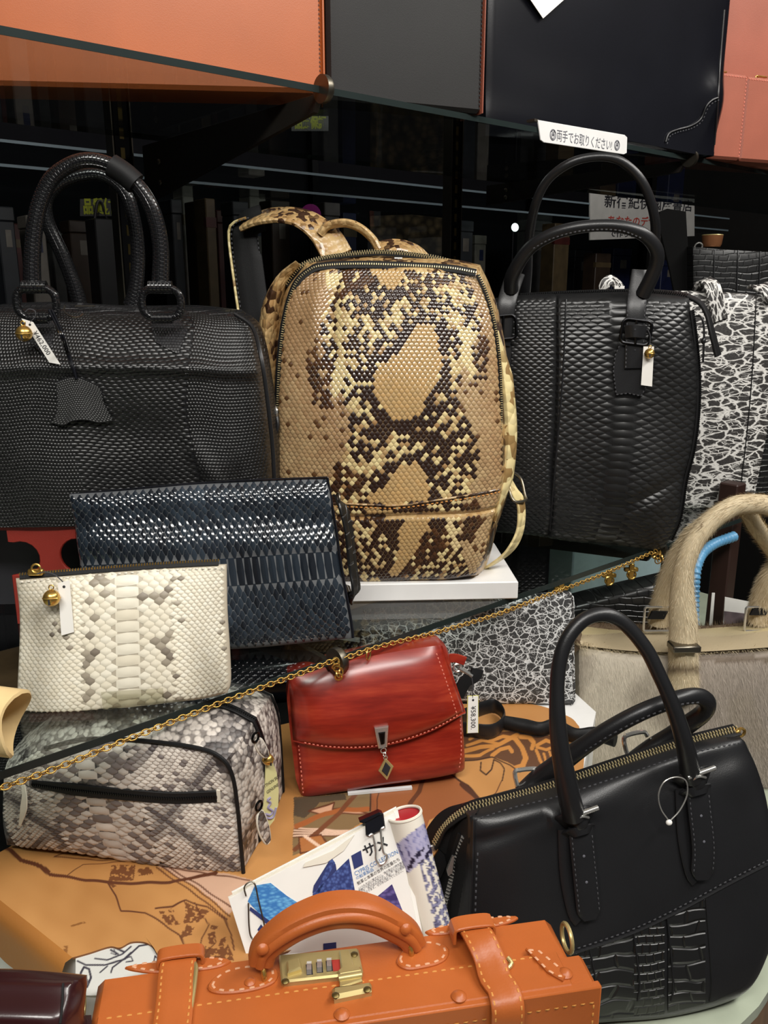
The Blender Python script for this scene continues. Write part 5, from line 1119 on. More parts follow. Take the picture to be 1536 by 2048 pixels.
# ================================================================ grey crackle clutch on the riser
Nf = Fr(onz(1040, 1408, ZR + .0025), 0, 8)
nb3 = SL(Nf, [(712, 1394), (895, 1402), (1020, 1408), (1141, 1411)], [(728, 1226), (850, 1216), (980, 1204), (1137, 1188)], [(712, 1394), (720, 1310), (728, 1226)], [(1141, 1411), (1147, 1398), (1145, 1300), (1145, 1200), (1137, 1188)], 40, 30, .006, .02)
root = thing('clutch_bag', 'grey and white crackle leather clutch standing behind the red clutch', 'clutch', Nf)
put('body', M['crackle2'], root, nb3.mesh(6, .002)); put('edge_binding', M['crackle2'], root, tube(spline(Nf.L([(1143, 1408), (1148, 1396), (1146, 1300), (1146, 1202), (1138, 1188)], .0), 24), .0016, 6))
# ================================================================ catalogue, clips, rolled poster
Wf = Fr(onz(660, 1900, ZR + .0002), 6, 24)
root = thing('catalogue', 'open white catalogue with blue leather goods leaning behind the orange trunk', 'catalogue', Wf)
Q = Wf.L([(457, 1797), (789, 1625), (837, 1866), (842, 1900), (660, 1904), (494, 1915)], 0)
for k in range(5):
    o = A([.0008 * k, .0011 * k, .0009 * k]); put('page', M['paper' if k % 2 == 0 else 'paper2'], root, plate(Q + o + A([-.0015 * math.sin(k * 2.1), 0, 0]), -.0011 * k - .0008, -.0011 * k, .0002), smooth=0)
def prn(px, mat, n=.0004, name='printed_picture', par=None): return put(name, M[mat] if isinstance(mat, str) else mat, par or root, plate(Wf.L(px), n - .0002, n), smooth=0)
def pm(name, c1_, c2_, sc, ax=(1, 1, 1)):
    m = Mat(name); m.set(Roughness=.35); vo = m.n('ShaderNodeTexVoronoi', Scale=float(sc)); m.l(m.mapped(ax), vo.inputs['Vector']); m.l(m.ramp(vo.outputs[0], [(.1, c1_), (.7, c2_)]), m.b.inputs['Base Color']); return m.m
skyb = pm('sky_blue_print', rgb(112, 178, 222), rgb(60, 120, 185), 260, (1, 1, 2.2)); indigo = pm('indigo_print', rgb(84, 106, 168), rgb(46, 58, 112), 420); violet = pm('violet_print', rgb(112, 100, 160), rgb(60, 52, 104), 200, (1, 1, 2))
def W3(l): return [(420 + x / 2.844, 1560 + y / 2.844) for x, y in l]
prn(W3([(215, 690), (255, 600), (345, 585), (440, 660), (520, 710), (470, 760), (400, 850), (350, 835), (310, 790)]), skyb); prn(W3([(230, 720), (340, 800), (380, 850), (350, 840), (225, 740)]), 'navy', .0006)
prn(W3([(690, 440), (715, 480), (725, 545), (600, 650), (583, 640), (590, 600)]), 'navy', .0005); prn(W3([(585, 645), (790, 445), (826, 640), (800, 690), (590, 700), (583, 670)]), indigo, .0006); prn(W3([(690, 440), (712, 470), (620, 640), (600, 648)]), indigo, .0006)
prn(W3([(905, 700), (1035, 592), (1108, 775), (1090, 805), (1000, 760)]), violet); prn(W3([(803, 430), (858, 400), (872, 480), (820, 507)]), 'navy')
prn(W3([(645, 930), (718, 922), (720, 990), (645, 990)]), 'navy')
prn(W3([(270, 850), (290, 820), (302, 835), (300, 860), (325, 870), (310, 900), (270, 905), (290, 880)]), 'navy', .0005)
def wt(s, size, p, q, mat, **k):
    a, b = Wf.L(W3([p, q])); text(s, size, a + A([0, -.0004, 0]), b - a, A([0, 0, 1.0]), mat, root, **k)
wt('サメ', .0105, (872, 418), (940, 385), M['ink'], bold=.0002)
wt('CYPRIS COLLECTION', .0045, (822, 535), (965, 460), M['inkblue'], sx=.86)
wt('鮫革と本革の世界の定番たち', .003, (838, 590), (965, 515), M['ink'], sx=.95)
for k, s in enumerate(('いつもそばに置きたい、海の革の小物を集めました。', '手触りの良さと丈夫さが、長く使う人に選ばれて', 'います。色の深みは使うほど増し、革の表情も', '豊かになります。ぜひ手に取ってください。')): wt(s, .0021, (845, 617 + k * 15), (1045, 497 + k * 16), M['inkgrey'], sx=.95)
wt('の鮫革製品', .003, (830, 560), (960, 490), M['inkblue'])
torn = plate(Wf.L(W3([(700, 400), (820, 310), (760, 400), (660, 470), (530, 495), (540, 470)])), .0006, .0012); put('torn_page_corner', M['paper2'], root, torn, smooth=0)
# binder clip, paper clip
bc = Fr(Wf.world(Wf.L(W3([(915, 250)]))[0]), 6, 24)
t = thing('binder_clip', 'black binder clip with wire handles on the catalogue top edge', 'clip', bc)
def B3(l, n=0.0): return bc.L(W3(l), n)
put('clip_body', M['blackgloss'], t, plate(B3([(848, 232), (962, 182), (985, 188), (995, 268), (905, 318), (885, 310), (882, 250)]), .001, .003, .0008), plate(B3([(848, 230), (962, 180), (982, 188), (880, 240)], .002), -.009, .0045, .0005), smooth=30)
put('wire_handle', M['silver'], t, tube(spline(B3([(905, 318), (925, 312), (942, 400), (944, 452), (968, 478), (1000, 460), (1006, 428), (985, 405), (972, 290), (990, 268)], .0042), 60), .0009, 8))
pc_ = Fr(Wf.world(Wf.L(W3([(260, 750)]))[0]), 6, 24)
t = tag(MB().add(*tube(spline(pc_.L(W3([(205, 660), (195, 610), (225, 580), (255, 592), (275, 680), (310, 830), (310, 880), (270, 910), (235, 895), (222, 830), (218, 700)]), .0018), 60), .0006, 6)).build('paper_clip', M['steel'], None), 'large wire paper clip at the left of the catalogue', 'clip'); t.matrix_world = pc_.M
Pf = Fr(onz(868, 1862, ZR + .0005), 4, 0)
A_ = Pf.loc(860, 1855, -.012); B_ = Pf.loc(809, 1628, -.030); dx = unit(B_ - A_); rr3 = .0135
root = thing('rolled_poster', 'rolled white poster with blue print standing beside the catalogue', 'poster', Pf)
u1 = unit(np.cross(dx, [0, 1, 0])); u2 = np.cross(u1, dx); nL, nA = 90, 64; V = []; C = []
for i in range(nL):
    for j in range(nA):
        a = 2 * math.pi * j / nA; V.append(A_ + (B_ - A_) * i / (nL - 1) + rr3 * (1 + .25 * (1 - i / nL) * (1 if j < nA else 0)) * (math.cos(a) * u1 + math.sin(a) * u2))
V = A(V); P = Pf.px(V); C = np.tile(A(rgb(232, 226, 212)), (len(V), 1))
edge = 1690 - (P[:, 0] - 790) * .75; inb = (P[:, 1] > edge) & (P[:, 1] < edge + 75); nzv = snoise(P, .5, 3) + snoise(P, .9, 5) * .6
C[inb] = mix(rgb(176, 172, 200), rgb(120, 122, 170), np.clip(nzv[inb], 0, 1)); C[inb & (nzv > 1.0)] = rgb(70, 66, 110); C[inb & (P[:, 1] > edge + 48) & (nzv > .2)] = rgb(40, 36, 60)
low = (P[:, 0] > 838 + (P[:, 1] - 1720) * .22) & (P[:, 1] > edge + 75) & (nzv > -.2); C[low] = mix(rgb(60, 58, 90), rgb(150, 150, 180), RNG.random(low.sum()))
fcs = [(i * nA + j, i * nA + (j + 1) % nA, (i + 1) * nA + (j + 1) % nA, (i + 1) * nA + j) for i in range(nL - 1) for j in range(nA)]
MB().add(V, fcs, C).build('sheet', M['print'], root, 180); 
put('red_lining', plain('red_printed_paper', rgb(170, 30, 40), .4), root, disc(B_ - dx * .0015, rr3 * .92, .0004, dx, 24)); put('rim', M['paper2'], root, ring(B_, rr3 * .98, .0012, dx, 32, 6))

# ================================================================ orange trunk case
ZC = .94
pbl = onz(197, 1950, ZC); pbr = onz(1097, 1829, ZC); dv = pbr - pbl; yawX = math.degrees(math.atan2(dv[1], dv[0]) + YAW)
X0 = Fr((pbl + pbr) / 2 - A([0, 0, ZC - ZT]), yawX, 0); HT_ = ZC - ZT
top_ = Fr(X0.o + A([0, 0, HT_]), yawX, 90)           # u along the trunk, v towards the back, n up
root = thing('trunk_case', 'orange leather trunk case with brass combination lock and handle', 'trunk', X0)
bl = X0.onv(197, 1950, HT_); br = X0.onv(1097, 1829, HT_); se = X0.onv(1160, 1906, HT_); fr2 = X0.onv(1192, 1963, HT_); sl = X0.onv(378, 2029, HT_)
yb = (bl[1] + br[1]) / 2; ys = (X0.onv(976, 1941, HT_)[1] + sl[1]) / 2; yf = X0.onv(1000, 2003, HT_)[1]
xL = bl[0]; xR = br[0]; xR2 = fr2[0]; xL2 = xL - (xR2 - xR)
def rb(x0, x1, y0, y1, z0, z1, b): return box(x0, x1, y0, y1, z0, z1, b)
put('back_shell', M['orange'], root, rb(xL, xR, ys, yb, 0, HT_, .005)); put('front_shell', M['orange'], root, rb(xL2, xR2, yf, ys + .004, 0, HT_ + .001, .003), smooth=30)
put('lid_flap', M['orange'], root, rb(xL2 + .014, xR2 - .018, yf + .002, ys + .006, HT_ + .0011, HT_ + .003, .0008), smooth=30)
put('front_edge_band', M['orange'], root, rb(xL2 - .0015, xR2 + .0015, yf - .0025, yf + .004, .01, HT_ + .0022, .0012))
stitches([(xL2 + .02, ys + .003, HT_ + .0031), (xR2 - .03, ys + .003, HT_ + .0031)], (0, 0, 1), M['thread_tan'], root, ln=.004, gap=.0022, w=.0006)
stitches([(xL2 + .01, yf - .0027, HT_ - .010), (xR2 - .004, yf - .0027, HT_ - .010)], (0, -1, 0), M['thread_tan'], root, ln=.004, gap=.0022, w=.0006); stitches([(xR2 - .004, yf - .0027, HT_ - .012), (xR2 - .004, yf - .0027, .02)], (0, -1, 0), M['thread_tan'], root, ln=.004, gap=.0022, w=.0006)
def topL(px, n=0.0): return top_.L(px, n)
def T4(l): return [(540 + x / 4.267, 1780 + y / 4.267) for x, y in l]
def tput(name, mat, par, *g, **k): return put(name, mat, par, *g, xform=(top_, X0), **k)
def tst(pts, mat, par, n, **k):
    P = xf(topL(pts, n), top_, X0); return stitches(P, (0, 0, 1), mat, par, **k)
def patch(px, n0, st=True, closed=True, sm=True):
    P = spline(topL(px), 40, True) if sm else topL(px); o = tput('leather_patch', M['orange'], root, plate(P, n0, n0 + .0022, .0009)); c = P.mean(0); I_n = c + (P - c) * .86
    if st: stitches(xf(np.concatenate([I_n, I_n[:1]]) + A([0, -n0 - .0023, 0]), top_, X0), (0, 0, 1), M['thread_pink'], root, ln=.0042, gap=.0022, w=.0008)
    return o
patch([(415, 1978), (440, 1950), (490, 1936), (545, 1938), (556, 1950), (545, 1970), (500, 1985), (440, 1990)], 0)
patch(T4([(1080, 620), (1180, 480), (1290, 455), (1420, 460), (1520, 510), (1510, 590), (1440, 640), (1330, 670), (1170, 690)]), 0)
patch([(250, 1938), (300, 1928), (380, 1920), (440, 1918), (462, 1926), (420, 1940), (320, 1948)], -.0003); patch([(850, 1866), (880, 1856), (940, 1846), (1000, 1836), (1037, 1836), (1010, 1850), (930, 1866), (870, 1872)], -.0003)
patch([(1050, 1908), (1072, 1908), (1135, 1960), (1125, 1972), (1095, 1955)], .003, True, True, False)
for px_, n0 in (((918, 1994), .003), ((1130, 1948), .003), ((684, 2030), .003)): tput('rivet', M['orange'], root, disc(topL([px_], n0)[0], .0052, .0014, (0, -1, 0), 20, .0022))
for px_ in ((500, 1965),): tput('rivet', M['orange'], root, disc(topL([px_], .0022)[0], .0038, .001, (0, -1, 0), 16, .0015))
# lock
LK = topL(T4([(78, 610), (90, 590), (735, 532), (755, 545), (795, 735), (780, 755), (120, 826), (95, 815)]), .0)
lk = tput('combination_lock', M['brass'], root, plate(LK, 0, .0045, .0012), smooth=30)
def lp4(name, px, n0, n1, mat, b=.0006): return tput(name, mat, lk, plate(topL(T4(px), n0), n0, n1, b), smooth=30)
lp4('release_button', [(140, 640), (250, 605), (270, 700), (150, 738)], .0045, .0085, M['brass'], .0016)
lp4('red_marker', [(525, 600), (595, 596), (600, 688), (540, 695)], .0045, .0049, M['inkred'], 0.0)
for k, (x, y) in enumerate(((335, 680), (422, 662), (505, 650))):
    lp4('dial_slot', [(x - 30, y - 42), (x + 24, y - 46), (x + 32, y + 42), (x - 22, y + 48)], .0045, .0047, M['ink'], 0.0)
    c = topL(T4([(x, y)]), .004)[0]; a, b = topL(T4([(x - 24, y), (x + 26, y - 3)]), .0); hw = np.linalg.norm(b - a) / 2; Vd, fd, *_ = tube([c - unit(b - a) * hw * .8, c + unit(b - a) * hw * .8], .0052, 8); tput('number_dial', M['silver'], lk, (Vd, fd), smooth=0)
lp4('hasp_plate', [(590, 545), (680, 530), (715, 665), (770, 680), (780, 720), (600, 750), (575, 715), (605, 690)], .0045, .0075, M['brass'], .001)
lp4('hasp_hinge', [(590, 765), (780, 725), (790, 800), (595, 865)], .003, .0062, M['brass'], .001)
c, d = topL(T4([(585, 755), (782, 722)]), .006); tput('hinge_pin', M['brass'], lk, tube([c, d], .0026, 10))
lp4('hasp_catch', [(530, 885), (550, 868), (850, 825), (868, 850), (868, 905), (548, 972)], .003, .0085, M['brass'], .0022)
for px_ in ((130, 782), (720, 550), (560, 900), (830, 850)): tput('screw', M['brassdark'], lk, disc(topL(T4([px_]), .0046 if px_[0] < 800 and px_[1] < 850 else .0086)[0], .0026, .0006, (0, -1, 0), 14, .0008))
# handle
h0 = top_.loc(520, 1948); h1 = top_.loc(817, 1898); hw0 = X0.world(xf(h0[None], top_, X0)[0]); hw1 = X0.world(xf(h1[None], top_, X0)[0]); dd = hw1 - hw0
Hf = Fr(hw0, math.degrees(math.atan2(dd[1], dd[0]) + YAW), 0)
hpts = Hf.L([(521, 1922), (530, 1896), (560, 1868), (600, 1843), (650, 1824), (700, 1819), (745, 1828), (785, 1848), (815, 1868), (828, 1888)])
ht = spline(hpts, 50); tv = np.linspace(0, 1, 50); hz_ = .0075 + .0015 * np.sin(math.pi * tv); hy_ = .0085 + .004 * np.sin(math.pi * tv)
def bar(P, rz, ry, k=16):
    """handle section: flat oval with a raised rib"""
    T_, N_, B_2 = frames(P, False, (0, -1, 0)); V = []
    for j in range(k):
        a = 2 * math.pi * j / k; ca, sa = math.cos(a), math.sin(a); e = (abs(ca) ** 4 + abs(sa) ** 4) ** -.25
        V.append(P + N_ * (ca * e * ry)[:, None] + B_2 * (sa * e * rz)[:, None])
    V = np.stack(V, 1); n = len(P); f = [(i * k + j, i * k + (j + 1) % k, (i + 1) * k + (j + 1) % k, (i + 1) * k + j) for i in range(n - 1) for j in range(k)]; f += [tuple(range(k))[::-1], tuple(range((n - 1) * k, n * k))]
    return V.reshape(-1, 3), f
def ribbed(P, rz, ry):
    sec = [(0, 1), (.5, 1), (.72, .84), (.76, .5), (.9, .42), (1.0, .2), (1.0, -.06), (.88, -.2), (.78, -.26), (.78, -.7), (.55, -1), (0, -1), (-.6, -1), (-.8, -.6), (-.8, .6), (-.6, 1)]
    T_, N_, B_2 = frames(P, False, (0, -1, 0)); sg = 1 if B_2[len(P) // 2][2] > 0 else -1
    V = np.stack([P + N_ * (a * ry)[:, None] + B_2 * (sg * b * rz)[:, None] for a, b in sec], 1); k = len(sec); n = len(P)
    f = [(i * k + j, i * k + (j + 1) % k, (i + 1) * k + (j + 1) % k, (i + 1) * k + j) for i in range(n - 1) for j in range(k)] + [tuple(range(k))[::-1], tuple(range((n - 1) * k, n * k))]
    return V.reshape(-1, 3), f
hd = put('handle', M['orange'], root, ribbed(ht, hz_ * 1.12, hy_), xform=(Hf, X0), smooth=50)
for px_ in ((525, 1898), (812, 1858)): put('rivet', M['orange'], hd, disc(Hf.loc(px_[0], px_[1], .0105), .004, .001, (0, -1, .3), 16, .0016), xform=(Hf, X0))
for px_, s in (((522, 1945), -1), ((813, 1897), 1)): put('handle_ring', M['gold'], root, ring(Hf.loc(px_[0], px_[1] - 4, 0.0), .0085, .0019, (1, .2, 0), 22, 8, up=(0, 0, 1)), xform=(Hf, X0))
# two belts over the trunk
def belt(pxs, w, x_end):
    P = [xf(topL([(x, y)], n), top_, X0)[0] for x, y, n in pxs]; P += [A([x_end, yf + .004, HT_ + .0058]), A([x_end, yf - .0050, HT_ + .0030]), A([x_end, yf - .0078, HT_ - .006]), A([x_end, yf - .0075, HT_ - .025]), A([x_end + .001, yf - .0075, .02])]
    P = spline(A(P), 60); up = unit(np.stack([0 * P[:, 0], np.interp(P[:, 2], [HT_ - .03, HT_ + .002], [-1, -.08]), np.interp(P[:, 2], [HT_ - .03, HT_ + .002], [.02, 1])], 1))
    b = put('belt', M['orange'], root, strap(P, w, .0036, up)); T_, N_, B_3 = frames(P, False, up)
    for s in (-1, 1): stitches(P + N_ * .0019 + B_3 * w * .4 * s, N_, M['thread_tan'], root, ln=.0032, gap=.0022, w=.0006)
    i = 12
    for i in (26, 44): put('punch_hole', M['ink'], b, disc(P[i] + N_[i] * .0018, .0019, .0003, N_[i], 12))
    return P, N_, B_3
e1 = xf(topL([(345, 2040)], .004), top_, X0)[0][0]
belt([(362, 1903, .003), (358, 1918, .0065), (353, 1950, .006), (350, 2000, .006)], .0245, e1)
e2 = xf(topL([(995, 1985)], .004), top_, X0)[0][0]
P2, N2, B2 = belt([(930, 1842, .003), (944, 1852, .013), (962, 1880, .016), (980, 1920, .010), (990, 1955, .007)], .0225, e2 + .004)
def keeper(px_, n0, hw, h, w):
    c = xf(topL([px_], n0), top_, X0)[0]; put('belt_loop', M['orange'], root, strap(spline(c + A([[-hw, 0, -h], [-hw, 0, -.001], [-hw * .8, 0, .0015], [0, 0, .0022], [hw * .8, 0, .0015], [hw, 0, -.001], [hw, 0, -h]]), 24), w, .0026, unit(A([[-1, 0, .2]] * 8 + [[0, 0, 1]] * 8 + [[1, 0, .2]] * 8))))
keeper((945, 1848), .017, .0145, .010, .013)
keeper((361, 1908), .0085, .0150, .006, .011)
put('belt_buckle', M['brass'], root, tube(spline(xf(topL([(388, 1925, .006), (392, 1938, .007), (386, 1990, .006), (378, 2030, .006), (366, 2040, .004)]), top_, X0), 24), .0016, 8)); put('belt_buckle', M['brass'], root, tube(spline(xf(topL([(940, 1862, .007), (946, 1900, .005), (965, 1945, .004), (985, 1955, .003), (1022, 1930, .006), (1015, 1915, .008)]), top_, X0), 30), .0016, 8))
for px_, ln_ in (((162, 2012), .006), ((1134, 1876), .006)): put('end_ring', M['brass'], root, ring(xf(topL([px_], -.006), top_, X0)[0], .010, .0017, (1, 0, 0), 24, 8))

# ================================================================ large black tote, lower right
Yf = Fr(onz(1300, 2038, ZT), 9, 14)
bot = [(915, 2062), (1050, 2060), (1193, 2043), (1320, 2034), (1427, 2010), (1490, 1978), (1524, 1920), (1548, 1850)]
top = [(940, 1632), (1030, 1606), (1115, 1584), (1244, 1542), (1381, 1497), (1440, 1482), (1483, 1478)]
lef = [(915, 2062), (925, 1930), (932, 1816), (937, 1696), (940, 1632)]; rig = [(1548, 1850), (1546, 1720), (1534, 1614), (1518, 1549), (1494, 1490), (1483, 1478)]
yb_ = SL(Yf, bot, top, lef, rig, 90, 80, lambda S, T: .016 * pil(6, .5)(S, T) + .004 * np.exp(-((T - .93) / .05) ** 2) * np.sin(S * 6) - .003 * np.exp(-((T - .88 - .05 * np.sin(S * 5)) / .035) ** 2) * (S < .25) + .003 * np.exp(-((S - .9) / .06) ** 2 - ((T - .85) / .1) ** 2), lambda S, T: .030 + .05 * (1 - T))
root = thing('handbag', 'large black leather tote bag with croc panel at the lower right', 'handbag', Yf)
put('body', M['black'], root, yb_.mesh(6, .002))
pan = [(930, 1965), (1040, 1936), (1161, 1900), (1267, 1863), (1358, 1820), (1450, 1770), (1543, 1722)]
# embossed lower panel as patches
seam = yb_.path(Yf, pan, .0012, 60)
def sub(px_list, mat, lift=.0014):
    P = A([yb_.hit(Yf, x, y)[0] + yb_.hit(Yf, x, y)[1] * lift for x, y in px_list]); return P
def panel(x0, x1, mat):
    top_e = [p for p in spline(A(pan, float), 80) if x0 <= p[0] <= x1]; nn2 = 9; rows = []
    for x, y in top_e:
        yb2 = np.interp(x, [915, 1193, 1320, 1427, 1490, 1524, 1545], [2058, 2040, 2030, 2004, 1972, 1914, 1850]) - 3; rows.append([yb_.hit(Yf, x, y + (yb2 - y) * k / nn2) for k in range(nn2 + 1)])
    V = A([[h[0] + h[1] * .0011 for h in r] for r in rows]).reshape(-1, 3); n = len(rows); m_ = nn2 + 1
    put('croc_panel', mat, root, (V, [(i * m_ + k, i * m_ + k + 1, (i + 1) * m_ + k + 1, (i + 1) * m_ + k) for i in range(n - 1) for k in range(nn2)]), smooth=180)
M['croc2'] = lizard('large_croc_skin', (0.010, 0.010, 0.010), 0.026, 0.012, 0.33, 0.0022, 1.6); M['ostrich'] = lizard('fine_croc_skin', (0.009, 0.009, 0.009), 0.008, 0.0075, 0.3, 0.0014, .7)
for x0, x1, k in ((925, 1180, 'croc'), (1176, 1268, 'croc2'), (1264, 1335, 'ostrich'), (1331, 1412, 'croc2'), (1408, 1548, 'black')): panel(x0, x1, M[k])
put('panel_seam', M['black'], root, tube(seam, .0014, 6)); stitches(yb_.path(Yf, [(x, y - 6) for x, y in pan], .0006, 60), (0, -1, 0), M['thread_grey'], root)
for xs in (1178, 1266, 1333, 1410): put('panel_seam', M['black'], root, tube(yb_.path(Yf, [(xs, float(np.interp(xs, [p[0] for p in pan], [p[1] for p in pan]))), (xs + 12, 1960), (xs + 8, 2000)], .0012, 14), .001, 5))
put('front_seam', M['black'], root, tube(yb_.path(Yf, [(948, 1640), (946, 1720), (942, 1820), (936, 1930)], .0006, 20), .0012, 5)); stitches(yb_.path(Yf, [(956, 1705), (953, 1760), (950, 1860)], .0006, 14), (0, -1, 0), M['thread_grey'], root)
stitches(yb_.path(Yf, [(950, 1640), (1030, 1615), (1115, 1594), (1244, 1552), (1381, 1507), (1480, 1486)], .0004, 60), (0, -1, 0), M['thread_grey'], root)
# top zip panel and left end gusset
zN = -.013
zpts = [(868, 1690, -.035), (885, 1660, -.028), (908, 1637, -.020), (945, 1616, zN), (1014, 1599, zN), (1115, 1570, zN), (1244, 1527, zN), (1381, 1484, zN), (1473, 1461, zN)]
zc_ = spline(Yf.L(zpts), 120); front_t = spline(A([yb_.at(s, 1.0) for s in np.linspace(0, 1, 40)]), 120)
back_t = spline(Yf.L([(839, 1692, -.055), (858, 1650, -.045), (890, 1618, -.036), (945, 1601, -.030), (1115, 1554, -.030), (1381, 1470, -.030), (1470, 1452, -.030)]), 120)
lo_ = spline(np.concatenate([Yf.L([(905, 1720, -.03), (920, 1665, -.02)]), front_t[2:]]), 120)
rows = np.stack([lo_, zc_, back_t], 1).reshape(-1, 3); put('top_panel', M['blacksoft'], root, (rows, [(i * 3 + k, (i + 1) * 3 + k, (i + 1) * 3 + k + 1, i * 3 + k + 1) for i in range(119) for k in range(2)]))
tape = zc_ + A([0, -.001, .0012]); put('zipper_tape', M['blacksoft'], root, strap(tape, .015, .0016, (0, -.45, 1))); zipteeth(tape + A([0, -.0008, .0008]), (0, -.45, 1), None, M['goldpale'], root, w=.0026, pitch=.0028, h=.0014, two=True)
q = Yf.loc(862, 1697, -.034); put('zip_end', M['silver'], root, box(q[0] - .003, q[0] + .003, q[1] - .003, q[1], q[2] - .004, q[2] + .004, .0008)); q = Yf.loc(1481, 1465, -.010); put('zip_slider', M['gold'], root, ring(q, .004, .0014, (0, 1, .3), 16, 6), box(q[0] - .006, q[0] - .001, q[1] - .003, q[1] + .002, q[2] - .002, q[2] + .003, .001))
go = spline(Yf.L([(839, 1692, -.055), (834, 1745, -.06), (868, 1786, -.06), (884, 1850, -.06), (885, 1960, -.065), (880, 2050, -.065)]), 40); gi = spline(Yf.L([(941, 1636, -.001), (938, 1696, -.001), (933, 1816, -.001), (926, 1930, -.001), (916, 2060, -.001)]), 40); gm = (go + gi) / 2 + A([-.004, .02, 0])
rows = np.stack([go, gm, gi], 1).reshape(-1, 3); put('end_gusset', M['blacksoft'], root, (rows, [(i * 3 + k, (i + 1) * 3 + k, (i + 1) * 3 + k + 1, i * 3 + k + 1) for i in range(39) for k in range(2)]))
put('zip_end_flap', M['blacksoft'], root, plate(Yf.L([(840, 1690), (866, 1700), (905, 1670), (912, 1690), (880, 1760), (868, 1786), (836, 1745)], -.036), -.038, -.034, .001))
zg = spline(Yf.L([(928, 1672, -.012), (917, 1705, -.02), (905, 1750, -.03), (893, 1800, -.04), (883, 1853, -.05), (875, 1930, -.055)]), 60)
put('zipper_tape', M['blacksoft'], root, strap(zg + A([0, -.001, 0]), .013, .0016, (-.6, -1, 0))); zipteeth(zg + A([-.001, -.0022, 0]), (-.6, -1, 0), None, M['silver'], root, w=.0042, pitch=.0036, ln=.0015, h=.0016)
put('zip_pull', M['silver'], root, plate(Yf.L([(905, 1712), (909, 1712), (905, 1745), (896, 1752), (893, 1740)], -.02), -.0225, -.019, .0004))
# handles
fh = [(1147, 1630, .024), (1140, 1600, .030), (1129, 1545, .036), (1118, 1476, .040), (1114, 1407, .042), (1117, 1338, .042), (1132, 1283, .042), (1163, 1243, .042), (1198, 1229, .042), (1232, 1236, .042), (1262, 1260, .042), (1294, 1301, .042), (1317, 1347, .042), (1340, 1398, .042), (1358, 1448, .04), (1371, 1494, .036), (1378, 1530, .028), (1384, 1556, .022)]
rh = np.interp(np.linspace(0, 1, 90), [0, .07, .16, .3, .75, .88, .95, 1], [.0100, .0092, .0078, .0060, .0060, .0074, .0084, .0092])
put('handle', M['black'], root, tube(spline(Yf.L(fh), 90), rh, 16))
bh = [(1048, 1592, -.040), (1075, 1564, -.038), (1106, 1538, -.03), (1152, 1503, -.02), (1221, 1457, -.005), (1290, 1421, .005), (1358, 1397, .008), (1395, 1392, .005), (1414, 1403, 0), (1408, 1424, -.01), (1380, 1446, -.022), (1345, 1471, -.032), (1303, 1499, -.04), (1262, 1532, -.042)]
rb_ = np.interp(np.linspace(0, 1, 90), [0, .1, .25, .6, .85, 1], [.0110, .0100, .0078, .0072, .0088, .0105])
put('handle', M['black'], root, tube(spline(Yf.L(bh), 90), rb_, 16)); stitches(spline(Yf.L([(1160, 1509, -.012), (1221, 1470, .003), (1290, 1435, .013), (1358, 1410, .016), (1398, 1405, .013)]), 60), (0, -1, 0), M['thread_grey'], root)
def dloop(pp, n, r=.0022): put('handle_ring', M['silver'], root, tube(spline(Yf.L(pp, n), 40), r, 8))
dloop([(1046, 1594), (1035, 1572), (1030, 1545), (1040, 1540), (1072, 1538), (1079, 1546)], -.042); dloop([(1262, 1522), (1252, 1500), (1248, 1478), (1256, 1470), (1286, 1464), (1295, 1472)], -.044)
def hang(x, y, dx):
    b = .017; put('strap_loop', M['black'], root, strap(spline(Yf.L([(x - 22, y + 20, b), (x, y + 15, b + .010), (x + 26, y + 6, b + .010), (x + 34, y + 4, b)]), 14), .018, .003, (0, -1, 0)))
    put('strap_loop', M['black'], root, strap(spline(Yf.L([(x - 18, y + 42, b), (x, y + 38, b + .009), (x + 28, y + 30, b + .009), (x + 36, y + 28, b)]), 14), .008, .003, (0, -1, 0)))
    put('hanging_strap', M['black'], root, strap(spline(Yf.L([(x - 8, y + 30, b), (x - 4, y + 120, b), (x + 10, y + 190, b + .001), (x + 20, y + 206, b + .002)]), 20), .021, .003, (0, -1, 0)))
    s = spline(Yf.L([(x + 14, y + 24, b + .005), (x + 18, y + 70, b + .006), (x + 26, y + 150, b + .006), (x + dx, y + 212, b + .005)]), 30); o = put('hanging_strap', M['black'], root, strap(s, np.r_[np.full(26, .0215), [.021, .019, .016, .011]], .003, (0, -1, 0)))
    for e in (-.0088, .0088): stitches(s[3:-3] + A([e, -.0017, 0]), (0, -1, 0), M['thread_grey'], root, ln=.0026, gap=.0016, w=.0004)
    for k in (9, 17): put('punch_hole', M['inkgrey'], o, disc(s[k] + A([0, -.0016, 0]), .0012, .0003, (0, -1, 0), 10))
    put('handle_bar', M['silver'], root, tube(Yf.L([(x - 6, y + 8, b + .014), (x + 49, y - 12, b + .014)]), .0022, 10), tube(spline(Yf.L([(x + 2, y + 14, b + .013), (x + 16, y + 6, b + .017), (x + 30, y + 8, b + .012)]), 10), .0012, 6))
hang(1147, 1627, 32); hang(1381, 1547, 22)
nl = Fr(Yf.world(Yf.loc(1375, 1560, .034)), 9, 14)
t = thing('cable_tie', 'translucent plastic tag loop hanging from the right handle of the black tote', 'tie', nl)
put('loop', M['silver'], t, tube(spline(nl.L([(1338, 1642), (1322, 1618), (1317, 1590), (1328, 1564), (1352, 1554), (1372, 1562), (1374, 1590), (1360, 1620), (1340, 1642)]), 50), .0006, 6)); put('lock_head', M['paper'], t, ball(nl.loc(1338, 1645), .0028, 8, (1, .8, .9)))

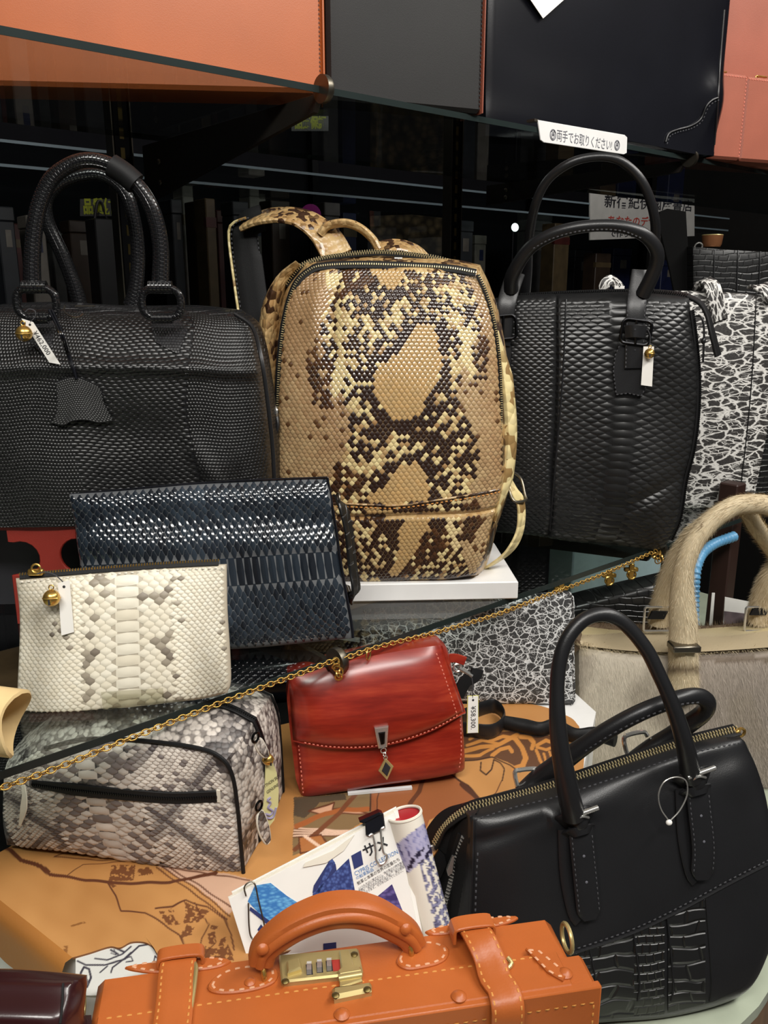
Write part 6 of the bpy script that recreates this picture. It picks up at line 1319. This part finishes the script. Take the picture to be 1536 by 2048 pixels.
# ================================================================ seal fur tote
Sf = Fr(atd(1340, 1700, 1.1), 1, 4); Sf = Fr(A([Sf.o[0], Sf.o[1], ZT + .0004]), 1, 4)
_b = [Sf.loc(x, 1600)[0] for x in (1165, 1620)]; bot = [tuple(Sf.px(A([x, 0, 0]))) for x in np.linspace(_b[0], _b[1], 4)]; top = [(1158, 1296), (1276, 1310), (1393, 1311), (1540, 1302), (1640, 1292)]
sb = SL(Sf, bot, top, [bot[0], (1160, 1480), (1158, 1296)], [bot[-1], (1630, 1480), (1640, 1292)], 60, 50, .012, .10)
root = thing('tote_bag', 'beige grey seal fur tote bag with furry handles at the right edge', 'handbag', Sf)
def furcol(P):
    x, y = P[:, 0], P[:, 1]; k = np.clip((x - 1330) / 120 + .5 * snoise(P, .02, 3), 0, 1); C = mix(rgb(196, 186, 168), rgb(146, 134, 124), k * .8); C = mix(C, rgb(150, 138, 122), np.clip(snoise(P, .035, 4) - .2, 0, .6))
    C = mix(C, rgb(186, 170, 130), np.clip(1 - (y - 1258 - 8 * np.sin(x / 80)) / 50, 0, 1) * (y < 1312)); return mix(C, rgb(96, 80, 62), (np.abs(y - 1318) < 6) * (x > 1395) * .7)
v, f, _, uv = sb.mesh(6, .004); MB().add(v, f, furcol(Sf.px(v)), uv).build('body', M['fur'], root)
pl_ = [(1147, 1290, .0), (1150, 1270, -.05), (1160, 1259, -.10), (1300, 1262, -.10), (1420, 1264, -.10), (1540, 1252, -.10), (1640, 1248, -.10)]
rim_ = spline(Sf.L(pl_), 60); put('back_rim', plain('dark_seal_fur', rgb(96, 78, 58), .8), root, tube(rim_, .009, 10))
rimf = spline(Sf.L([(1158, 1296, .004), (1276, 1308, .01), (1393, 1309, .01), (1540, 1300, .01), (1640, 1290, .0)]), 60)
ins = np.stack([rimf + A([0, .004, .002]), (rimf + rim_) / 2 + A([0, 0, .006]), rim_], 1).reshape(-1, 3); MB().add(ins, [(i * 3 + k, (i + 1) * 3 + k, (i + 1) * 3 + k + 1, i * 3 + k + 1) for i in range(59) for k in range(2)], rgb(178, 162, 132)).build('opening', M['fur'], root)
def fhandle(pts, r): return spline(Sf.L(pts), 60), r
furs = []
P1, _ = fhandle([(1366, 1386, .018), (1367, 1340, .020), (1366, 1290, .022), (1367, 1250, .022), (1364, 1200, .025), (1366, 1150, .028), (1378, 1105, .03), (1396, 1072, .03), (1425, 1040, .03), (1460, 1016, .03), (1490, 1008, .03), (1540, 1012, .03), (1580, 1040, .03)], 0)
P2_, _ = fhandle([(1317, 1246, -.09), (1322, 1215, -.085), (1332, 1170, -.07), (1350, 1122, -.05), (1374, 1082, -.03), (1400, 1055, -.01), (1440, 1026, .0), (1475, 1010, .008), (1495, 1024, .0), (1510, 1050, -.01), (1535, 1085, -.03), (1560, 1120, -.05)], 0)
P3, _ = fhandle([(1516, 1240, -.09), (1524, 1200, -.08), (1545, 1150, -.06), (1570, 1120, -.05)], 0)
for Pq, rr4 in ((P1, np.interp(np.linspace(0, 1, 60), [0, .3, .5, 1], [.0185, .0165, .0115, .0115])), (P2_, np.interp(np.linspace(0, 1, 60), [0, .3, .6, 1], [.0145, .0115, .0095, .010])), (P3, .014)):
    v, f, _, uv = tube(Pq, rr4, 14); v = np.asarray(v); C = mix(rgb(206, 190, 158), rgb(176, 156, 122), np.clip(snoise(v[:, [0, 2]], 60, 7), 0, 1))
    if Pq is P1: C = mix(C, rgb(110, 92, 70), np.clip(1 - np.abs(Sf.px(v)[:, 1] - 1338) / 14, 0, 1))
    MB().add(v, f, C, uv).build('handle', M['fur'], root); furs.append((Pq, rr4))
# fur: short hairs lying along the surface
rg = np.random.default_rng(3); HV = []; HC = []
def hairs(P, Nn, D, ln, col):
    n = len(P); sd = unit(np.cross(Nn, D)) * .00022; tip = P + D * ln[:, None] + Nn * (ln * rg.uniform(.1, .45, n))[:, None]
    HV.append(np.stack([P - sd, P + sd, tip], 1)); HC.append(np.repeat(col, 3, 0))
for Pq, rr4 in furs:
    n = 6500; i = rg.uniform(0, 58.9, n); a = rg.uniform(0, 6.283, n); T_, N_, B_4 = frames(Pq); k = i.astype(int); fr5 = (i - k)[:, None]; c = Pq[k] * (1 - fr5) + Pq[k + 1] * fr5; nn3 = N_[k] * np.cos(a)[:, None] + B_4[k] * np.sin(a)[:, None]
    r_ = np.broadcast_to(A(rr4, float), (60,))[k]; p = c + nn3 * r_[:, None]; pxx = Sf.px(p); col = mix(rgb(224, 208, 176), rgb(176, 154, 118), rg.random(n) ** 1.5)
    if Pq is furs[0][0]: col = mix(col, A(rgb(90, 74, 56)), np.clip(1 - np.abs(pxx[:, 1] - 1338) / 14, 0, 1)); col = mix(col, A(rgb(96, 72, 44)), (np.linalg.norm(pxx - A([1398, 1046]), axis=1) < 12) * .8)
    hairs(p, nn3, unit(-T_[k] + .5 * nn3 * rg.random((n, 1))), rg.uniform(.003, .008, n), col)
n = 26000; S_ = rg.random(n); T_5 = rg.random(n); p = sb.at(S_, T_5); nn3 = unit(sb.at(S_, T_5, sb.Nn)); col = furcol(Sf.px(p)) * rg.uniform(.75, 1.25, (n, 1)); dn = unit(A([.15, 0, -1.0]) + rg.normal(0, .18, (n, 3))); hairs(p, nn3, dn, rg.uniform(.004, .009, n), np.clip(col, .01, .95))
n = 5000; i = rg.integers(0, 59, n); f5 = rg.random((n, 1)); p = rim_[i] * (1 - f5) + rim_[i + 1] * f5; a = rg.uniform(0, 6.283, n); nn3 = np.stack([0 * a, np.cos(a), np.sin(a)], 1); hairs(p + nn3 * .0088, nn3, unit(nn3 + rg.normal(0, .5, (n, 3))), rg.uniform(.003, .008, n), mix(rgb(120, 100, 72), rgb(62, 48, 36), rg.random(n)))
n = 7000; i = rg.integers(0, 59, n); f5 = rg.random((n, 1)); q5 = rg.random((n, 1)); p = (rimf[i] * (1 - f5) + rimf[i + 1] * f5) * (1 - q5) + (rim_[i] * (1 - f5) + rim_[i + 1] * f5) * q5 + A([0, 0, .004]) * (4 * q5 * (1 - q5)); nn3 = np.tile(A([0, -.5, .86]), (n, 1)); hairs(p, nn3, unit(A([.1, -1, -.2]) + rg.normal(0, .3, (n, 3))), rg.uniform(.003, .007, n), mix(rgb(206, 190, 156), rgb(140, 122, 92), rg.random(n) ** 1.5 * np.clip(.4 + q5[:, 0], 0, 1)))
HV = np.concatenate(HV).reshape(-1, 3); HC = np.concatenate(HC); nH = len(HV) // 3
MB().add(HV, np.arange(nH * 3).reshape(-1, 3).tolist(), HC).build('fur', M['fur'], root, 180, kind='stuff')
def fbuck(px_, n, w, h, ang=0.0):
    c = Sf.loc(px_[0], px_[1], n); P = rrect(-w, w, -h, h, .003, 4); put('buckle', M['silver'], root, tube(c + np.stack([P[:, 0], 0 * P[:, 0], P[:, 1]], 1), .0017, 8, closed=True))
fbuck((1316, 1238), -.07, .0185, .0165); fbuck((1518, 1238), -.07, .0185, .0165)
for px_ in ((1316, 1232), (1520, 1224)): put('dark_patch', M['blacksoft'], root, plate(Sf.L([(px_[0] - 18, px_[1] + 8), (px_[0] + 14, px_[1] + 8), (px_[0] + 22, px_[1] - 8), (px_[0] - 10, px_[1] - 8)], -.066), -.072, -.0685, .0005))
put('metal_loop', M['steel'], root, box(*(lambda c: (c[0] - .0165, c[0] + .017, c[1] - .006, c[1] + .018, c[2] - .004, c[2] + .0045))(Sf.loc(1371, 1297, .042)), .0015))
# ================================================================ upper shelf: large bags seen from below the edge
def bigbag(name, label, fr, px_top_y, x0, x1, dep, mat, cat='handbag', bulge=.004, rr=.004):
    root = thing(name, label, cat, fr); v, f = box(x0, x1, 0, dep, 0.0006, .42, rr); put('body', mat, root, (v, f), smooth=30); return root
Ua = Fr(onz(645, 186, ZU + .0002), 6, 0)
xa = Ua.loc(646, 100)[0]
root = bigbag('portfolio_bag', 'large smooth orange leather bag at the top left of the upper shelf', Ua, 0, xa - .46, xa, .07, M['orange2'])
put('edge_binding', M['orange2'], root, box(xa - .0005, xa + .0018, -.0012, .072, .0004, .424, .0005)); stitches([(xa - .0035, -.0003, .004), (xa - .0035, -.0003, .41)], (0, -1, 0), M['darkedge'], root, ln=.0026, gap=.0014, w=.0006)
Ub = Fr(onz(800, 212, ZU + .0002), 24, 0)
xb = Ub.loc(969, 100)[0]
root = bigbag('document_bag', 'matte charcoal leather bag standing between the orange and glossy black bags', Ub, 0, Ub.loc(655, 100)[0], xb - .002, .05, M['charcoal'])
put('edge_binding', M['coral'], root, box(xb - .0015, xb, -.0012, .052, .0004, .424, .0004)); stitches([(xb - .005, -.0003, .004), (xb - .005, -.0003, .41)], (0, -1, 0), M['thread_black'], root, ln=.003, gap=.0016, w=.0007)
Uc = Fr(onz(1425, 312, ZU + .0002), 24, 0)
xc0 = Uc.loc(972, 150)[0]; xc1 = Uc.loc(1446, 150)[0]
root = thing('document_bag', 'large glossy navy black leather bag on the upper shelf above the white sign', 'handbag', Uc)
g = coons([(xc0, .001), ((xc0 + xc1) / 2, .001), (xc1 - .012, .001)], [(xc0, .42), (xc1, .42)], [(xc0, .001), (xc0, .42)], [(xc1 - .012, .001), (xc1 - .002, .010), (xc1, .03), (xc1, .42)], 60, 50)
uc = Slab(g, lambda S, T: .010 * pil(5, .5)(S, T) + .004 * np.exp(-((T - .12) / .1) ** 2) * np.sin(S * 5) + .012 * np.exp(-((S - .95) / .07) ** 2 - ((T - .24) / .07) ** 2) + .006 * np.exp(-((S - .2) / .25) ** 2 - ((T - .03) / .07) ** 2), lambda S, T: .05 + 0 * S)
put('body', M['blackgloss'], root, uc.mesh(6, .002))
put('edge_piping', M['black'], root, tube(uc.path(Uc, [(1448, 20), (1440, 120), (1434, 220), (1428, 290)], .0005, 16), .0016, 6))
P = uc.path(Uc, [(1330, 284), (1336, 268), (1352, 260), (1380, 252), (1400, 238), (1412, 212), (1424, 200), (1434, 196)], .0016, 30)
put('corner_patch_edge', M['black'], root, tube(P, .0014, 6)); stitches(P + A([.002, -.001, -.003]), (0, -1, 0), M['thread_grey'], root)
price_tag('white tag folded at the top edge above the glossy black bag', Uc, .016, [(1020, -60), (1068, -95), (1132, -4), (1086, 37)], None, None)
Ud = Fr(Uc.world((xc1 + .004, .075, 0)), 22, 0)
root = bigbag('shoulder_bag', 'large coral brown leather bag behind at the top right corner', Ud, 0, -.03, .30, .06, M['coral'])
Ue = Fr(Uc.world((xc1 + .001, .02, 0)), 22, 0)
xe = [Ue.loc(x, 240)[0] for x in (1490, 1600)]; ze = Ue.loc(1470, 147)[2]
for k, (a, b, lab) in enumerate(((.0, xe[0] - .001, 'small coral zip pouch left of the matching pouch, upper shelf'), (xe[0] + .001, xe[1], 'small coral zip pouch at the right edge of the upper shelf'))):
    fe_ = Fr(Ue.world((a, 0, 0)), 22, 0); t = thing('zip_pouch', lab, 'pouch', fe_, None)
    put('body', M['coral'], t, box(0, b - a, .004 * k, .045, .0006, ze, .004), smooth=30); put('zip_pull', M['gold'], t, box((b - a) * .25, (b - a) * .25 + .02, .012, .017, ze + .003, ze + .0055, .001), ring(((b - a) * .25, .0145, ze + .002), .0028, .0009, (0, 1, 0), 12, 6))
    stitches([((b - a) - .004, -.0003 + .004 * k, .005), ((b - a) - .004, -.0003 + .004 * k, ze - .006)], (0, -1, 0), M['thread_red'], t); stitches([(.003, -.0003 + .004 * k, ze - .004), ((b - a) - .004, -.0003 + .004 * k, ze - .004)], (0, -1, 0), M['thread_red'], t)
# white sign clipped to the upper shelf edge
SY = YU - .0016
sg = Fr(onY(1078, 290, SY), math.degrees(YAW), 0)
root = thing('shelf_sign', 'white plastic sign with Japanese writing clipped on the upper shelf edge', 'sign', sg)
Q = sg.L([(1074, 240), (1248, 270), (1253, 275), (1252, 306), (1246, 309), (1086, 285), (1080, 280)]); put('plate', M['white'], root, plate(Q, 0, .0014, .0004), smooth=0)
a, b = sg.L([(1110, 272), (1222, 293)]); sh_ = np.linalg.norm(b - a)
text('両手でお取りください!', .0155, a + A([.001, -.0015, 0]), b - a, (0, 0, 1), M['inkgrey'], root, sx=sh_ / (.0155 * 10.3))
for px_ in ((1104, 270), (1232, 291)):
    c = sg.loc(*px_) + A([0, -.0016, 0]); put('round_emblem', M['inkgrey'], root, ring(c, .0062, .0006, (0, 1, 0), 24, 5, sq=.9), ring(c + A([0, 0, -.001]), .0038, .0005, (0, 1, 0), 18, 5, sq=.7), tube([c + A([-.005, 0, .003]), c + A([-.001, 0, .0045])], .0006, 5), tube([c + A([.001, 0, .0045]), c + A([.005, 0, .003])], .0006, 5), ball(c, .0013, 6))
q = sg.loc(1070, 244); put('clip', M['steel'], root, box(q[0] - .002, q[0] + .006, -.0008, .012, Q[0][2] - .002, Q[0][2] + .001))
# ================================================================ small bag with gold hardware and cable, behind
Zf = Fr(onz(1220, 1262, ZR + .002), 2, 4); Zf = Fr(Zf.o, 2, 4)
zb_ = SL(Zf, [(1100, 1262), (1220, 1264), (1345, 1262)], [(1130, 1215), (1200, 1196), (1345, 1162)], [(1100, 1262), (1130, 1215)], [(1345, 1262), (1345, 1162)], 24, 20, .006, .05)
root = thing('handbag', 'small black crocodile bag with gold clasps behind the grey crackle clutch', 'handbag', Zf); put('body', M['croc'], root, zb_.mesh(4, .003))
for x, y in ((1218, 1152), (1262, 1140), (1122, 1178)):
    q = Zf.loc(x, y, .0); put('gold_clasp', M['gold'], root, box(q[0] - .010, q[0] + .010, q[1] - .003, q[1] + .003, q[2] - .002, q[2] + .004, .001), ring(q + A([0, -.003, -.006]), .006, .0015, (0, 1, 0), 16, 6), box(q[0] - .004, q[0] + .004, q[1] - .004, q[1], q[2] - .014, q[2] + .010, .001))
def wput(label, name, cat, geo, mat, org, sm=40):
    v, f = geo[0], geo[1]; o = MB().add(np.asarray(v) - org, f).build(name, mat, None, sm); o.location = Vector(org); return tag(o, label, cat)
_h = atd(1386, 1300, 1.22); hose = spline(A([[_h[0], _h[1], ZT + .0105]] + [atd(x, y, d) for x, y, d in ((1386, 1300, 1.22), (1388, 1200, 1.22), (1392, 1140, 1.22), (1404, 1108, 1.24), (1428, 1088, 1.26), (1470, 1072, 1.28))]), 140)
wput('pale blue ribbed hose curving behind the fur handles', 'ribbed_hose', 'hose', tube(hose, .0075 + .0010 * np.sin(np.arange(140) * 2.2), 10), plain('pale_blue_plastic', rgb(92, 150, 190), .4), A([_h[0], _h[1], ZT]))
pp = atd(1452, 1260, 1.34); wput('dark brown wooden post behind the fur handles', 'wooden_post', 'post', box(pp[0] - .014, pp[0] + .014, pp[1], pp[1] + .03, ZT, pp[2] + .24, .002), plain('dark_brown_wood', rgb(46, 26, 20), .5), A([pp[0], pp[1], ZT]), 0)
_q = atd(1478, 1262, 1.27); pq = Fr(A([_q[0], _q[1], ZT]), 0, 2); t = thing('leaflet', 'white leaflet with dark photo behind the seal fur tote', 'leaflet', pq)
put('sheet', M['paper'], t, plate(np.concatenate([pq.L([(1450, 1194), (1502, 1204)]), A([[pq.loc(1500, 1300)[0], 0, 0], [pq.loc(1446, 1300)[0], 0, 0]])]), -.001, 0), smooth=0); put('printed_picture', pm('dark_leaflet_print', rgb(40, 36, 44), rgb(110, 96, 98), 60), t, plate(pq.L([(1446, 1300), (1448, 1222), (1500, 1228), (1498, 1300)]), 0, .0003), smooth=0)
_q = atd(1424, 1262, 1.3); pb = Fr(A([_q[0], _q[1], ZT]), 0, 0); wput('white slip of card left of the dark post', 'paper_slip', 'paper', (lambda P: plate(P, -.001, 0))(np.concatenate([pb.L([(1424, 1186), (1430, 1186)]), A([[pb.loc(1426, 1280)[0], 0, 0], [pb.loc(1418, 1280)[0], 0, 0]])])), M['paper'], A([0, 0, 0]), 0).matrix_world = pb.M
# pale blue panel under the black tote, seen through the lower glass
q0 = onY(1235, 1125, .94); bx = Fr(A([q0[0], .94, 0]), math.degrees(YAW), 0); a, b = bx.loc(1148, 1100), bx.loc(1330, 1050)
t = thing('blue_carton', 'tall pale blue carton seen through the glass below the black tote', 'carton', bx); put('body', plain('pale_blue_card', rgb(190, 216, 222), .5), t, box(a[0], b[0], 0, .06, 0, .985, .003)); put('lid_line', M['steel'], t, box(a[0] - .001, b[0] + .001, -.001, .061, .955, .957))
# ================================================================ foreground: suede roll and maroon wallet
rf = atd(10, 1445, .56); ax = unit(RGT * .9 - UPV * .15 + FWD * .1); cs = plain('pale_cream_suede', rgb(212, 184, 132), .85, noise=.1)
a1 = rf + ax * .006; a0 = rf - ax * .06; nn9 = 40; V = []; e1_ = unit(np.cross(ax, [0, 0, 1.0])); e2_ = np.cross(ax, e1_)
for q, rr9 in ((a0, .022), (a1, .0225), (a1 + ax * .001, .0205), (a0, .020)):
    for j in range(nn9):
        a = 2 * math.pi * j / nn9; w_ = 1 + .03 * math.sin(3 * a + 1) + .01 * math.sin(17 * a); V.append(q + rr9 * w_ * (math.cos(a) * e1_ + math.sin(a) * e2_) + ax * .004 * math.sin(2 * a))
fx = [(i * nn9 + j, i * nn9 + (j + 1) % nn9, (i + 1) * nn9 + (j + 1) % nn9, (i + 1) * nn9 + j) for i in range(3) for j in range(nn9)]
wput('rolled cream suede hide poking in at the left edge', 'suede_roll', 'roll', (A(V), fx), cs, a0)
mw = Fr(atd(60, 2100, .52), 2, 35); root = thing('wallet', 'dark maroon glossy leather wallet at the bottom left corner', 'wallet', mw)
mwl = SL(mw, [(-160, 2170), (20, 2170), (152, 2170)], [(-160, 1950), (60, 1956), (154, 1962)], [(-160, 2170), (-160, 1950)], [(152, 2170), (148, 2050), (154, 1962)], 40, 30, lambda S, T: .012 * pil(6, .5)(S, T) + .004 * np.sin(T * 12), .02)
put('body', leather('maroon_leather', rgb(48, 20, 22), .28, 700, .05, coat=.4), root, mwl.mesh(5, .003)); put('side_seam', M['thread_black'], root, tube(mwl.path(mw, [(126, 1968), (124, 2010), (120, 2046)], .0005, 10), .0008, 5))
# ================================================================ the shop beyond the shelf: dim goods on a second rack
rk = thing('back_rack', 'second dark glass display rack behind the shelf', 'rack', (.4, 1.62, 0)); ZP = 1.30
for z in (0.95, ZP, 1.615, 1.655):
    put('glass_plate', M['glass'], rk, box(-.75, 2.6, 0, .35, z - .005, z), smooth=0); put('plate_edge', plain('bright_glass_edge', rgb(112, 126, 134), .25), rk, box(-.75, 2.6, -.0008, 0, z - .005, z), smooth=0)
for x in (-.73, .10, 1.0, 1.9, 2.58): put('rack_post', M['darkmetal'], rk, box(x, x + .02, .33, .35, 0, 2.0), smooth=0)
put('back_panel', plain('black_rack_panel', (.004, .004, .005), .9, spec=.05), rk, box(-.8, 2.65, .36, .37, 0, 2.2), smooth=0)
def onrack(px0, px1, Y=1.72, yaw=0):
    """frame standing on the rack plate, with the local x range and height matching a pixel range"""
    q = onY((px0[0] + px1[0]) / 2, px0[1], Y); f0 = Fr(A([q[0], q[1], ZP + .0003]), yaw, 0); return f0, f0.loc(px0[0], px0[1]), f0.loc(px1[0], px0[1])
rg2 = np.random.default_rng(5)
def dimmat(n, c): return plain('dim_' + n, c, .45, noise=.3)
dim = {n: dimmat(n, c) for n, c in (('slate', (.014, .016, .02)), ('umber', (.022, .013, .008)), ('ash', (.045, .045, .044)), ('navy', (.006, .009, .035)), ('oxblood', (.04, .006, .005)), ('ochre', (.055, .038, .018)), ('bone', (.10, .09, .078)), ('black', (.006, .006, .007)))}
rack = [(8, 412, 34, 'slate', 'box', 'at the far left edge'), (30, 446, 40, 'oxblood', 'book', 'second from the far left'), (70, 430, 36, 'bone', 'box', 'left of the lizard bag arch'), (118, 462, 34, 'ash', 'box', 'inside the lizard bag arch, left'), (160, 440, 44, 'umber', 'box', 'inside the lizard bag arch, centre'), (210, 436, 42, 'black', 'bag', 'inside the lizard bag arch, right'), (252, 452, 28, 'ochre', 'box', 'at the right limb of the lizard bag handle'),
        (352, 398, 20, 'slate', 'box', 'just right of the upright rail'), (376, 392, 22, 'bone', 'book', 'first of three right of the upright rail'), (398, 402, 18, 'umber', 'book', 'second of three right of the upright rail'), (420, 396, 20, 'ochre', 'book', 'third of three right of the upright rail'), (448, 420, 30, 'oxblood', 'box', 'left of the backpack strap'), (480, 402, 30, 'slate', 'box', 'above the backpack strap, left'), (515, 394, 30, 'bone', 'box', 'above the backpack strap, middle'), (560, 400, 36, 'umber', 'box', 'above the backpack strap, right'),
        (664, 404, 30, 'ash', 'box', 'above the backpack top handle'), (700, 425, 26, 'navy', 'book', 'right of the backpack top handle'), (930, 440, 34, 'slate', 'box', 'left of the right upright rail'), (962, 470, 22, 'bone', 'box', 'touching the right upright rail'), (1082, 440, 44, 'ash', 'box', 'inside the tote handles at left'), (1126, 446, 30, 'ochre', 'book', 'inside the tote handles second from left'), (1168, 500, 34, 'slate', 'box', 'inside the lower tote handle, left'), (1208, 506, 30, 'umber', 'book', 'inside the lower tote handle, middle'), (1246, 496, 36, 'navy', 'box', 'inside the lower tote handle, right'), (1340, 520, 30, 'navy', 'box', 'right of the tote handles')]
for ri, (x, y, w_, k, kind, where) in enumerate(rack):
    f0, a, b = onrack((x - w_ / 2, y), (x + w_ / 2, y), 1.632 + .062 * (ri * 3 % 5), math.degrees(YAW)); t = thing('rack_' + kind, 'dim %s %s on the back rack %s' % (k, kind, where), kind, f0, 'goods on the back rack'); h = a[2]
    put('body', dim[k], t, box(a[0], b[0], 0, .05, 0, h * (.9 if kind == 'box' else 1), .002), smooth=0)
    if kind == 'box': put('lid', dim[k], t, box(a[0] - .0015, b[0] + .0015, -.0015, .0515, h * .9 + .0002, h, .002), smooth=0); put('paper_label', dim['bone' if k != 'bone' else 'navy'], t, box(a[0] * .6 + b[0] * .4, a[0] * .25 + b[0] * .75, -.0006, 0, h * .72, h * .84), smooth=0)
    elif kind == 'book': put('spine_band', dim['ochre' if k != 'ochre' else 'oxblood'], t, box(a[0] - .0004, b[0] + .0004, -.0006, .01, h * .8, h * .87), smooth=0)
    else: put('handle', dim['black'], t, tube(spline([(a[0] * .8 + b[0] * .2, .02, h), (a[0] * .6 + b[0] * .4, .02, h + .03), (a[0] * .4 + b[0] * .6, .02, h + .03), (a[0] * .2 + b[0] * .8, .02, h)], 20), .003, 8))
yg = plain('yellow_green_sticker', rgb(150, 158, 30), .5)
for lab, q, Y, s in (('yellow green sale sticker card seen inside the lizard bag handles', (160, 398, 246, 432), 1.655, .03), ('yellow green sale sticker hanging under the upper shelf left of centre', (583, 232, 657, 262), 1.60, .026)):
    f0 = Fr(onY((q[0] + q[2]) / 2, q[3], Y), 0, 0); P = f0.L([(q[0], q[1]), (q[2], q[1]), (q[2], q[3]), (q[0], q[3])]); t = thing('sale_sticker', lab, 'sticker', f0); put('card', dim['ash'], t, plate(P, -.001, 0), smooth=0); a = f0.loc(q[0] + 6, (q[1] + q[3]) / 2); text('品質保証', s, a + A([0, -.0006, 0]), (1, 0, 0), (0, 0, 1), yg, t, bold=.0012, sx=.66)
bw = plain('dim_white_board', (.42, .41, .39), .5)
f0 = Fr(onY(1285, 476, 1.6188), math.degrees(YAW), 0); t = thing('lettered_board', 'white board lettered in black and red behind the tote handles', 'sign', f0); put('board', bw, t, plate(f0.L([(1180, 378), (1389, 398), (1389, 472), (1180, 480)]), -.004, 0), smooth=0)
for s, x0_, y0_, x1_, y1_, mt, sz in (('新宿紀伊國屋書店', 1208, 404, 1388, 414, M['ink'], .040), ('あなたのデザイン', 1214, 442, 1344, 446, M['inkred'], .030), ('で作ります。', 1218, 468, 1300, 470, M['ink'], .022)): a, b = f0.L([(x0_, y0_), (x1_, y1_)]); text(s, sz, a + A([0, -.0006, 0]), b - a, (0, 0, 1), mt, t, sx=np.linalg.norm(b - a) / (sz * len(s) * 1.02), bold=.0005)
f0, a, b = onrack((735, 428), (912, 428), 1.60, 4); z1 = a[2]; t = thing('wrapped_skin', 'plastic wrapped python skin standing behind the backpack', 'skin', f0)
put('skin', pm('dim_python_skin', (.16, .12, .075), (.02, .016, .012), 60), t, plate([(a[0] + .008, 0), (b[0] - .006, 0), (b[0] - .008, z1 - .01), ((a[0] + b[0]) / 2, z1), (a[0] + .006, z1 - .004)], -.01, -.004, .001)); put('plastic_sleeve', M['acrylic'], t, plate([(a[0], 0), (b[0], 0), (b[0], z1 - .004), (a[0], z1 + .008)], -.002, 0), smooth=0)
f0, a, b = onrack((600, 408), (642, 408), 1.60, 0); t = thing('round_card', 'purple round card on a stick behind the backpack top handle', 'card', f0); r = (b[0] - a[0]) / 2; put('card', plain('purple_card', rgb(150, 24, 130), .5), t, disc((0, 0, a[2] - r), r, .002, (0, -1, 0), 24)); put('stick', M['darkmetal'], t, box(-.002, .002, .0002, .003, 0, a[2] - r))
jq = J_.loc(1423, 494, -.02); t = thing('bronze_cup', 'small bronze cup standing on top of the crocodile bag', 'cup', Fr(J_.world(jq), 0, 0)); put('cup', plain('bronze_metal', rgb(150, 100, 66), .35, .6), t, tube([(0, 0, 0), (0, 0, .004), (0, 0, .018)], [.013, .015, .0165], 20)); put('rim', M['brass'], t, ring((0, 0, .018), .0158, .0009, (0, 0, 1), 24, 6, up=(0, 1, 0)))
q = onY(1030, 455, 1.62); lm = plain('glowing_reflection', (.8, 1, .93), .4, emit=1.6); t = thing('lamp_reflection', 'small glowing ball standing in for a lamp reflection between backpack and black tote', 'reflection', A([q[0], q[1], ZP + .0003])); h = q[2] - ZP  # glowing ball on an added stem, in place of a lamp's reflection
put('glow_ball', lm, t, ball((0, 0, h), .014, 10, (1, .4, .8))); put('glow_stem', M['darkmetal'], t, tube([(0, .008, h - .008), (0, .008, 0.006)], .004, 8)); put('glow_base', M['darkmetal'], t, disc((0, .008, 0), .02, .006, (0, 0, 1), 20))

Bk = Fr(onz(585, 1400, ZR + .002), 20, 10); t = thing('handbag', 'black glossy leather bag lying flat in the dark behind the red clutch', 'handbag', Bk)
bk = SL(Bk, [(455, 1400), (585, 1402), (720, 1385)], [(440, 1340), (560, 1318), (715, 1300)], [(455, 1400), (440, 1340)], [(720, 1385), (715, 1300)], 30, 16, .01, .05); put('body', M['blackgloss'], t, bk.mesh(5, .002)); put('flap_edge', M['black'], t, tube(bk.path(Bk, [(460, 1372), (580, 1362), (700, 1345)], .001, 20), .0014, 6))
